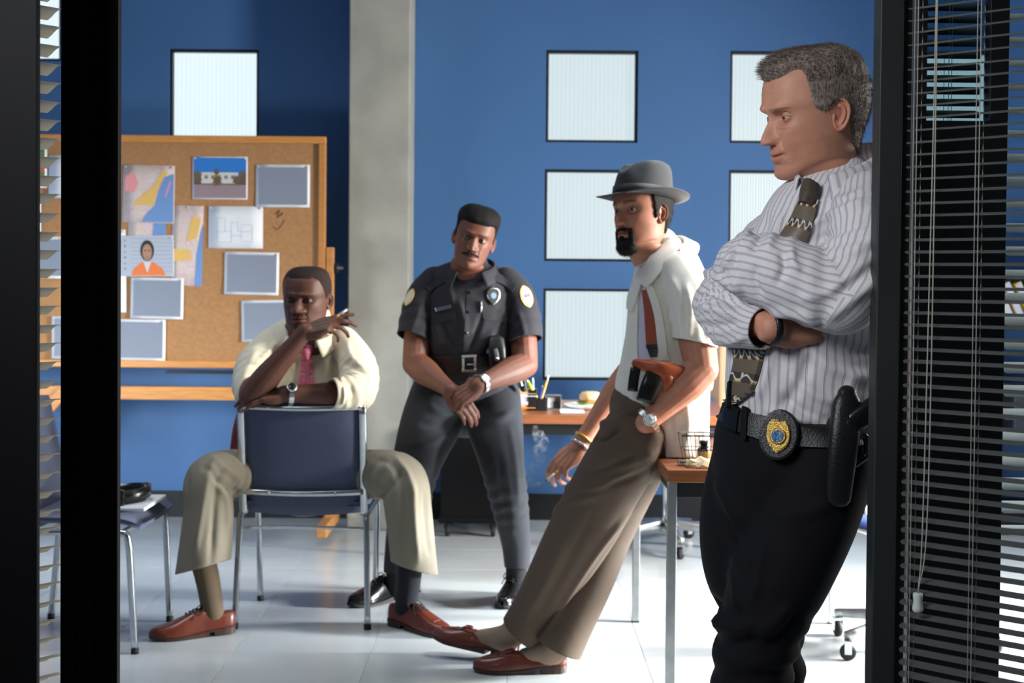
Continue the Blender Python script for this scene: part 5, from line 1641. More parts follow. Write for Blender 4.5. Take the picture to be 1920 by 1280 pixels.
def collar(name, parent, back, front, half_w, up, leaf=(.042, .062), stand=.022, gap=28, spread=.018, material=None, thick=.0025, flare=.010, n=41, droop=0.0):
    """a shirt collar: a stand round the neck and a leaf folded down over it, open at the front"""
    back, front = Vector(back), Vector(front)
    c = (back + front) / 2; fd = front - back; rf = fd.length / 2; fd.normalize()
    up = Vector(up); up = (up - fd * up.dot(fd)).normalized(); sd = fd.cross(up)
    V, F = [], []
    rows = 7
    for i in range(n):
        a = math.radians(-180 + gap + (360 - 2 * gap) * i / (n - 1))
        rad = sd * (math.sin(a) * half_w) - fd * (math.cos(a) * rf)
        o = (sd * math.sin(a) - fd * math.cos(a)).normalized()
        p = c + rad
        fr = abs(a) / PI; fr2 = max(0, (fr - .45) / .55)
        lf = leaf[0] + (leaf[1] - leaf[0]) * fr2 ** 2
        pts = [p - up * stand * .6 - o * .001, p + up * stand * .5, p + up * stand + o * .003, p + up * (stand - .004) + o * .0085]
        tipdir = (sd * math.copysign(1, a) * spread * fr2 ** 2) + fd * (droop * fr2)
        for q in (.35, .7, 1.0):
            pts.append(p + up * (stand - .004 - lf * q) + o * (.0085 + flare * q + .010 * q * (1 - fr2)) + tipdir * q)
        V += [tuple(x) for x in pts]
    for i in range(n - 1):
        for j in range(rows - 1): F.append([i * rows + j, (i + 1) * rows + j, (i + 1) * rows + j + 1, i * rows + j + 1])
    o = mesh_obj(name, V, F, material, parent, world=True)
    uvl = o.data.uv_layers.new(name='UVMap')
    li = np.empty(len(o.data.loops), dtype=np.int32); o.data.loops.foreach_get('vertex_index', li)
    uvl.data.foreach_set('uv', np.stack([(li // rows) * (2 * PI * half_w / n), (li % rows) * .01], 1).ravel())
    md = o.modifiers.new('thickness', 'SOLIDIFY'); md.thickness = thick; md.offset = 0
    return o

def text_on(s, size, p, n, upv, material, parent, name='lettering', dx=0.0, dy=0.0, arc=None):
    cu = bpy.data.curves.new('txt', 'FONT'); cu.body = s; cu.size = size; cu.align_x = 'CENTER'; cu.align_y = 'CENTER'; cu.extrude = .0002
    ob = bpy.data.objects.new('txt', cu); COL.objects.link(ob)
    dg = bpy.context.evaluated_depsgraph_get()
    me = bpy.data.meshes.new_from_object(ob.evaluated_get(dg))
    bpy.data.objects.remove(ob)
    n = Vector(n).normalized(); u = Vector(upv); u = (u - n * u.dot(n)).normalized(); r = u.cross(n)
    me.transform(Matrix((r, u, n)).transposed().to_4x4())
    me.transform(Matrix.Translation(Vector(p) + r * dx + u * dy - Vector(parent.location)))
    me.materials.clear(); me.materials.append(material)
    o = bpy.data.objects.new(name, me); COL.objects.link(o); o.parent = parent
    return o

def stripe_cloth(name, base, s1, s2, period):
    m = mat(name, base, .8, bump=.15, bscale=700, sheen=.05)
    uv = N(m, 'ShaderNodeUVMap'); sp = N(m, 'ShaderNodeSeparateXYZ'); L(m, uv.outputs[0], sp.inputs[0])
    dv = N(m, 'ShaderNodeMath'); dv.operation = 'DIVIDE'; dv.inputs[1].default_value = period; L(m, sp.outputs['X'], dv.inputs[0])
    fr = N(m, 'ShaderNodeMath'); fr.operation = 'FRACT'; L(m, dv.outputs[0], fr.inputs[0])
    cr = N(m, 'ShaderNodeValToRGB'); e = cr.color_ramp.elements
    pts = [(0, s1), (.035, s1), (.06, base), (.10, s1), (.13, base), (.42, base), (.48, s2), (.60, s2), (.66, base), (.97, base)]
    while len(e) < len(pts): e.new(.5)
    for k, (p, c) in enumerate(pts): e[k].position = p; e[k].color = c
    L(m, fr.outputs[0], cr.inputs[0]); L(m, cr.outputs[0], BS(m).inputs['Base Color'])
    return m

m_skinA = skin_mat('skin_fair', srgb(196, 142, 116))
m_shirtA = stripe_cloth('striped_shirt', srgb(214, 211, 214), srgb(142, 140, 152), srgb(176, 172, 182), .0262)
m_navy = mat('navy_wool', srgb(11, 11, 18), .85, noise=.08, nscale=200, bump=.12, bscale=600, spec=.25)
m_tieA = mat('brown_tie', srgb(104, 92, 76), .5)
uv = N(m_tieA, 'ShaderNodeUVMap'); sp = N(m_tieA, 'ShaderNodeSeparateXYZ'); L(m_tieA, uv.outputs[0], sp.inputs[0])
def mth(m, op, a, b=None):
    n = N(m, 'ShaderNodeMath'); n.operation = op
    for k, x in enumerate((a, b)):
        if x is None: continue
        if isinstance(x, (int, float)): n.inputs[k].default_value = x
        else: L(m, x, n.inputs[k])
    return n.outputs[0]
vb = mth(m_tieA, 'FRACT', mth(m_tieA, 'DIVIDE', sp.outputs['Y'], .042))
band = mth(m_tieA, 'LESS_THAN', vb, .42)
ph = mth(m_tieA, 'MULTIPLY', sp.outputs['X'], 2 * PI / .0115)
wl_ = mth(m_tieA, 'ADD', mth(m_tieA, 'MULTIPLY', mth(m_tieA, 'SINE', ph), .13), .21)
ln_ = mth(m_tieA, 'LESS_THAN', mth(m_tieA, 'ABSOLUTE', mth(m_tieA, 'SUBTRACT', vb, wl_)), .045)
ln2 = mth(m_tieA, 'LESS_THAN', mth(m_tieA, 'ABSOLUTE', mth(m_tieA, 'SUBTRACT', mth(m_tieA, 'FRACT', mth(m_tieA, 'DIVIDE', sp.outputs['X'], .0115)), .5)), .07)
white_ = mth(m_tieA, 'MULTIPLY', band, mth(m_tieA, 'MAXIMUM', ln_, mth(m_tieA, 'MULTIPLY', ln2, mth(m_tieA, 'LESS_THAN', vb, .2))))
gold_ = mth(m_tieA, 'MULTIPLY', mth(m_tieA, 'MULTIPLY', band, mth(m_tieA, 'GREATER_THAN', vb, .26)), mth(m_tieA, 'GREATER_THAN', mth(m_tieA, 'SINE', ph), .2))
mA = N(m_tieA, 'ShaderNodeMix'); mA.data_type = 'RGBA'; mA.inputs[6].default_value = srgb(98, 86, 70); mA.inputs[7].default_value = srgb(60, 52, 46); L(m_tieA, band, mA.inputs[0])
mB = N(m_tieA, 'ShaderNodeMix'); mB.data_type = 'RGBA'; mB.inputs[7].default_value = srgb(176, 140, 70); L(m_tieA, mA.outputs[2], mB.inputs[6]); L(m_tieA, gold_, mB.inputs[0])
mC = N(m_tieA, 'ShaderNodeMix'); mC.data_type = 'RGBA'; mC.inputs[7].default_value = srgb(202, 196, 190); L(m_tieA, mB.outputs[2], mC.inputs[6]); L(m_tieA, white_, mC.inputs[0])
L(m_tieA, mC.outputs[2], BS(m_tieA).inputs['Base Color'])

A = thing('person', 'man in striped shirt and brown tie leaning on the black door jamb with folded arms', 'person', (P(1440, 1790, 2.62).x, 2.62, 0))
HA = Head(P(1529, 213, 2.64), -75, 11, 3, (1.0, 1.02, .965), 1.15, nose=1.06, nose_w=.95, lips=.62, brow=1.35, jaw_w=1.06, chin=1.5, eye_open=.46, gaze=(.0, -.15), frown=.9, stub=(.92, .88, .86), brow_tint=(.55, .48, .44),
          brow_t=.0038, brow_up=-.0042, eye_deep=.0036, neck_fat=1.06, smirk=.55, bags=1.2, cheek=1.1, ear=1.02)
def tb(*a, **k): return tube(*a, **k)
def pp(l, **k):
    """tube through picture points: (u, v, Y, across px, depth m)"""
    return tube([P(u, v, Y) for u, v, Y, a, b in l], [(a / S(Y), b) for u, v, Y, a, b in l], 24, 6, **k)
torsoA = pp([(1577, 340, 2.69, 46, .064), (1572, 362, 2.67, 72, .092), (1558, 402, 2.66, 122, .120), (1540, 500, 2.65, 146, .135), (1522, 600, 2.64, 156, .140), (1514, 690, 2.63, 156, .140),
             (1509, 755, 2.62, 152, .135), (1502, 800, 2.62, 142, .125), (1498, 850, 2.62, 136, .118)])
farup = pp([(1520, 408, 2.75, 52, .060), (1462, 452, 2.77, 66, .064), (1400, 520, 2.73, 66, .064), (1358, 572, 2.66, 60, .060)])
farlo = pp([(1354, 574, 2.66, 58, .060), (1372, 592, 2.58, 58, .054), (1400, 606, 2.525, 50, .048), (1432, 614, 2.49, 42, .040)])
nearup = pp([(1628, 388, 2.54, 64, .066), (1626, 445, 2.47, 74, .074), (1606, 512, 2.44, 80, .076), (1580, 556, 2.43, 72, .070)])
nearlo = pp([(1580, 552, 2.43, 72, .070), (1520, 535, 2.44, 76, .066), (1462, 514, 2.46, 72, .060), (1418, 502, 2.50, 66, .052), (1390, 500, 2.55, 54, .046)])
strA = [([(1478, 452), (1540, 412), (1640, 372)], .006, 7), ([(1520, 455), (1580, 430), (1650, 410)], -.005, 8), ([(1465, 470), (1470, 500), (1458, 530)], -.007, 7), ([(1485, 462), (1487, 490), (1500, 510)], .005, 6),
        ([(1420, 495), (1412, 525), (1428, 560)], -.006, 8), ([(1380, 470), (1372, 505), (1385, 550)], .004, 7), ([(1440, 585), (1500, 590), (1545, 615)], .006, 8), ([(1550, 600), (1600, 560), (1650, 520)], .005, 10),
        ([(1560, 560), (1610, 520), (1652, 490)], -.005, 10), ([(1500, 560), (1560, 545), (1620, 500)], .004, 9), ([(1600, 470), (1640, 450)], .004, 9),
        ([(1440, 400), (1420, 450), (1408, 470)], -.006, 7), ([(1408, 430), (1385, 470), (1350, 505)], .006, 7), ([(1318, 510), (1350, 520), (1390, 545)], .007, 7), ([(1310, 540), (1345, 550), (1385, 572)], -.007, 7), ([(1300, 570), (1340, 580), (1380, 590)], .006, 7),
        ([(1305, 610), (1345, 612), (1385, 605)], -.005, 7), ([(1330, 640), (1370, 640), (1400, 630)], .004, 6),
        ([(1450, 650), (1440, 700), (1420, 750)], .006, 9), ([(1500, 640), (1560, 690), (1640, 710)], .006, 12), ([(1520, 660), (1500, 720), (1460, 770)], -.006, 11), ([(1560, 640), (1600, 660), (1640, 655)], -.005, 9),
        ([(1480, 700), (1540, 745), (1600, 750)], .006, 10), ([(1460, 740), (1520, 780), (1560, 790)], -.006, 8), ([(1600, 700), (1590, 760)], .005, 10), ([(1440, 770), (1490, 782), (1550, 790)], .006, 7),
        ([(1560, 380), (1600, 370), (1645, 345)], .005, 9), ([(1470, 400), (1450, 440), (1440, 470)], .005, 7)]
nzA = ((.0026, 15, 3, (1, 1, 1)), (.0014, 40, 4, (1, 1, .6)))
shA, bvA = garment('shirt', [torsoA], .0052, m_shirtA, A, smooth=5, noise=nzA, strokes=strA)
slF, bvF = garment('sleeve', [farup, farlo], .0048, m_shirtA, A, smooth=3, noise=nzA, strokes=strA, ripples=((0, .3, 1, .0035, .036, .4), (1, 0, .8, .003, .03, 2.0)),
                   cuts=[(P(1434, 614, 2.487), (P(1434, 614, 2.487) - P(1400, 606, 2.525)).normalized(), .2, P(1444, 617, 2.475), {1})], thick=.003)
slN, bvN = garment('sleeve', [nearup, nearlo], .0048, m_shirtA, A, smooth=4, noise=nzA, strokes=strA, ripples=((0, .4, 1, .003, .04, 1.1), (1, .6, 1, .0035, .03, 1.1), (1, 0, .35, .003, .045, 0)))
# far wrist and hand, tucked under the near arm
wr = P(1444, 612, 2.475)
fd = P(1520, 606, 2.50) - wr
limbA = arm_tubes(P(1356, 572, 2.66), P(1362, 580, 2.63), wr, (.04, .037, .027)) + hand_tubes(wr, fd, (.1, -1, .35), 1, [(18, 22, 12)] * 4)
bodyA, _ = body_mesh(A, HA, [limbA], m_skinA, hidden=[tube([P(1545, 860, 2.62), P(1540, 600, 2.65), P(1575, 400, 2.66), P(1590, 340, 2.67)], [(.10, .09), (.11, .09), (.10, .08), (.05, .05)], 16, 4),
      tube([P(1540, 870, 2.57), P(1468, 1070, 2.55), P(1412, 1240, 2.56), P(1402, 1740, 2.60)], [.06, .055, .045, .03], 12, 4), tube([P(1430, 880, 2.66), P(1402, 1070, 2.66), P(1462, 1250, 2.69), P(1466, 1730, 2.73)], [.06, .055, .035, .03], 12, 4)])
HA.add_eyes(A, (.05, .035, .022, 1), (.45, .40, .37, 1))
# dark bracelet under the cuff
V, F = [], []
ax = unit(fd); o1 = ax.orthogonal().normalized(); o2 = ax.cross(o1)
c = wr + ax * .002
for i in range(28):
    a = 2 * PI * i / 28
    for rr, w in ((.030, -.006), (.034, -.006), (.034, .006), (.030, .006)): V.append(tuple(c + (o1 * math.cos(a) + o2 * math.sin(a)) * rr + ax * w))
for i in range(28):
    for q in range(4): F.append([i * 4 + q, i * 4 + (q + 1) % 4, ((i + 1) % 28) * 4 + (q + 1) % 4, ((i + 1) % 28) * 4 + q])
mesh_obj('bracelet', V, F, M['black_leather'], A, world=True)
# hair
thA = [0, 25, 42, 52, 57, 60, 63, 70, 78, 86, 92, 100, 107, 114, 126, 150, 180]
zhA = [.076, .080, .090, .090, .080, .050, .016, .008, .004, .014, .022, .018, .006, -.025, -.062, -.086, -.092]
mkA = hmask(HA, thA, zhA, .005)
topA = sst(.05, .10, HA.z)
thickA = .004 + .004 * topA + .005 * topA * sst(.0, .06, HA.f)
m_hairA = hair_mat('greying_hair', srgb(100, 84, 74), srgb(150, 138, 130), 300)
HA.shell('hair', mkA, thickA, m_hairA, A, wob=.0012, seed=4, shift=lambda v: np.stack([0 * v[:, 0], -.001 * sst(.07, .105, v[:, 2]) * sst(.0, -.06, v[:, 1]), .004 * sst(.0, -.06, v[:, 1])], 1))
HA.strands('hair_strands', 5200, .014, m_hairA, A, lambda v: np.stack([0 * v[:, 0] + .15 * np.sign(v[:, 0]), np.where(v[:, 2] > .06, -1.0, .55), np.where(v[:, 2] > .06, .15, -.9)], 1), lift=.55, width=.0008, jit=.22, seed=8, sel=lambda v: v[:, 2] > .045)
HA.shell('hair_side', mkA * 0 + mkA, .0045, m_hairA, A)
HA.strands('hair_strands', 4200, .010, m_hairA, A, lambda v: np.stack([0 * v[:, 0], 0 * v[:, 0] + .5, 0 * v[:, 0] - .9], 1), lift=.35, width=.0007, jit=.2, seed=9, sel=lambda v: v[:, 2] < .06)
# collar
collar('collar', A, P(1632, 288, 2.70), P(1526, 352, 2.565), .062, (0, 0, 1), leaf=(.040, .060), stand=.020, gap=26, spread=.012, material=m_shirtA, flare=.012, droop=.012)
# tie
tieA = thing_part('tie', A)
strip('tie_blade', bvA, [((1502, 372), (1536, 378)), ((1488, 405), (1528, 412)), ((1466, 440), (1512, 452)), ((1438, 476), (1492, 492)), ((1420, 510), (1480, 525))], 2.55, m_tieA, tieA, off=.004, thick=.004, bow=.004)
strip('tie_blade', bvA, [((1372, 610), (1448, 616)), ((1366, 645), (1438, 650)), ((1354, 690), (1426, 702)), ((1350, 722), (1412, 738)), ((1364, 748), (1384, 758))], 2.5, m_tieA, tieA, off=.006, thick=.004, bow=.004)
strip('tie_knot', bvA, [((1510, 347), (1538, 353)), ((1505, 360), (1537, 367)), ((1503, 372), (1532, 378)), ((1502, 384), (1526, 390))], 2.55, mat('tie_knot_brown', srgb(74, 64, 54), .5, noise=.25, nscale=160), tieA, off=.008, thick=.004, bow=.012, nc=8)
# shirt front edge (placket)


# trousers
pelA = pp([(1502, 775, 2.62, 147, .130), (1494, 830, 2.62, 155, .138), (1486, 885, 2.62, 152, .138), (1475, 935, 2.62, 140, .125)])
legN = pp([(1548, 850, 2.56, 98, .100), (1515, 960, 2.55, 96, .098), (1468, 1070, 2.54, 92, .092), (1432, 1150, 2.53, 84, .084), (1412, 1240, 2.55, 76, .078), (1402, 1400, 2.57, 74, .076), (1402, 1600, 2.59, 70, .070), (1402, 1745, 2.60, 68, .072)])
legF = pp([(1432, 850, 2.66, 94, .095), (1402, 970, 2.66, 92, .092), (1400, 1070, 2.65, 82, .085), (1434, 1150, 2.66, 70, .080), (1458, 1230, 2.68, 48, .066), (1462, 1300, 2.69, 48, .066), (1464, 1500, 2.71, 52, .066), (1466, 1730, 2.73, 54, .068)])
strT = [([(1345, 900), (1372, 960), (1400, 1050)], .006, 10), ([(1352, 960), (1385, 1010), (1410, 1090)], -.005, 9), ([(1335, 1000), (1370, 1030), (1390, 1080)], .005, 9), ([(1330, 1120), (1350, 1140), (1400, 1150)], -.007, 9), ([(1322, 1150), (1360, 1175), (1410, 1180)], .007, 10),
        ([(1330, 1200), (1370, 1210), (1430, 1195)], -.006, 8), ([(1490, 1130), (1450, 1170), (1420, 1190)], .006, 10), ([(1500, 1150), (1470, 1190), (1440, 1210)], -.006, 9), ([(1380, 870), (1440, 940), (1500, 1010)], .004, 14), ([(1440, 1000), (1420, 1080), (1410, 1140)], .005, 9),
        ([(1560, 940), (1520, 960), (1460, 960)], .004, 12), ([(1370, 1060), (1380, 1100), (1378, 1140)], .004, 8)]
trA, bvTA = garment('trousers', [pelA, legN, legF], .0075, m_navy, A, smooth=6, noise=((.0028, 11, 13, (1, 1, .6)),), strokes=strT, ripples=((1, .28, .55, .005, .06, .4), (2, .3, .55, .005, .06, 1.2)),
                    cuts=[(P(1440, 780, 2.52), Vector((.16, -.02, 1)).normalized(), .24, P(1500, 760, 2.6)), (P(1402, 1742, 2.6), (0, 0, -1), .14, P(1402, 1760, 2.6)), (P(1458, 1728, 2.73), (0, 0, -1), .14, P(1458, 1750, 2.73))])
# belt
beltA = thing_part('belt', A)
both = [bvA, bvTA]
strip('belt_strap', both, [((1350, 742), (1349, 782)), ((1366, 752), (1362, 796)), ((1392, 766), (1388, 810)), ((1424, 778), (1421, 822)), ((1470, 788), (1468, 833)), ((1530, 795), (1530, 840)), ((1590, 794), (1592, 838)), ((1640, 788), (1644, 830)), ((1668, 782), (1674, 822))], 2.55, M['black_leather'], beltA, off=.004, thick=.004, nc=5, flatn=.9)
m_gun = mat('gunmetal', srgb(30, 31, 33), .35, .6)
bk = [((1369, 752), (1364, 800)), ((1380, 757), (1374, 806)), ((1393, 764), (1387, 812))]
strip('buckle', both, bk, 2.5, m_gun, beltA, off=.009, thick=.003, flatn=.9)
strip('belt_loop', both, [((1398, 760), (1394, 822)), ((1408, 764), (1404, 826))], 2.5, m_navy, beltA, off=.009, thick=.002, flatn=.9)
# badge on its leather backing
badge = thing_part('badge', A)
def oval(cu, cv, a, b, tilt, n=28, k=1.0): 
    out = []
    for i in range(n):
        t = 2 * PI * i / n; x, y = a * math.cos(t), b * math.sin(t)
        out.append((cu + x * math.cos(tilt) - y * math.sin(tilt), cv + x * math.sin(tilt) + y * math.cos(tilt)))
    return out
_, pB, nB = plate('leather_backing', both, oval(1461, 815, 37, 48, math.radians(8)), 2.5, M['black_leather'], badge, off=.012, thick=.005)
class Flat:                                            # a plane standing in for a surface
    def __init__(s, p, n): s.p, s.n = p, n
    def ray_cast(s, o, d):
        t = (s.p - o).dot(s.n) / d.dot(s.n); return (o + d * t, s.n, 0, t)
    def find_nearest(s, q): return (q, s.n, 0, 0)
fl_ = Flat(pB + nB * .006, nB)
shield = [(1446, 787), (1453, 785.5), (1458, 786), (1461, 789), (1465, 790), (1469, 789), (1474, 790), (1478, 795), (1481, 803), (1482.5, 813), (1482, 823), (1479, 832), (1474, 839), (1466, 845), (1457, 850), (1450, 845), (1444, 836), (1439, 825), (1437.5, 813), (1439, 801), (1442, 793)]
plate('gold_shield', fl_, shield, 2.5, M['gold'], badge, off=.0005, thick=.003)
fl2 = Flat(pB + nB * .0108, nB)
m_navyprint = mat('enamel_black', srgb(40, 30, 20), .4)
m_sealb = noise_paper('seal_blue', [(0, srgb(40, 80, 120)), (.46, srgb(70, 120, 170)), (.56, srgb(196, 212, 214)), (.60, srgb(60, 110, 90))], 180, 2)
plate('seal_rim', fl2, oval(1458.5, 817.5, 15.5, 15.5, 0), 2.5, M['gold'], badge, off=.0004, thick=.0015)
plate('seal', Flat(pB + nB * .0126, nB), oval(1458.0, 817.5, 12.2, 12.2, 0), 2.5, m_sealb, badge, off=.0004, thick=.0006)
def at_plane(u, v, p, n):
    d = RAY(u, v); return CAM + d * ((p - CAM).dot(n) / d.dot(n))
upv = P(1456, 780, 2.5) - P(1452, 850, 2.5)
text_on('SERGEANT', .0058, at_plane(1460, 800.5, pB + nB * .0117, nB), nB, upv, m_navyprint, badge)
text_on('POLICE', .0060, at_plane(1456.5, 836.0, pB + nB * .0117, nB), nB, upv, m_navyprint, badge)
text_on('FL', .0062, at_plane(1455.5, 842.5, pB + nB * .0117, nB), nB, upv, m_navyprint, badge)
# holster and pistol at the hip
hol = thing_part('holster', A)
t = tube([P(1588, 738, 2.455), P(1587, 760, 2.45), P(1582, 820, 2.44), P(1576, 880, 2.44), P(1572, 932, 2.445)], [(.016, .014), (.024, .017), (.026, .018), (.024, .017), (.021, .014)], 20, 6, nexp=3)
mesh_obj('holster_body', t['V'], t['F'], M['black_leather'], hol, world=True)
t = tube([P(1560, 800, 2.455), P(1590, 806, 2.43), P(1622, 800, 2.45)], [(.020, .006)] * 3, 14, 4, nexp=3); mesh_obj('belt_loop', t['V'], t['F'], M['black_leather'], hol, world=True)
t = tube([P(1600, 790, 2.44), P(1622, 776, 2.44), P(1660, 755, 2.44)], [(.019, .014), (.021, .015), (.022, .015)], 16, 5, nexp=3); mesh_obj('pistol_grip', t['V'], t['F'], M['black_gloss'], hol, world=True)
t = tube([P(1603, 810, 2.445), P(1622, 818, 2.445), P(1626, 850, 2.45), P(1604, 870, 2.45)], [.006] * 4, 10, 5); mesh_obj('trigger_guard', t['V'], t['F'], M['black_gloss'], hol, world=True)
strip('magazine_pouch', both, [((1352, 712), (1341, 716)), ((1352, 735), (1339, 738)), ((1351, 760), (1338, 758))], 2.55, M['black_leather'], A, off=.008, thick=.012, nc=3)
# shoes (below the picture)
m_blackshoe = mat('black_shoe', srgb(18, 18, 20), .25)
shoe(A, (P(1405, 1790, 2.60).x + .03, 2.60, 0), PI + .5, m_blackshoe, M['rubber'])
shoe(A, (P(1455, 1760, 2.74).x + .03, 2.74, 0), PI + .15, m_blackshoe, M['rubber'])

# ================================================================== THE UNIFORMED OFFICER
m_skinC = skin_mat('skin_brown', srgb(116, 73, 56))
m_uni = mat('uniform_shirt', srgb(23, 22, 33), .8, noise=.06, nscale=120, bump=.12, bscale=700, sheen=.08)
m_unit = mat('uniform_trousers', srgb(21, 24, 33), .8, noise=.06, nscale=120, bump=.12, bscale=700, sheen=.08)
C_ = thing('person', 'uniformed police officer in navy short sleeves with hands clasped, seated on the far table edge', 'person', (P(880, 1130, 5.45).x, 5.45, 0))
HC = Head(P(889, 448, 5.40), 2, 4, 14, (.98, .98, .96), .62, nose=.95, nose_w=1.22, lips=1.25, brow=1.0, jaw_w=1.02, chin=1.0, eye_open=.74, gaze=(-.25, .05), lip_tint=(.85, .62, .58), brow_tint=(.25, .22, .2), flush=(1.02, .93, .9), neck_fat=1.16, brow_t=.0050, neck_side=.22)
torsoC = pp([(882, 492, 5.48, 32, .060), (881, 504, 5.48, 60, .080), (880, 520, 5.48, 88, .100), (881, 550, 5.48, 98, .122), (880, 600, 5.47, 94, .135), (879, 645, 5.47, 88, .136), (878, 690, 5.48, 84, .128), (877, 720, 5.50, 82, .12), (876, 750, 5.52, 80, .115)])
slL = pp([(816, 530, 5.47, 32, .064), (795, 558, 5.45, 35, .070), (781, 603, 5.43, 34, .074), (774, 665, 5.40, 34, .074)])
slR = pp([(948, 530, 5.47, 32, .064), (969, 558, 5.45, 34, .070), (982, 603, 5.43, 33, .074), (986, 668, 5.40, 33, .074)])
strC = [([(860, 560), (872, 610), (868, 660)], .006, 5), ([(905, 590), (890, 630), (880, 660)], -.006, 5), ([(930, 620), (905, 640), (885, 668)], .006, 5), ([(830, 600), (845, 635), (860, 660)], -.005, 6), ([(815, 610), (830, 650)], .006, 6), ([(945, 600), (935, 640), (915, 665)], -.006, 6),
        ([(800, 560), (805, 600), (803, 640)], -.006, 5), ([(955, 555), (957, 600), (958, 640)], -.006, 5), ([(840, 530), (850, 570)], .005, 5), ([(925, 525), (918, 540)], .004, 5), ([(970, 580), (980, 610), (985, 640)], .004, 5), ([(790, 570), (775, 610), (760, 640)], .004, 6)]
shC, bvC = garment('uniform_shirt', [torsoC], .007, m_uni, C_, smooth=4, noise=((.0028, 14, 23, (1, 1, 1)), (.0014, 38, 24, (1, 1, .6))), strokes=strC)
for tq, lab in ((slL, 772), (slR, 988)):
    a, b = P(*((772, 632, 5.41) if lab == 772 else (988, 637, 5.41))), P(*((781, 605, 5.43) if lab == 772 else (983, 605, 5.43)))
    _, bv_ = garment('sleeve', [tq], .006, m_uni, C_, smooth=3, noise=((.0028, 14, 25, (1, 1, 1)),), strokes=strC, ripples=((0, .2, .9, .002, .05, .7),), cuts=[(a, (a - b).normalized(), 1.0, a)], thick=.004)
    if lab == 772: bvCl = bv_
    else: bvCr = bv_
# arms: hands clasped in front
elL, wrL = P(778, 682, 5.385), P(842, 730, 5.20)
elR, wrR = P(985, 684, 5.385), P(898, 721, 5.175)
limL = arm_tubes(P(786, 600, 5.45), elL, wrL, (.052, .050, .032)) + hand_tubes(wrL, P(882, 776, 5.19) - wrL, Vector((.25, -1, .35)), 1, [(26, 32, 20), (24, 30, 20), (22, 30, 20), (20, 28, 20)], spread=(2, 1, 0, -2), tcurl=[(.018, .024, -.010), (.03, .045, -.012), (.028, .068, -.008), (.020, .088, -.004)])
limR = arm_tubes(P(978, 600, 5.45), elR, wrR, (.052, .050, .032)) + hand_tubes(wrR, P(846, 754, 5.165) - wrR, Vector((-.35, -.9, .55)), -1, [(42, 52, 30), (45, 52, 30), (48, 52, 30), (50, 50, 30)], spread=(2, 1, 0, -2), tcurl=[(.018, .024, -.010), (.045, .034, -.022), (.068, .034, -.034), (.086, .03, -.044)])
bodyC, _ = body_mesh(C_, HC, [limL, limR], m_skinC, hidden=[tube([P(880, 760, 5.55), P(882, 620, 5.48), P(884, 530, 5.48), P(882, 505, 5.46)], [(.10, .08), (.11, .08), (.07, .06), (.055, .055)], 16, 4),
    tube([P(825, 740, 5.55), P(778, 890, 5.28), P(744, 1070, 5.47)], [.065, .05, .02], 12, 4), tube([P(915, 740, 5.55), P(945, 890, 5.3), P(967, 1070, 5.52)], [.065, .05, .02], 12, 4)], voxel=.0034)
HC.add_eyes(C_, (.03, .018, .012, 1), (.30, .27, .25, 1))
m_hairC = hair_mat('black_hair', srgb(16, 14, 14), srgb(30, 27, 26), 420, .8)
mkC = hmask(HC, [0, 25, 45, 58, 66, 72, 78, 84, 92, 100, 110, 122, 150, 180], [.066, .066, .068, .064, .030, .006, -.004, .004, .024, .016, -.015, -.05, -.078, -.084], .004)
HC.shell('hair', mkC, .0035 + .015 * sst(.035, .105, HC.z), m_hairC, C_, wob=.0007, seed=14)
tv = lambda z0, z1, xm: np.exp(-((HC.z - (z0 + z1) / 2) / ((z1 - z0) / 2)) ** 4) * np.exp(-(HC.x / xm) ** 6) * (HC.f > .05)
HC.shell('moustache', np.clip(np.exp(-((HC.z + .0555 + 5.5 * HC.x ** 2) / .0048) ** 4) * np.exp(-(HC.x / .033) ** 6) * (HC.f > .05), 0, 1), .0022, m_hairC, C_, wob=.0004, seed=15, thr=.3)
collar('collar', C_, P(890, 489, 5.58), P(879, 520, 5.345), .084, (0, 0, 1), leaf=(.034, .062), stand=.016, gap=30, spread=.030, material=m_uni, flare=.012, droop=.008)
# undone neck: dark inner placket and buttons, pocket flaps, epaulettes
strip('placket', bvC, [((876, 540), (890, 541)), ((874, 580), (887, 580)), ((871, 620), (884, 621)), ((868, 660), (881, 661))], 5.35, m_uni, C_, off=.0005, thick=.0015)
for v in (548, 585, 624):
    p, n = hit(bvC, 881 - (v - 545) * .08, v, 5.35)
    V, F = lathe([(.0005, 0), (.0055, 0), (.0055, .002), (.0045, .003), (.0005, .002)], 12)
    R = np.array(n.to_track_quat('Z', 'Y').to_matrix())
    mesh_obj('button', V @ R.T + np.array(p + n * .002), F, M['black_gloss'], C_, world=True)
for rows in ([((809, 590), (856, 584)), ((809, 598), (856, 594)), ((812, 606), (834, 607)), ], [((905, 583), (950, 588)), ((905, 592), (950, 597)), ((928, 605), (948, 606))]):
    strip('pocket_flap', bvC, [(a, b) for a, b in rows[:2]] + [((rows[0][0][0] + 3, rows[0][0][1] + 16), (rows[0][1][0] - 3, rows[0][1][1] + 16))], 5.35, m_uni, C_, off=.0006, thick=.0018)
strip('epaulette', [bvC, bvCl], [((836, 519), (846, 526)), ((815, 524), (824, 534)), ((797, 538), (806, 547))], 5.4, m_uni, C_, off=.003, thick=.002)
strip('epaulette', [bvC, bvCr], [((922, 526), (931, 519)), ((944, 534), (952, 524)), ((960, 547), (968, 537))], 5.4, m_uni, C_, off=.003, thick=.002)
m_patch = mat('patch_gold', srgb(226, 196, 120), .7); m_patch2 = mat('patch_cream', srgb(214, 206, 200), .7, noise=.06, nscale=90)
m_pred, m_pblue = mat('patch_red', srgb(208, 96, 110), .7), mat('patch_blue', srgb(122, 112, 190), .7)
pt_ = thing_part('shoulder_patch', C_)
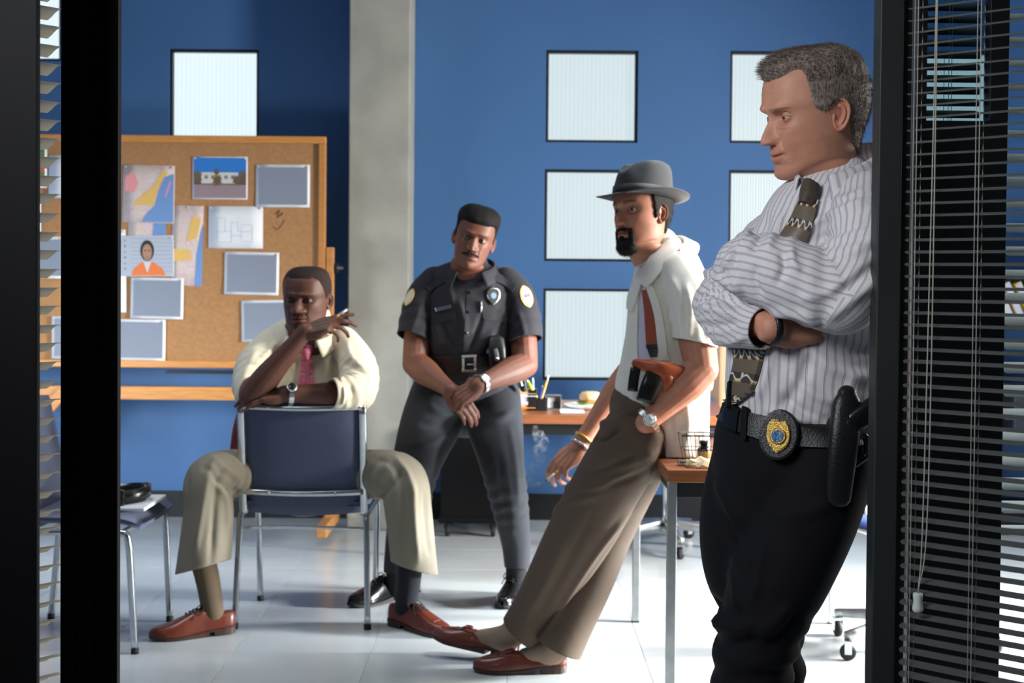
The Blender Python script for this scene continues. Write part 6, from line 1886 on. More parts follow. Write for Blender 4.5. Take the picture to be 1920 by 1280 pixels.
def oval_rows(cu, cv, a, b, tilt, n=9):
    rows = []
    for i in range(n):
        t = -1 + 2 * i / (n - 1); h = a * math.sqrt(max(.02, 1 - t * t)); y = t * b
        f = lambda x: (cu + x * math.cos(tilt) - y * math.sin(tilt), cv + x * math.sin(tilt) + y * math.cos(tilt))
        rows.append((f(-h), f(h)))
    return rows
strip('patch_border', [bvCr], oval_rows(987, 556, 10.5, 21, -.32), 5.38, m_patch, pt_, off=.001, thick=.0015, sub=2)
strip('patch_field', [bvCr], oval_rows(987.5, 556, 8, 17.5, -.32), 5.38, m_patch2, pt_, off=.0028, thick=.0006, sub=2)
strip('patch_emblem', [bvCr], [((982, 553), (987, 551.5)), ((983.5, 559), (988.5, 557.5))], 5.38, m_pblue, pt_, off=.0036, thick=.0006, sub=2, nc=3)
strip('patch_emblem', [bvCr], [((987, 551.5), (992, 550.5)), ((988.5, 557.5), (993.5, 557))], 5.38, m_pred, pt_, off=.0036, thick=.0006, sub=2, nc=3)
strip('patch_emblem', [bvCr], [((982, 545), (986, 544)), ((983, 548), (987, 547))], 5.38, m_pblue, pt_, off=.0036, thick=.0006, sub=2, nc=3)
pt2 = thing_part('shoulder_patch', C_)
strip('patch_border', [bvCl], oval_rows(768, 557, 6.5, 17, .45), 5.38, m_patch, pt2, off=.001, thick=.0015, sub=2)
strip('patch_field', [bvCl], oval_rows(767.5, 557, 4, 14, .45), 5.38, m_patch2, pt2, off=.0028, thick=.0006, sub=2)
bdC = thing_part('badge', C_)
sh_ = [(913.5, 545), (918, 541), (925, 540), (932, 541), (936.5, 545), (937.5, 553), (935.5, 561), (931, 567), (925, 572), (919.5, 567), (914.5, 561), (912.5, 553)]
_, p, n = plate('silver_shield', bvC, sh_, 5.35, M['silver'], bdC, off=.004, thick=.003)
plate('seal', Flat(p + n * .0042, n), oval(925, 554, 5.5, 6, 0, 16), 5.35, mat('seal_pale_blue', srgb(120, 150, 176), .4), bdC, off=.0002, thick=.001)
plate('name_plate', bvC, [(815.5, 577.5), (845, 570.5), (847, 577), (817.5, 584.5)], 5.35, M['silver'], C_, off=.003, thick=.0015)
p0, n0 = hit(bvC, 903, 564, 5.35); p1, n1 = hit(bvC, 901.5, 586, 5.35)
pn = thing_part('pen', C_)
pipe('barrel', [p0 + n0 * .005, p1 + n1 * .005], .003, M['silver'], pn, seg=8, sub=1, world=True)
pipe('clip', [p0 + n0 * .0095, p0.lerp(p1, .6) + n0 * .009], .0014, M['chrome'], pn, seg=6, sub=1, world=True)
# trousers
pelC = pp([(877, 690, 5.50, 82, .118), (875, 725, 5.53, 88, .13), (872, 752, 5.55, 84, .12)])
lgL = pp([(828, 745, 5.52, 60, .10), (806, 800, 5.42, 55, .098), (782, 868, 5.30, 46, .085), (768, 940, 5.33, 38, .075), (755, 1010, 5.40, 33, .068), (746, 1068, 5.46, 29, .065)])
lgR = pp([(918, 745, 5.52, 58, .10), (930, 805, 5.42, 52, .098), (942, 872, 5.32, 42, .085), (957, 950, 5.36, 33, .075), (967, 1015, 5.44, 27, .068), (970, 1066, 5.50, 25, .065)])
strCT = [([(800, 760), (830, 775), (865, 780)], .006, 7), ([(780, 790), (830, 800), (862, 790)], -.005, 7), ([(770, 830), (810, 830), (845, 810)], .005, 7), ([(960, 770), (930, 790), (890, 790)], .006, 7), ([(955, 800), (965, 860), (972, 940)], .005, 5), ([(932, 850), (945, 930), (955, 1040)], -.006, 6), ([(940, 960), (960, 1010)], .004, 5), ([(880, 800), (910, 850), (930, 900)], -.004, 7)]
trC, bvTC = garment('trousers', [pelC, lgL, lgR], .0085, m_unit, C_, smooth=4, noise=((.003, 11, 33, (1, 1, .6)),), strokes=strCT, ripples=((1, .4, .7, .004, .05, .4), (2, .4, .7, .004, .05, .9)),
    cuts=[(P(880, 697, 5.4), (0, 0, 1), .3, P(880, 680, 5.5)), (P(746, 1070, 5.46), (.1, -.1, -1), .12, P(745, 1085, 5.46)), (P(970, 1064, 5.5), (-.05, -.15, -1), .12, P(971, 1080, 5.5))], thick=.004)
bC = thing_part('duty_belt', C_)
bb = [bvC, bvTC]
strip('belt_strap', bb, [((794, 668), (793, 704)), ((812, 667), (812, 705)), ((840, 667), (840, 706)), ((880, 667), (880, 707)), ((920, 667), (920, 706)), ((945, 667), (945, 704)), ((962, 668), (962, 702))], 5.38, M['black_leather'], bC, off=.008, thick=.007, nc=5, flatn=.95)
bp_ = Flat(*[(p + n * .022, n) for p, n in [hit(bb, 880, 683, 5.36)]][0])
for nm, o in (('buckle', [(866, 665), (893, 664), (893, 669), (866, 670)]), ('buckle', [(866, 692), (893, 692), (893, 697), (866, 697)]), ('buckle', [(866, 670), (871, 670), (871, 692), (866, 692)]), ('buckle', [(888, 669), (893, 669), (893, 692), (888, 692)]), ('buckle_prong', [(876, 681), (890, 681), (890, 684), (876, 684)])):
    plate(nm, bp_, o, 5.36, M['silver'], bC, off=0, thick=.004)
t = tube([P(931, 640, 5.335), P(932, 660, 5.325), P(933, 690, 5.33)], [(.030, .02), (.033, .024), (.031, .02)], 18, 4, nexp=4); mesh_obj('pouch', t['V'], t['F'], M['black_leather'], bC, world=True)
t = tube([P(926, 645, 5.318), P(930, 660, 5.30), P(932, 674, 5.30)], [(.008, .003)] * 3, 10, 4, nexp=4); mesh_obj('pouch_strap', t['V'], t['F'], mat('strap_grey', srgb(96, 98, 104), .35), bC, world=True)
V, F = lathe([(.0005, 0), (.006, 0), (.005, .003), (.0005, .004)], 12); R = np.array(Vector((0, -1, .1)).to_track_quat('Z', 'Y').to_matrix())
mesh_obj('snap', V @ R.T + np.array(P(932, 672, 5.297)), F, M['silver'], bC, world=True)
t = tube([P(958, 684, 5.44), P(966, 690, 5.43), P(978, 700, 5.44), P(982, 728, 5.46)], [(.02, .014), (.022, .018), (.016, .016), (.014, .014)], 14, 4); mesh_obj('radio_pouch', t['V'], t['F'], M['black_leather'], bC, world=True)
t = tube([P(972, 700, 5.42), P(978, 722, 5.42)], [.006, .005], 10, 2); mesh_obj('baton_tip', t['V'], t['F'], M['chrome'], bC, world=True)
watch(C_, wrR + (elR - wrR) * .03, elR - wrR, Vector((0, -1, .35)), .033, M['silver'], M['paper'], M['silver'], .017)
m_bshoe2 = mat('polished_black', srgb(15, 15, 17), .18)
m_sockB = mat('dark_sock', srgb(20, 20, 28), .9, bump=.3, bscale=900)
shoe(C_, (P(742, 1120, 5.55).x, 5.55, 0), -PI / 2 - .75, m_bshoe2, M['rubber'], style='boot')
shoe(C_, (P(967, 1110, 5.60).x, 5.60, 0), -PI / 2 - .22, m_bshoe2, M['rubber'], style='boot')
for a, b in ((P(745, 1050, 5.46), P(742, 1105, 5.52)), (P(969, 1050, 5.5), P(967, 1100, 5.58))):
    t = tube([a, b], [.042, .040], 16, 3); mesh_obj('sock', t['V'], t['F'], m_sockB, C_, world=True)

# ================================================================== THE SEATED DETECTIVE
m_skinD = skin_mat('skin_dark_brown', srgb(92, 56, 42))
m_cream = mat('cream_shirt', srgb(224, 214, 190), .8, noise=.03, nscale=90, bump=.15, bscale=600, sheen=.05)
m_khaki = mat('khaki_trousers', srgb(134, 126, 110), .85, noise=.07, nscale=260, bump=.2, bscale=900)
D_p = thing('person', 'seated man in cream shirt and pink tie straddling a backwards chair, hand at chin', 'person', (P(575, 1160, 5.3).x, 5.3, 0))
HD = Head(P(575, 560, 5.22), -12, 5, 2, (1.10, 1.04, .98), .62, nose=1.0, nose_w=1.38, lips=1.35, brow=1.25, jaw_w=1.10, chin=1.0, eye_open=.62, gaze=(.12, 0), frown=1.0, lip_tint=(.95, .72, .70), brow_tint=(.3, .26, .25), flush=(1.0, .95, .92), neck_fat=1.25, smirk=.3, bags=1.3, cheek=1.2, brow_t=.0038)
torsoD = pp([(584, 600, 5.35, 38, .075), (582, 612, 5.35, 62, .092), (580, 628, 5.34, 86, .108), (577, 655, 5.33, 102, .120), (575, 705, 5.32, 106, .130), (573, 760, 5.33, 100, .135), (573, 820, 5.38, 98, .140), (573, 880, 5.42, 96, .135)])
upL = pp([(512, 648, 5.30, 36, .068), (482, 684, 5.22, 38, .074), (470, 722, 5.13, 34, .068), (468, 742, 5.09, 28, .056)])
upR = pp([(640, 646, 5.30, 38, .068), (668, 686, 5.22, 38, .074), (677, 722, 5.13, 32, .066), (674, 738, 5.09, 30, .060)])
loR = pp([(676, 736, 5.10, 30, .058), (655, 738, 5.05, 30, .054), (628, 738, 5.02, 26, .050)])
strD = [([(520, 640), (500, 665), (470, 690)], .007, 6), ([(535, 635), (520, 680), (515, 730)], -.008, 7), ([(480, 660), (460, 700), (448, 740)], .006, 6), ([(505, 670), (480, 700), (460, 720)], -.006, 6), ([(650, 640), (660, 670), (690, 700)], .006, 6), ([(630, 640), (625, 690), (632, 720)], -.008, 7), ([(640, 680), (670, 690), (695, 720)], -.006, 6), ([(625, 720), (650, 705), (690, 705)], .007, 6),
        ([(640, 725), (645, 740), (638, 758)], .007, 4), ([(655, 720), (662, 740), (656, 760)], -.006, 4), ([(545, 650), (550, 690), (548, 730)], .005, 5), ([(605, 665), (612, 700), (608, 730)], .005, 6)]
nzD = ((.0030, 14, 43, (1, 1, 1)), (.0016, 36, 44, (1, 1, .6)))
shD, bvD = garment('shirt', [torsoD], .007, m_cream, D_p, smooth=4, noise=nzD, strokes=strD)
_, bvDl = garment('sleeve', [upL], .006, m_cream, D_p, smooth=3, noise=nzD, strokes=strD, ripples=((0, .3, 1, .004, .045, .5),))
c0, c1 = P(630, 738, 5.022), P(655, 738, 5.05)
_, bvDr = garment('sleeve', [upR, loR], .006, m_cream, D_p, smooth=3, noise=nzD, strokes=strD, ripples=((0, .4, 1, .004, .04, 1.5), (1, .2, 1, .003, .03, .5)), cuts=[(c0, (c0 - c1).normalized(), .1, c0 + (c0 - c1).normalized() * .03, {1})], thick=.004)
# rolled cuff
t = tube([P(642, 738, 5.035), P(630, 738, 5.022), P(621, 738, 5.012)], [(.052, .053), (.057, .057), (.055, .055)], 24, 4, caps=None)
o = mesh_obj('rolled_cuff', t['V'], t['F'], m_cream, D_p, world=True); md = o.modifiers.new('thickness', 'SOLIDIFY'); md.thickness = .004
elDl, wrDl = P(471, 742, 5.01), P(572, 622, 4.985)
limDl = arm_tubes(P(474, 720, 5.13), elDl, wrDl, (.045, .046, .031)) + hand_tubes(wrDl, P(640, 600, 4.98) - wrDl, Vector((.05, -.62, .80)), 1,
        [(6, 12, 8), (18, 26, 16), (34, 36, 22), (46, 40, 26)], spread=(4, 1, -3, -7), tcurl=[(.018, .024, -.010), (.040, .044, -.030), (.058, .044, -.052), (.074, .036, -.066)])
wrDr = P(536, 738, 5.00)
limDr = arm_tubes(P(676, 730, 5.12), P(672, 740, 5.08), wrDr, (.045, .046, .031)) + hand_tubes(wrDr, P(490, 742, 4.99) - wrDr, Vector((0, -.5, .85)), -1, [(12, 22, 14)] * 4)
bodyD, bvArm = body_mesh(D_p, HD, [limDl, limDr], m_skinD, hidden=[tube([P(575, 850, 5.4), P(575, 700, 5.33), P(580, 630, 5.34), P(580, 605, 5.33)], [(.12, .09), (.13, .09), (.08, .06), (.06, .06)], 16, 4),
    tube([P(545, 870, 5.4), P(392, 895, 5.03), P(388, 1120, 4.98)], [.065, .05, .025], 12, 4), tube([P(605, 870, 5.4), P(752, 895, 5.06), P(768, 1110, 5.06)], [.065, .05, .025], 12, 4)], voxel=.0034)
HD.add_eyes(D_p, (.02, .012, .008, 1), (.32, .28, .26, 1))
m_hairD = hair_mat('cropped_hair', srgb(34, 26, 24), srgb(56, 42, 38), 500, .8)
mkD = hmask(HD, [0, 20, 35, 50, 60, 68, 76, 84, 92, 100, 110, 125, 150, 180], [.086, .084, .090, .076, .052, .030, .006, .010, .024, .018, -.012, -.046, -.07, -.076], .008)
HD.shell('hair', mkD, .0020, m_hairD, D_p, wob=.0003, seed=16)
collar('collar', D_p, P(592, 606, 5.45), P(572, 648, 5.175), .086, (0, 0, 1), leaf=(.036, .068), stand=.018, gap=24, spread=.034, material=m_cream, flare=.012, droop=.008)
m_tieD = noise_paper('pink_tie', [(0, srgb(226, 120, 146)), (.46, srgb(214, 96, 124)), (.54, srgb(226, 150, 160)), (.62, srgb(120, 60, 90)), (.68, srgb(206, 110, 80))], 26, 3, 2)
tD = thing_part('tie', D_p)
strip('tie_blade', bvD, [((566, 668), (584, 668)), ((564, 690), (587, 690)), ((560, 715), (590, 715)), ((558, 760), (592, 760))], 5.18, m_tieD, tD, off=.004, thick=.004, bow=.004)
t = tube([P(574, 651, 5.20), P(574.5, 660, 5.19), P(575, 670, 5.188)], [(.024, .014), (.021, .015), (.014, .011)], 16, 4); mesh_obj('tie_knot', t['V'], t['F'], m_tieD, tD, world=True)
watch(D_p, wrDr + (P(672, 740, 5.08) - wrDr) * .06, P(672, 740, 5.08) - wrDr, Vector((-.1, -.75, .65)), .034, M['silver'], M['black_gloss'], M['silver'], .0185)
t = tube([P(449, 776, 5.30), P(447, 805, 5.29), P(445, 842, 5.29)], [(.010, .02), (.020, .03), (.026, .035)], 16, 5, nexp=3); mesh_obj('holster', t['V'], t['F'], mat('oxblood_holster', srgb(112, 46, 34), .4), D_p, world=True)
# trousers
pelD = pp([(574, 800, 5.42, 92, .13), (574, 850, 5.44, 100, .14), (574, 890, 5.44, 98, .12)])
thL = pp([(540, 872, 5.42, 48, .098), (470, 888, 5.22, 48, .096), (410, 890, 5.06, 44, .092), (390, 905, 4.99, 46, .092), (390, 960, 4.98, 47, .090), (384, 1030, 4.99, 49, .092), (376, 1095, 5.0, 50, .094)])
thR = pp([(608, 872, 5.42, 48, .098), (678, 888, 5.24, 46, .096), (735, 890, 5.09, 43, .092), (757, 905, 5.03, 45, .092), (766, 960, 5.03, 43, .090), (774, 1030, 5.05, 42, .090), (780, 1095, 5.07, 43, .090)])
strDT = [([(400, 860), (385, 920), (365, 1040)], .007, 6), ([(420, 870), (405, 920), (395, 1060)], -.006, 6), ([(350, 880), (352, 960), (345, 1040)], -.005, 6), ([(400, 860), (425, 880), (448, 900)], .007, 6), ([(385, 875), (420, 910), (448, 925)], -.007, 6), ([(400, 900), (425, 935), (430, 990)], .006, 6), ([(440, 860), (448, 900)], .004, 5),
         ([(740, 855), (765, 890), (775, 930)], .008, 5), ([(700, 860), (735, 870), (760, 900)], -.005, 6), ([(750, 870), (755, 950), (745, 1040)], -.006, 7), ([(775, 900), (778, 980), (785, 1055)], .007, 5), ([(695, 900), (715, 880), (740, 862)], .006, 6), ([(700, 940), (735, 910), (755, 880)], -.006, 7), ([(795, 920), (800, 1000), (808, 1045)], -.005, 6)]
trD, bvTD = garment('trousers', [pelD, thL, thR], .008, m_khaki, D_p, smooth=4, noise=((.003, 12, 53, (1, 1, .5)),), strokes=strDT, ripples=((1, .3, .55, .005, .05, 1.6), (2, .3, .55, .005, .05, 1.6)),
    cuts=[(P(380, 1062, 4.99), Vector((.28, -.1, -1)).normalized(), .16, P(378, 1085, 5.0), {1}), (P(776, 1064, 5.05), Vector((-.30, -.1, -1)).normalized(), .16, P(780, 1085, 5.07), {2})], thick=.004)
m_sockD = mat('brown_sock', srgb(112, 94, 74), .9, bump=.5, bscale=700)
m_sockN = mat('navy_sock', srgb(24, 24, 34), .9, bump=.5, bscale=700)
m_tan = mat('cognac_leather', srgb(104, 44, 27), .36, noise=.18, nscale=14, coat=.2, bump=.08, bscale=200)
m_solet = mat('dark_sole', srgb(58, 34, 24), .5)
hl = Vector((P(411, 1190, 4.98).x, 4.98, 0)); shoe(D_p, hl, math.radians(207), m_tan, m_solet, .30, name='shoe', lace_m=mat('dark_lace', srgb(36, 26, 24), .8))
hr = Vector((P(752, 1180, 5.10).x, 5.10, 0)); shoe(D_p, hr, math.radians(-42), m_tan, m_solet, .30, name='shoe', lace_m=bpy.data.materials['dark_lace'])
t = tube([P(378, 1040, 5.0), P(390, 1090, 4.985), hl + Vector((-.02, -.01, .075))], [.046, .042, .038], 20, 4); mesh_obj('sock', t['V'], t['F'], m_sockD, D_p, world=True)
t = tube([P(770, 1040, 5.05), P(767, 1090, 5.065), hr + Vector((.015, -.015, .075))], [.044, .042, .038], 20, 4); mesh_obj('sock', t['V'], t['F'], m_sockN, D_p, world=True)

# ================================================================== THE MAN IN THE HAT
m_skinB = skin_mat('skin_olive', srgb(188, 130, 104))
m_white = mat('white_linen', srgb(226, 222, 210), .8, noise=.03, nscale=120, bump=.2, bscale=500, sheen=.05)
m_brown = mat('brown_wool', srgb(86, 71, 58), .85, noise=.07, nscale=240, bump=.15, bscale=900)
m_strap = mat('saddle_leather', srgb(150, 70, 36), .4, noise=.1, nscale=30)
B_ = thing('person', 'bearded man in grey hat, white shirt and brown trousers leaning on the near table edge', 'person', (P(1000, 1260, 4.5).x, 4.5, 0))
HB = Head(P(1204, 401, 4.48), -48, -3, -5, (1.02, 1.03, 1.03), .7, nose=1.05, nose_w=1.05, lips=.9, brow=1.1, jaw_w=1.03, chin=1.0, eye_open=1.15, gaze=(.30, .04), stub=(.80, .76, .74), brow_tint=(.16, .13, .12), brow_up=.001, brow_t=.0052, flush=(1.03, .84, .82), neck_fat=1.1, lip_tint=(.85, .62, .6), neck_back=.75)
torsoB = pp([(1236, 462, 4.52, 40, .066), (1244, 478, 4.52, 54, .09), (1252, 505, 4.51, 66, .13), (1258, 560, 4.50, 80, .165), (1256, 620, 4.49, 83, .165), (1250, 690, 4.46, 89, .160), (1246, 745, 4.44, 92, .155), (1272, 810, 4.43, 60, .14), (1284, 870, 4.42, 48, .13)])
slB = pp([(1274, 512, 4.40, 42, .066), (1290, 550, 4.36, 46, .074), (1300, 600, 4.33, 45, .074), (1304, 670, 4.31, 42, .070)])
strB = [([(1240, 540), (1262, 600), (1268, 640)], -.007, 6), ([(1285, 530), (1295, 580), (1290, 640)], .006, 6), ([(1310, 560), (1318, 600), (1325, 640)], -.005, 6), ([(1260, 520), (1275, 560), (1275, 620)], .005, 6), ([(1240, 620), (1255, 670)], .006, 6), ([(1285, 740), (1290, 800), (1280, 850)], .006, 7), ([(1305, 720), (1310, 790), (1300, 850)], -.006, 7), ([(1265, 780), (1270, 830)], -.005, 5), ([(1185, 560), (1178, 640), (1165, 720)], .005, 5), ([(1320, 700), (1325, 760), (1318, 840)], .005, 6)]
nzB = ((.0028, 13, 63, (1, 1, 1)), (.0014, 34, 64, (1, 1, .6)))
pA, pB2, pC2 = P(1148, 738, 4.46), P(1245, 852, 4.44), P(1200, 795, 4.2)
nrm = (pB2 - pA).cross(Vector((0, 1, 0))).normalized()
if nrm.z > 0: nrm = -nrm
shB, bvB = garment('shirt', [torsoB], .0065, m_white, B_, smooth=4, noise=nzB, strokes=strB, cuts=[(pA.lerp(pB2, .5), nrm, .22, P(1195, 800, 4.46)), (P(1290, 856, 4.42), (0, -.1, -1), .3, P(1290, 880, 4.42))], thick=.003)
c0, c1 = P(1303, 643, 4.315), P(1300, 600, 4.33)
_, bvBs = garment('sleeve', [slB], .0058, m_white, B_, smooth=3, noise=nzB, strokes=strB, ripples=((0, .3, .9, .002, .06, .3),), cuts=[(c0, Vector((-.22, -.1, -1)).normalized(), .14, c0 - Vector((0, 0, .04)))], thick=.004)
elB, wrB = P(1316, 692, 4.30), P(1214, 790, 4.275)
limB = arm_tubes(P(1300, 600, 4.34), elB, wrB, (.058, .053, .034)) + hand_tubes(wrB, P(1197, 832, 4.42) - wrB, Vector((-.3, -1, .3)), 1, [(15, 20, 10)] * 4)
elF, wrF = P(1186, 690, 4.76), P(1086, 836, 4.70)
limF = arm_tubes(P(1225, 560, 4.66), elF, wrF, (.05, .045, .030)) + hand_tubes(wrF, P(1044, 878, 4.69) - wrF, Vector((-.55, -.70, .35)), -1, [(24, 34, 18), (30, 38, 20), (40, 44, 24), (48, 46, 26)], spread=(5, 1, -2, -6), tcurl=[(.018, .024, -.010), (.05, .044, -.018), (.080, .046, -.024), (.104, .038, -.034)])
bodyB, _ = body_mesh(B_, HB, [limB, limF], m_skinB, hidden=[tube([P(1230, 830, 4.45), P(1252, 640, 4.49), P(1252, 510, 4.51), P(1240, 462, 4.51)], [(.07, .09), (.09, .1), (.07, .09), (.05, .05)], 16, 4),
    tube([P(1190, 830, 4.42), P(1090, 1000, 4.46), P(960, 1180, 4.6)], [.07, .055, .02], 12, 4), tube([P(1215, 850, 4.56), P(1130, 1040, 4.55), P(1045, 1200, 4.52)], [.07, .055, .02], 12, 4)], voxel=.0032)
HB.add_eyes(B_, (.03, .02, .012, 1), (.45, .42, .40, 1))
m_hairB = hair_mat('dark_hair', srgb(20, 17, 16), srgb(38, 34, 33), 420, .7)
mkB = hmask(HB, [0, 30, 55, 64, 70, 74, 79, 86, 94, 104, 114, 126, 150, 180], [.12, .12, .10, .05, .016, -.018, -.022, .004, .02, .012, -.02, -.05, -.074, -.08], .005)
HB.shell('hair', mkB, .006, m_hairB, B_, wob=.0006, seed=17)
HB.strands('hair_strands', 1500, .008, m_hairB, B_, lambda v: np.stack([0 * v[:, 0], 0 * v[:, 0] + .4, 0 * v[:, 0] - .9], 1), lift=.3, width=.0009, jit=.2, seed=19)
# goatee and moustache in one ring round the mouth
xx, zz = np.abs(HB.x), HB.z
mo = np.exp(-((zz + .0555 + 6.0 * xx ** 2) / .0052) ** 4) * np.exp(-(xx / .031) ** 8)
side_ = np.exp(-((xx - .0285) / .0062) ** 4) * np.exp(-((zz + .080) / .026) ** 6)
ch = np.exp(-((zz + .104) / .0215) ** 6) * np.exp(-(xx / .033) ** 6)
soul = np.exp(-((zz + .084) / .008) ** 4) * np.exp(-(xx / .009) ** 4)
gm = np.clip(np.maximum.reduce([mo, side_, ch, soul]), 0, 1) * (HB.f > .056)
HB.shell('goatee', gm, .004 + .010 * sst(-.09, -.112, HB.z), m_hairB, B_, wob=.0008, seed=18, thr=.25)
HB.strands('beard_strands', 2200, .009, m_hairB, B_, lambda v: np.stack([0 * v[:, 0], 0 * v[:, 0] - .2, 0 * v[:, 0] - 1.0], 1), lift=.3, width=.0008, jit=.25, seed=20)
# the hat
m_felt = mat('grey_felt', srgb(52, 54, 58), .85, noise=.06, nscale=120, bump=.2, bscale=500, sheen=.25)
m_hband = mat('hat_band', srgb(44, 45, 48), .5, bump=.3, bscale=600)
hat = thing_part('hat', B_)
def hatpt(x, f, z):                                   # hat frame inside the head frame
    th = math.radians(4)
    z = z * 1.16 if z > .035 else z
    return (x, -(f * math.cos(th) - (z) * math.sin(th)) + .006, .046 + f * math.sin(th) + z * math.cos(th))
na = 64
V, F = [], []
prof = [(0, 1.0), (.012, 1.0), (.03, .985), (.05, .96), (.068, .93), (.082, .89), (.092, .82), (.097, .72), (.098, .60), (.097, .45), (.096, .3), (.0955, .15), (.0955, .02)]
for z, k in prof:
    for i in range(na):
        a = 2 * PI * i / na
        sx, cf = math.sin(a), math.cos(a)
        x, f = .0835 * k * sx, .1030 * k * cf
        zz_ = z
        if z > .06:
            w = min(1, (z - .06) / .03)
            # the long dent and the two pinches at the front
            zz_ -= .026 * w * math.exp(-(x / .026) ** 2) * (1 - .35 * max(0, f / .1)) * (1.0 if k < .9 else .35)
            zz_ -= .010 * w * max(0, f / .1)
        pin = .014 * math.exp(-((a if a < PI else a - 2 * PI) / .55 - (1.2 if a < PI else -1.2)) ** 2 * 3) * min(1, max(0, (z - .03) / .04))
        x -= math.copysign(pin, sx)
        V.append(hatpt(x, f - .004 * w if z > .06 else f, zz_))
n = len(prof)
for i in range(n - 1):
    for j in range(na): F.append([i * na + j, i * na + (j + 1) % na, (i + 1) * na + (j + 1) % na, (i + 1) * na + j])
F.append([(n - 1) * na + j for j in range(na)])
mesh_obj('crown', HB.W(V), F, m_felt, hat, world=True)
V, F = [], []
rows_ = []
for side in (0, 1):
    for q in range(9):
        t = q / 8
        if side: t = 1 - t
        for i in range(na):
            a = 2 * PI * i / na; sx, cf = math.sin(a), math.cos(a)
            wx, wf = .0835 + .052 * t, .1030 + .050 * t
            z = .016 * t ** 2 * abs(sx) ** 1.5 - .014 * t ** 1.5 * max(0, cf) ** 1.5 + .012 * t * t * max(0, -cf) ** 2 - .002 * t
            z += (.0034 if side else 0) * 1.0
            if side == 0 and q == 8: pass
            V.append(hatpt(wx * sx, wf * cf, z))
n = 18
for i in range(n):
    for j in range(na): F.append([i * na + j, i * na + (j + 1) % na, ((i + 1) % n) * na + (j + 1) % na, ((i + 1) % n) * na + j])
mesh_obj('brim', HB.W(V), F, m_felt, hat, world=True)
V, F = [], []
for z, g in ((.004, 1.008), (.004, 1.03), (.030, 1.012), (.030, .98)):
    for i in range(na):
        a = 2 * PI * i / na; V.append(hatpt(.0835 * g * math.sin(a), .1030 * g * math.cos(a), z))
for i in range(4):
    for j in range(na): F.append([i * na + j, i * na + (j + 1) % na, ((i + 1) % 4) * na + (j + 1) % na, ((i + 1) % 4) * na + j])
mesh_obj('hat_band', HB.W(V), F, m_hband, hat, world=True)
collar('collar', B_, P(1268, 450, 4.53), P(1216, 505, 4.44), .078, (-.12, 0, 1), leaf=(.040, .085), stand=.014, gap=34, spread=.05, material=m_white, flare=.016, droop=.03)
# lapel edge, strap and front edge of the open shirt
m_tee = mat('pale_undershirt', srgb(196, 192, 206), .85)
strip('undershirt', bvB, [((1200, 545), (1214, 543)), ((1200, 600), (1218, 600)), ((1196, 650), (1222, 650)), ((1196, 684), (1224, 684))], 4.36, m_tee, B_, off=.001, thick=.0015)
hs = thing_part('shoulder_holster', B_)
strip('strap', bvB, [((1206, 545), (1216, 543)), ((1210, 580), (1225, 578)), ((1212, 620), (1230, 618)), ((1214, 652), (1233, 650))], 4.36, m_strap, hs, off=.004, thick=.003)
strip('strap', bvB, [((1233, 492), (1236, 496)), ((1242, 478), (1245, 482)), ((1256, 470), (1259, 474)), ((1272, 467), (1275, 471))], 4.4, m_strap, hs, off=.004, thick=.003)
strip('strap_clip', bvB, [((1214, 648), (1234, 646)), ((1215, 655), (1234, 653))], 4.36, M['black'], hs, off=.007, thick=.003)
strip('strap_clip', bvB, [((1216, 656), (1234, 654)), ((1220, 670), (1232, 669))], 4.36, M['black'], hs, off=.005, thick=.003)
strip('lapel', bvB, [((1262, 446), (1276, 462)), ((1246, 456), (1268, 474)), ((1226, 480), (1254, 494)), ((1208, 508), (1232, 524)), ((1200, 530), (1216, 541))], 4.40, m_white, B_, off=.010, thick=.003)
strip('lapel', bvB, [((1204, 500), (1210, 510)), ((1192, 528), (1204, 540)), ((1182, 556), (1198, 560)), ((1180, 580), (1190, 584))], 4.42, m_white, B_, off=.008, thick=.003)
strip('shirt_front', bvB, [((1214, 540), (1224, 536)), ((1226, 578), (1240, 575)), ((1232, 620), (1246, 618)), ((1235, 655), (1250, 655)), ((1238, 676), (1256, 676))], 4.35, m_white, B_, off=.006, thick=.002)
strip('shirt_front', bvB, [((1188, 548), (1199, 548)), ((1184, 600), (1198, 600)), ((1183, 640), (1197, 640)), ((1188, 678), (1198, 678))], 4.36, m_white, B_, off=.004, thick=.002)
t = tube([P(1193, 681, 4.28), P(1215, 686, 4.265), P(1245, 694, 4.26), P(1282, 702, 4.275)], [(.014, .014), (.020, .018), (.026, .020), (.024, .018)], 18, 6, nexp=3); mesh_obj('holster_body', t['V'], t['F'], m_strap, hs, world=True)
t = tube([P(1200, 678, 4.252), P(1230, 684, 4.246), P(1272, 690, 4.256)], [.0045] * 3, 10, 5); mesh_obj('holster_ridge', t['V'], t['F'], m_strap, hs, world=True)
t = tube([P(1244, 700, 4.255), P(1252, 715, 4.25), P(1247, 730, 4.256)], [(.022, .01), (.018, .01), (.008, .008)], 14, 4); mesh_obj('holster_flap', t['V'], t['F'], m_strap, hs, world=True)
t = tube([P(1226, 700, 4.255), P(1218, 722, 4.25), P(1208, 752, 4.255)], [(.024, .013), (.026, .015), (.026, .015)], 16, 5, caps='flat', nexp=4); mesh_obj('pistol_grip', t['V'], t['F'], M['black_gloss'], hs, world=True)
t = tube([P(1192, 690, 4.27), P(1188, 712, 4.275), P(1186, 732, 4.28)], [(.016, .012)] * 3, 14, 4, caps='flat', nexp=4); mesh_obj('magazine', t['V'], t['F'], M['black_gloss'], hs, world=True)
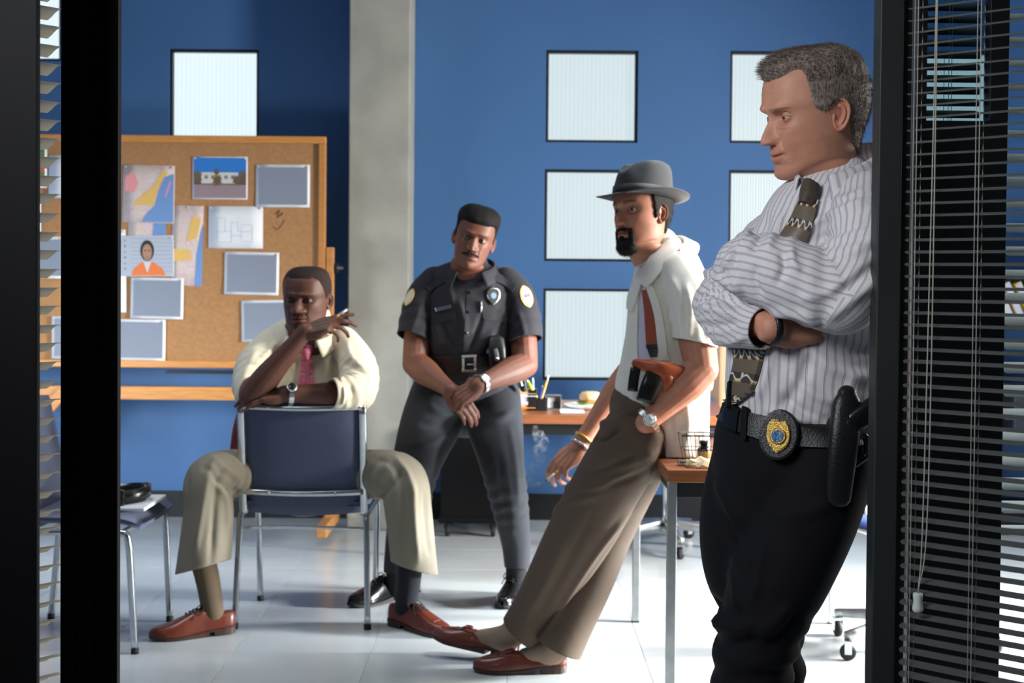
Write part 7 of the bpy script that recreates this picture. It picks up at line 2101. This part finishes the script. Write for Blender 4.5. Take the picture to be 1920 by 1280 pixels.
# trousers
pelB = pp([(1194, 776, 4.46, 50, .14), (1202, 800, 4.45, 60, .15), (1208, 830, 4.46, 62, .15)])
l1 = pp([(1196, 800, 4.38, 60, .105), (1168, 856, 4.38, 66, .105), (1132, 918, 4.40, 66, .100), (1088, 1000, 4.44, 64, .094), (1036, 1092, 4.51, 53, .088), (1002, 1148, 4.56, 46, .086), (962, 1212, 4.60, 44, .084)])
l2 = pp([(1218, 836, 4.56, 52, .100), (1180, 905, 4.57, 52, .098), (1142, 990, 4.57, 48, .094), (1104, 1090, 4.54, 46, .088), (1070, 1160, 4.52, 46, .086), (1036, 1235, 4.50, 46, .084)])
strBT = [([(1100, 812), (1130, 825), (1165, 800)], -.009, 5), ([(1115, 795), (1150, 790), (1185, 770)], .007, 6), ([(1160, 760), (1200, 775), (1230, 770)], -.006, 6), ([(1075, 890), (1130, 880), (1200, 850)], -.005, 6), ([(1050, 912), (1110, 915), (1190, 880)], .006, 6), ([(1030, 960), (1060, 945), (1130, 925)], .005, 7), ([(1250, 862), (1200, 890), (1140, 910)], -.006, 6), ([(1235, 845), (1190, 865), (1150, 880)], .005, 6),
         ([(1180, 960), (1110, 1050), (1020, 1190)], .006, 5), ([(1060, 1000), (1030, 1080), (985, 1160)], .004, 8), ([(1110, 960), (1060, 1060), (1000, 1170)], -.004, 10)]
pock = pp([(1222, 820, 4.315, 26, .050), (1204, 850, 4.315, 32, .056), (1190, 880, 4.335, 28, .05)])
nzT = ((.0026, 10, 73, (1, 1, 1)),)
trB, bvTB = garment('trousers', [pelB, l1, pock], .0065, m_brown, B_, smooth=5, noise=nzT, strokes=strBT, cuts=[(P(978, 1184, 4.585), Vector((-.75, .2, -.95)).normalized(), .35, P(962, 1212, 4.6))], thick=.004)
garment('trouser_leg', [l2], .0065, m_brown, B_, smooth=4, noise=nzT, strokes=strBT, cuts=[(P(1050, 1214, 4.505), Vector((-.45, 0, -1)).normalized(), .35, P(1036, 1240, 4.5))], thick=.004)
watch(B_, wrB + (elB - wrB) * .02, elB - wrB, Vector((-.1, -1, .1)), .0355, M['silver'], M['paper'], M['silver'], .019)
for q, (k, mm) in enumerate(((.02, M['chrome']), (.10, M['gold']))):
    ax = unit(elF - wrF); c = wrF + (elF - wrF) * k; o1 = ax.orthogonal().normalized(); o2 = ax.cross(o1)
    pts = [c + (o1 * math.cos(a) + o2 * math.sin(a)) * (.0335 + .001 * q) for a in np.linspace(0, 2 * PI, 25)]
    t = tube(pts, [.0045] * 25, 8, 1, caps=None); mesh_obj('bracelet', t['V'], t['F'], mm, B_, world=True)
m_lof = mat('oxblood_leather', srgb(106, 50, 38), .34, noise=.2, nscale=18, coat=.15)
m_sockT = mat('taupe_sock', srgb(150, 128, 110), .9, bump=.4, bscale=800)
h2 = Vector((P(1030, 1262, 4.53).x, 4.53, 0)); shoe(B_, h2, PI + .03, m_lof, m_solet, .30, style='loafer')
h1 = Vector((P(938, 1250, 4.66).x, 4.66, .012)); shoe(B_, h1, PI - .30, m_lof, m_solet, .30, style='loafer', pitch=-.16, roll=.12)
t = tube([P(985, 1160, 4.58), P(955, 1192, 4.61), h1 + Vector((-.015, .0, .060)), h1 + Vector((-.06, .02, .055))], [.046, .044, .038, .03], 20, 4); mesh_obj('sock', t['V'], t['F'], m_sockT, B_, world=True)
t = tube([P(1060, 1190, 4.51), P(1035, 1222, 4.52), h2 + Vector((-.03, .0, .055)), h2 + Vector((-.075, .0, .045))], [.046, .044, .038, .03], 20, 4); mesh_obj('sock', t['V'], t['F'], m_sockT, B_, world=True)

# ---------------- cigarettes and the smoke
m_cig = mat('cigarette_paper', srgb(232, 230, 224), .8); m_ash = mat('ash', srgb(120, 116, 112), .95); m_filter = mat('filter', srgb(206, 150, 90), .8)
def cigarette(label, a, b):
    r = thing('cigarette', label, 'cigarette', a)
    d = b - a
    pipe('filter', [(0, 0, 0), d * .28], .0040, m_filter, r, seg=10, sub=1)
    pipe('paper', [d * .28, d * .88], .0040, m_cig, r, seg=10, sub=1)
    pipe('ash', [d * .88, d], [.0038, .003], m_ash, r, seg=10, sub=1)
    return r
cigarette('cigarette between the fingers of the seated man', P(629, 594, 4.985), P(654, 578, 4.98))
cigarette('smoking cigarette in the lowered hand of the man in the hat', P(1046, 882, 4.655), P(1022, 902, 4.63))
m_smoke = bpy.data.materials.new('smoke'); m_smoke.use_nodes = True
nt = m_smoke.node_tree; nt.nodes.clear()
ov = nt.nodes.new('ShaderNodeOutputMaterial'); pv = nt.nodes.new('ShaderNodeVolumePrincipled'); tc = nt.nodes.new('ShaderNodeTexCoord'); nn = nt.nodes.new('ShaderNodeTexNoise'); mr = nt.nodes.new('ShaderNodeMapRange')
nn.inputs['Scale'].default_value = 38; nn.inputs['Detail'].default_value = 3; nn.inputs['Distortion'].default_value = 1.5
mr.inputs['From Min'].default_value = .46; mr.inputs['From Max'].default_value = .72; mr.inputs['To Max'].default_value = 26
pv.inputs['Color'].default_value = (.92, .95, 1, 1)
nt.links.new(tc.outputs['Object'], nn.inputs['Vector']); nt.links.new(nn.outputs['Fac'], mr.inputs['Value']); nt.links.new(mr.outputs[0], pv.inputs['Density']); nt.links.new(pv.outputs[0], ov.inputs['Volume'])
sm = [(1021, 901, .006), (1006, 908, .009), (994, 905, .011), (990, 890, .012), (998, 876, .014), (1012, 862, .018), (1008, 846, .020), (1018, 832, .022), (1010, 816, .022), (1004, 804, .014)]
t = tube([P(u, v, 4.64) for u, v, r in sm], [(r, r * .8) for u, v, r in sm], 14, 6)
o = mesh_obj('smoke', t['V'], t['F'], m_smoke, None); tag(o, 'thin wisp of smoke curling up from the lowered cigarette', 'smoke', kind='stuff')
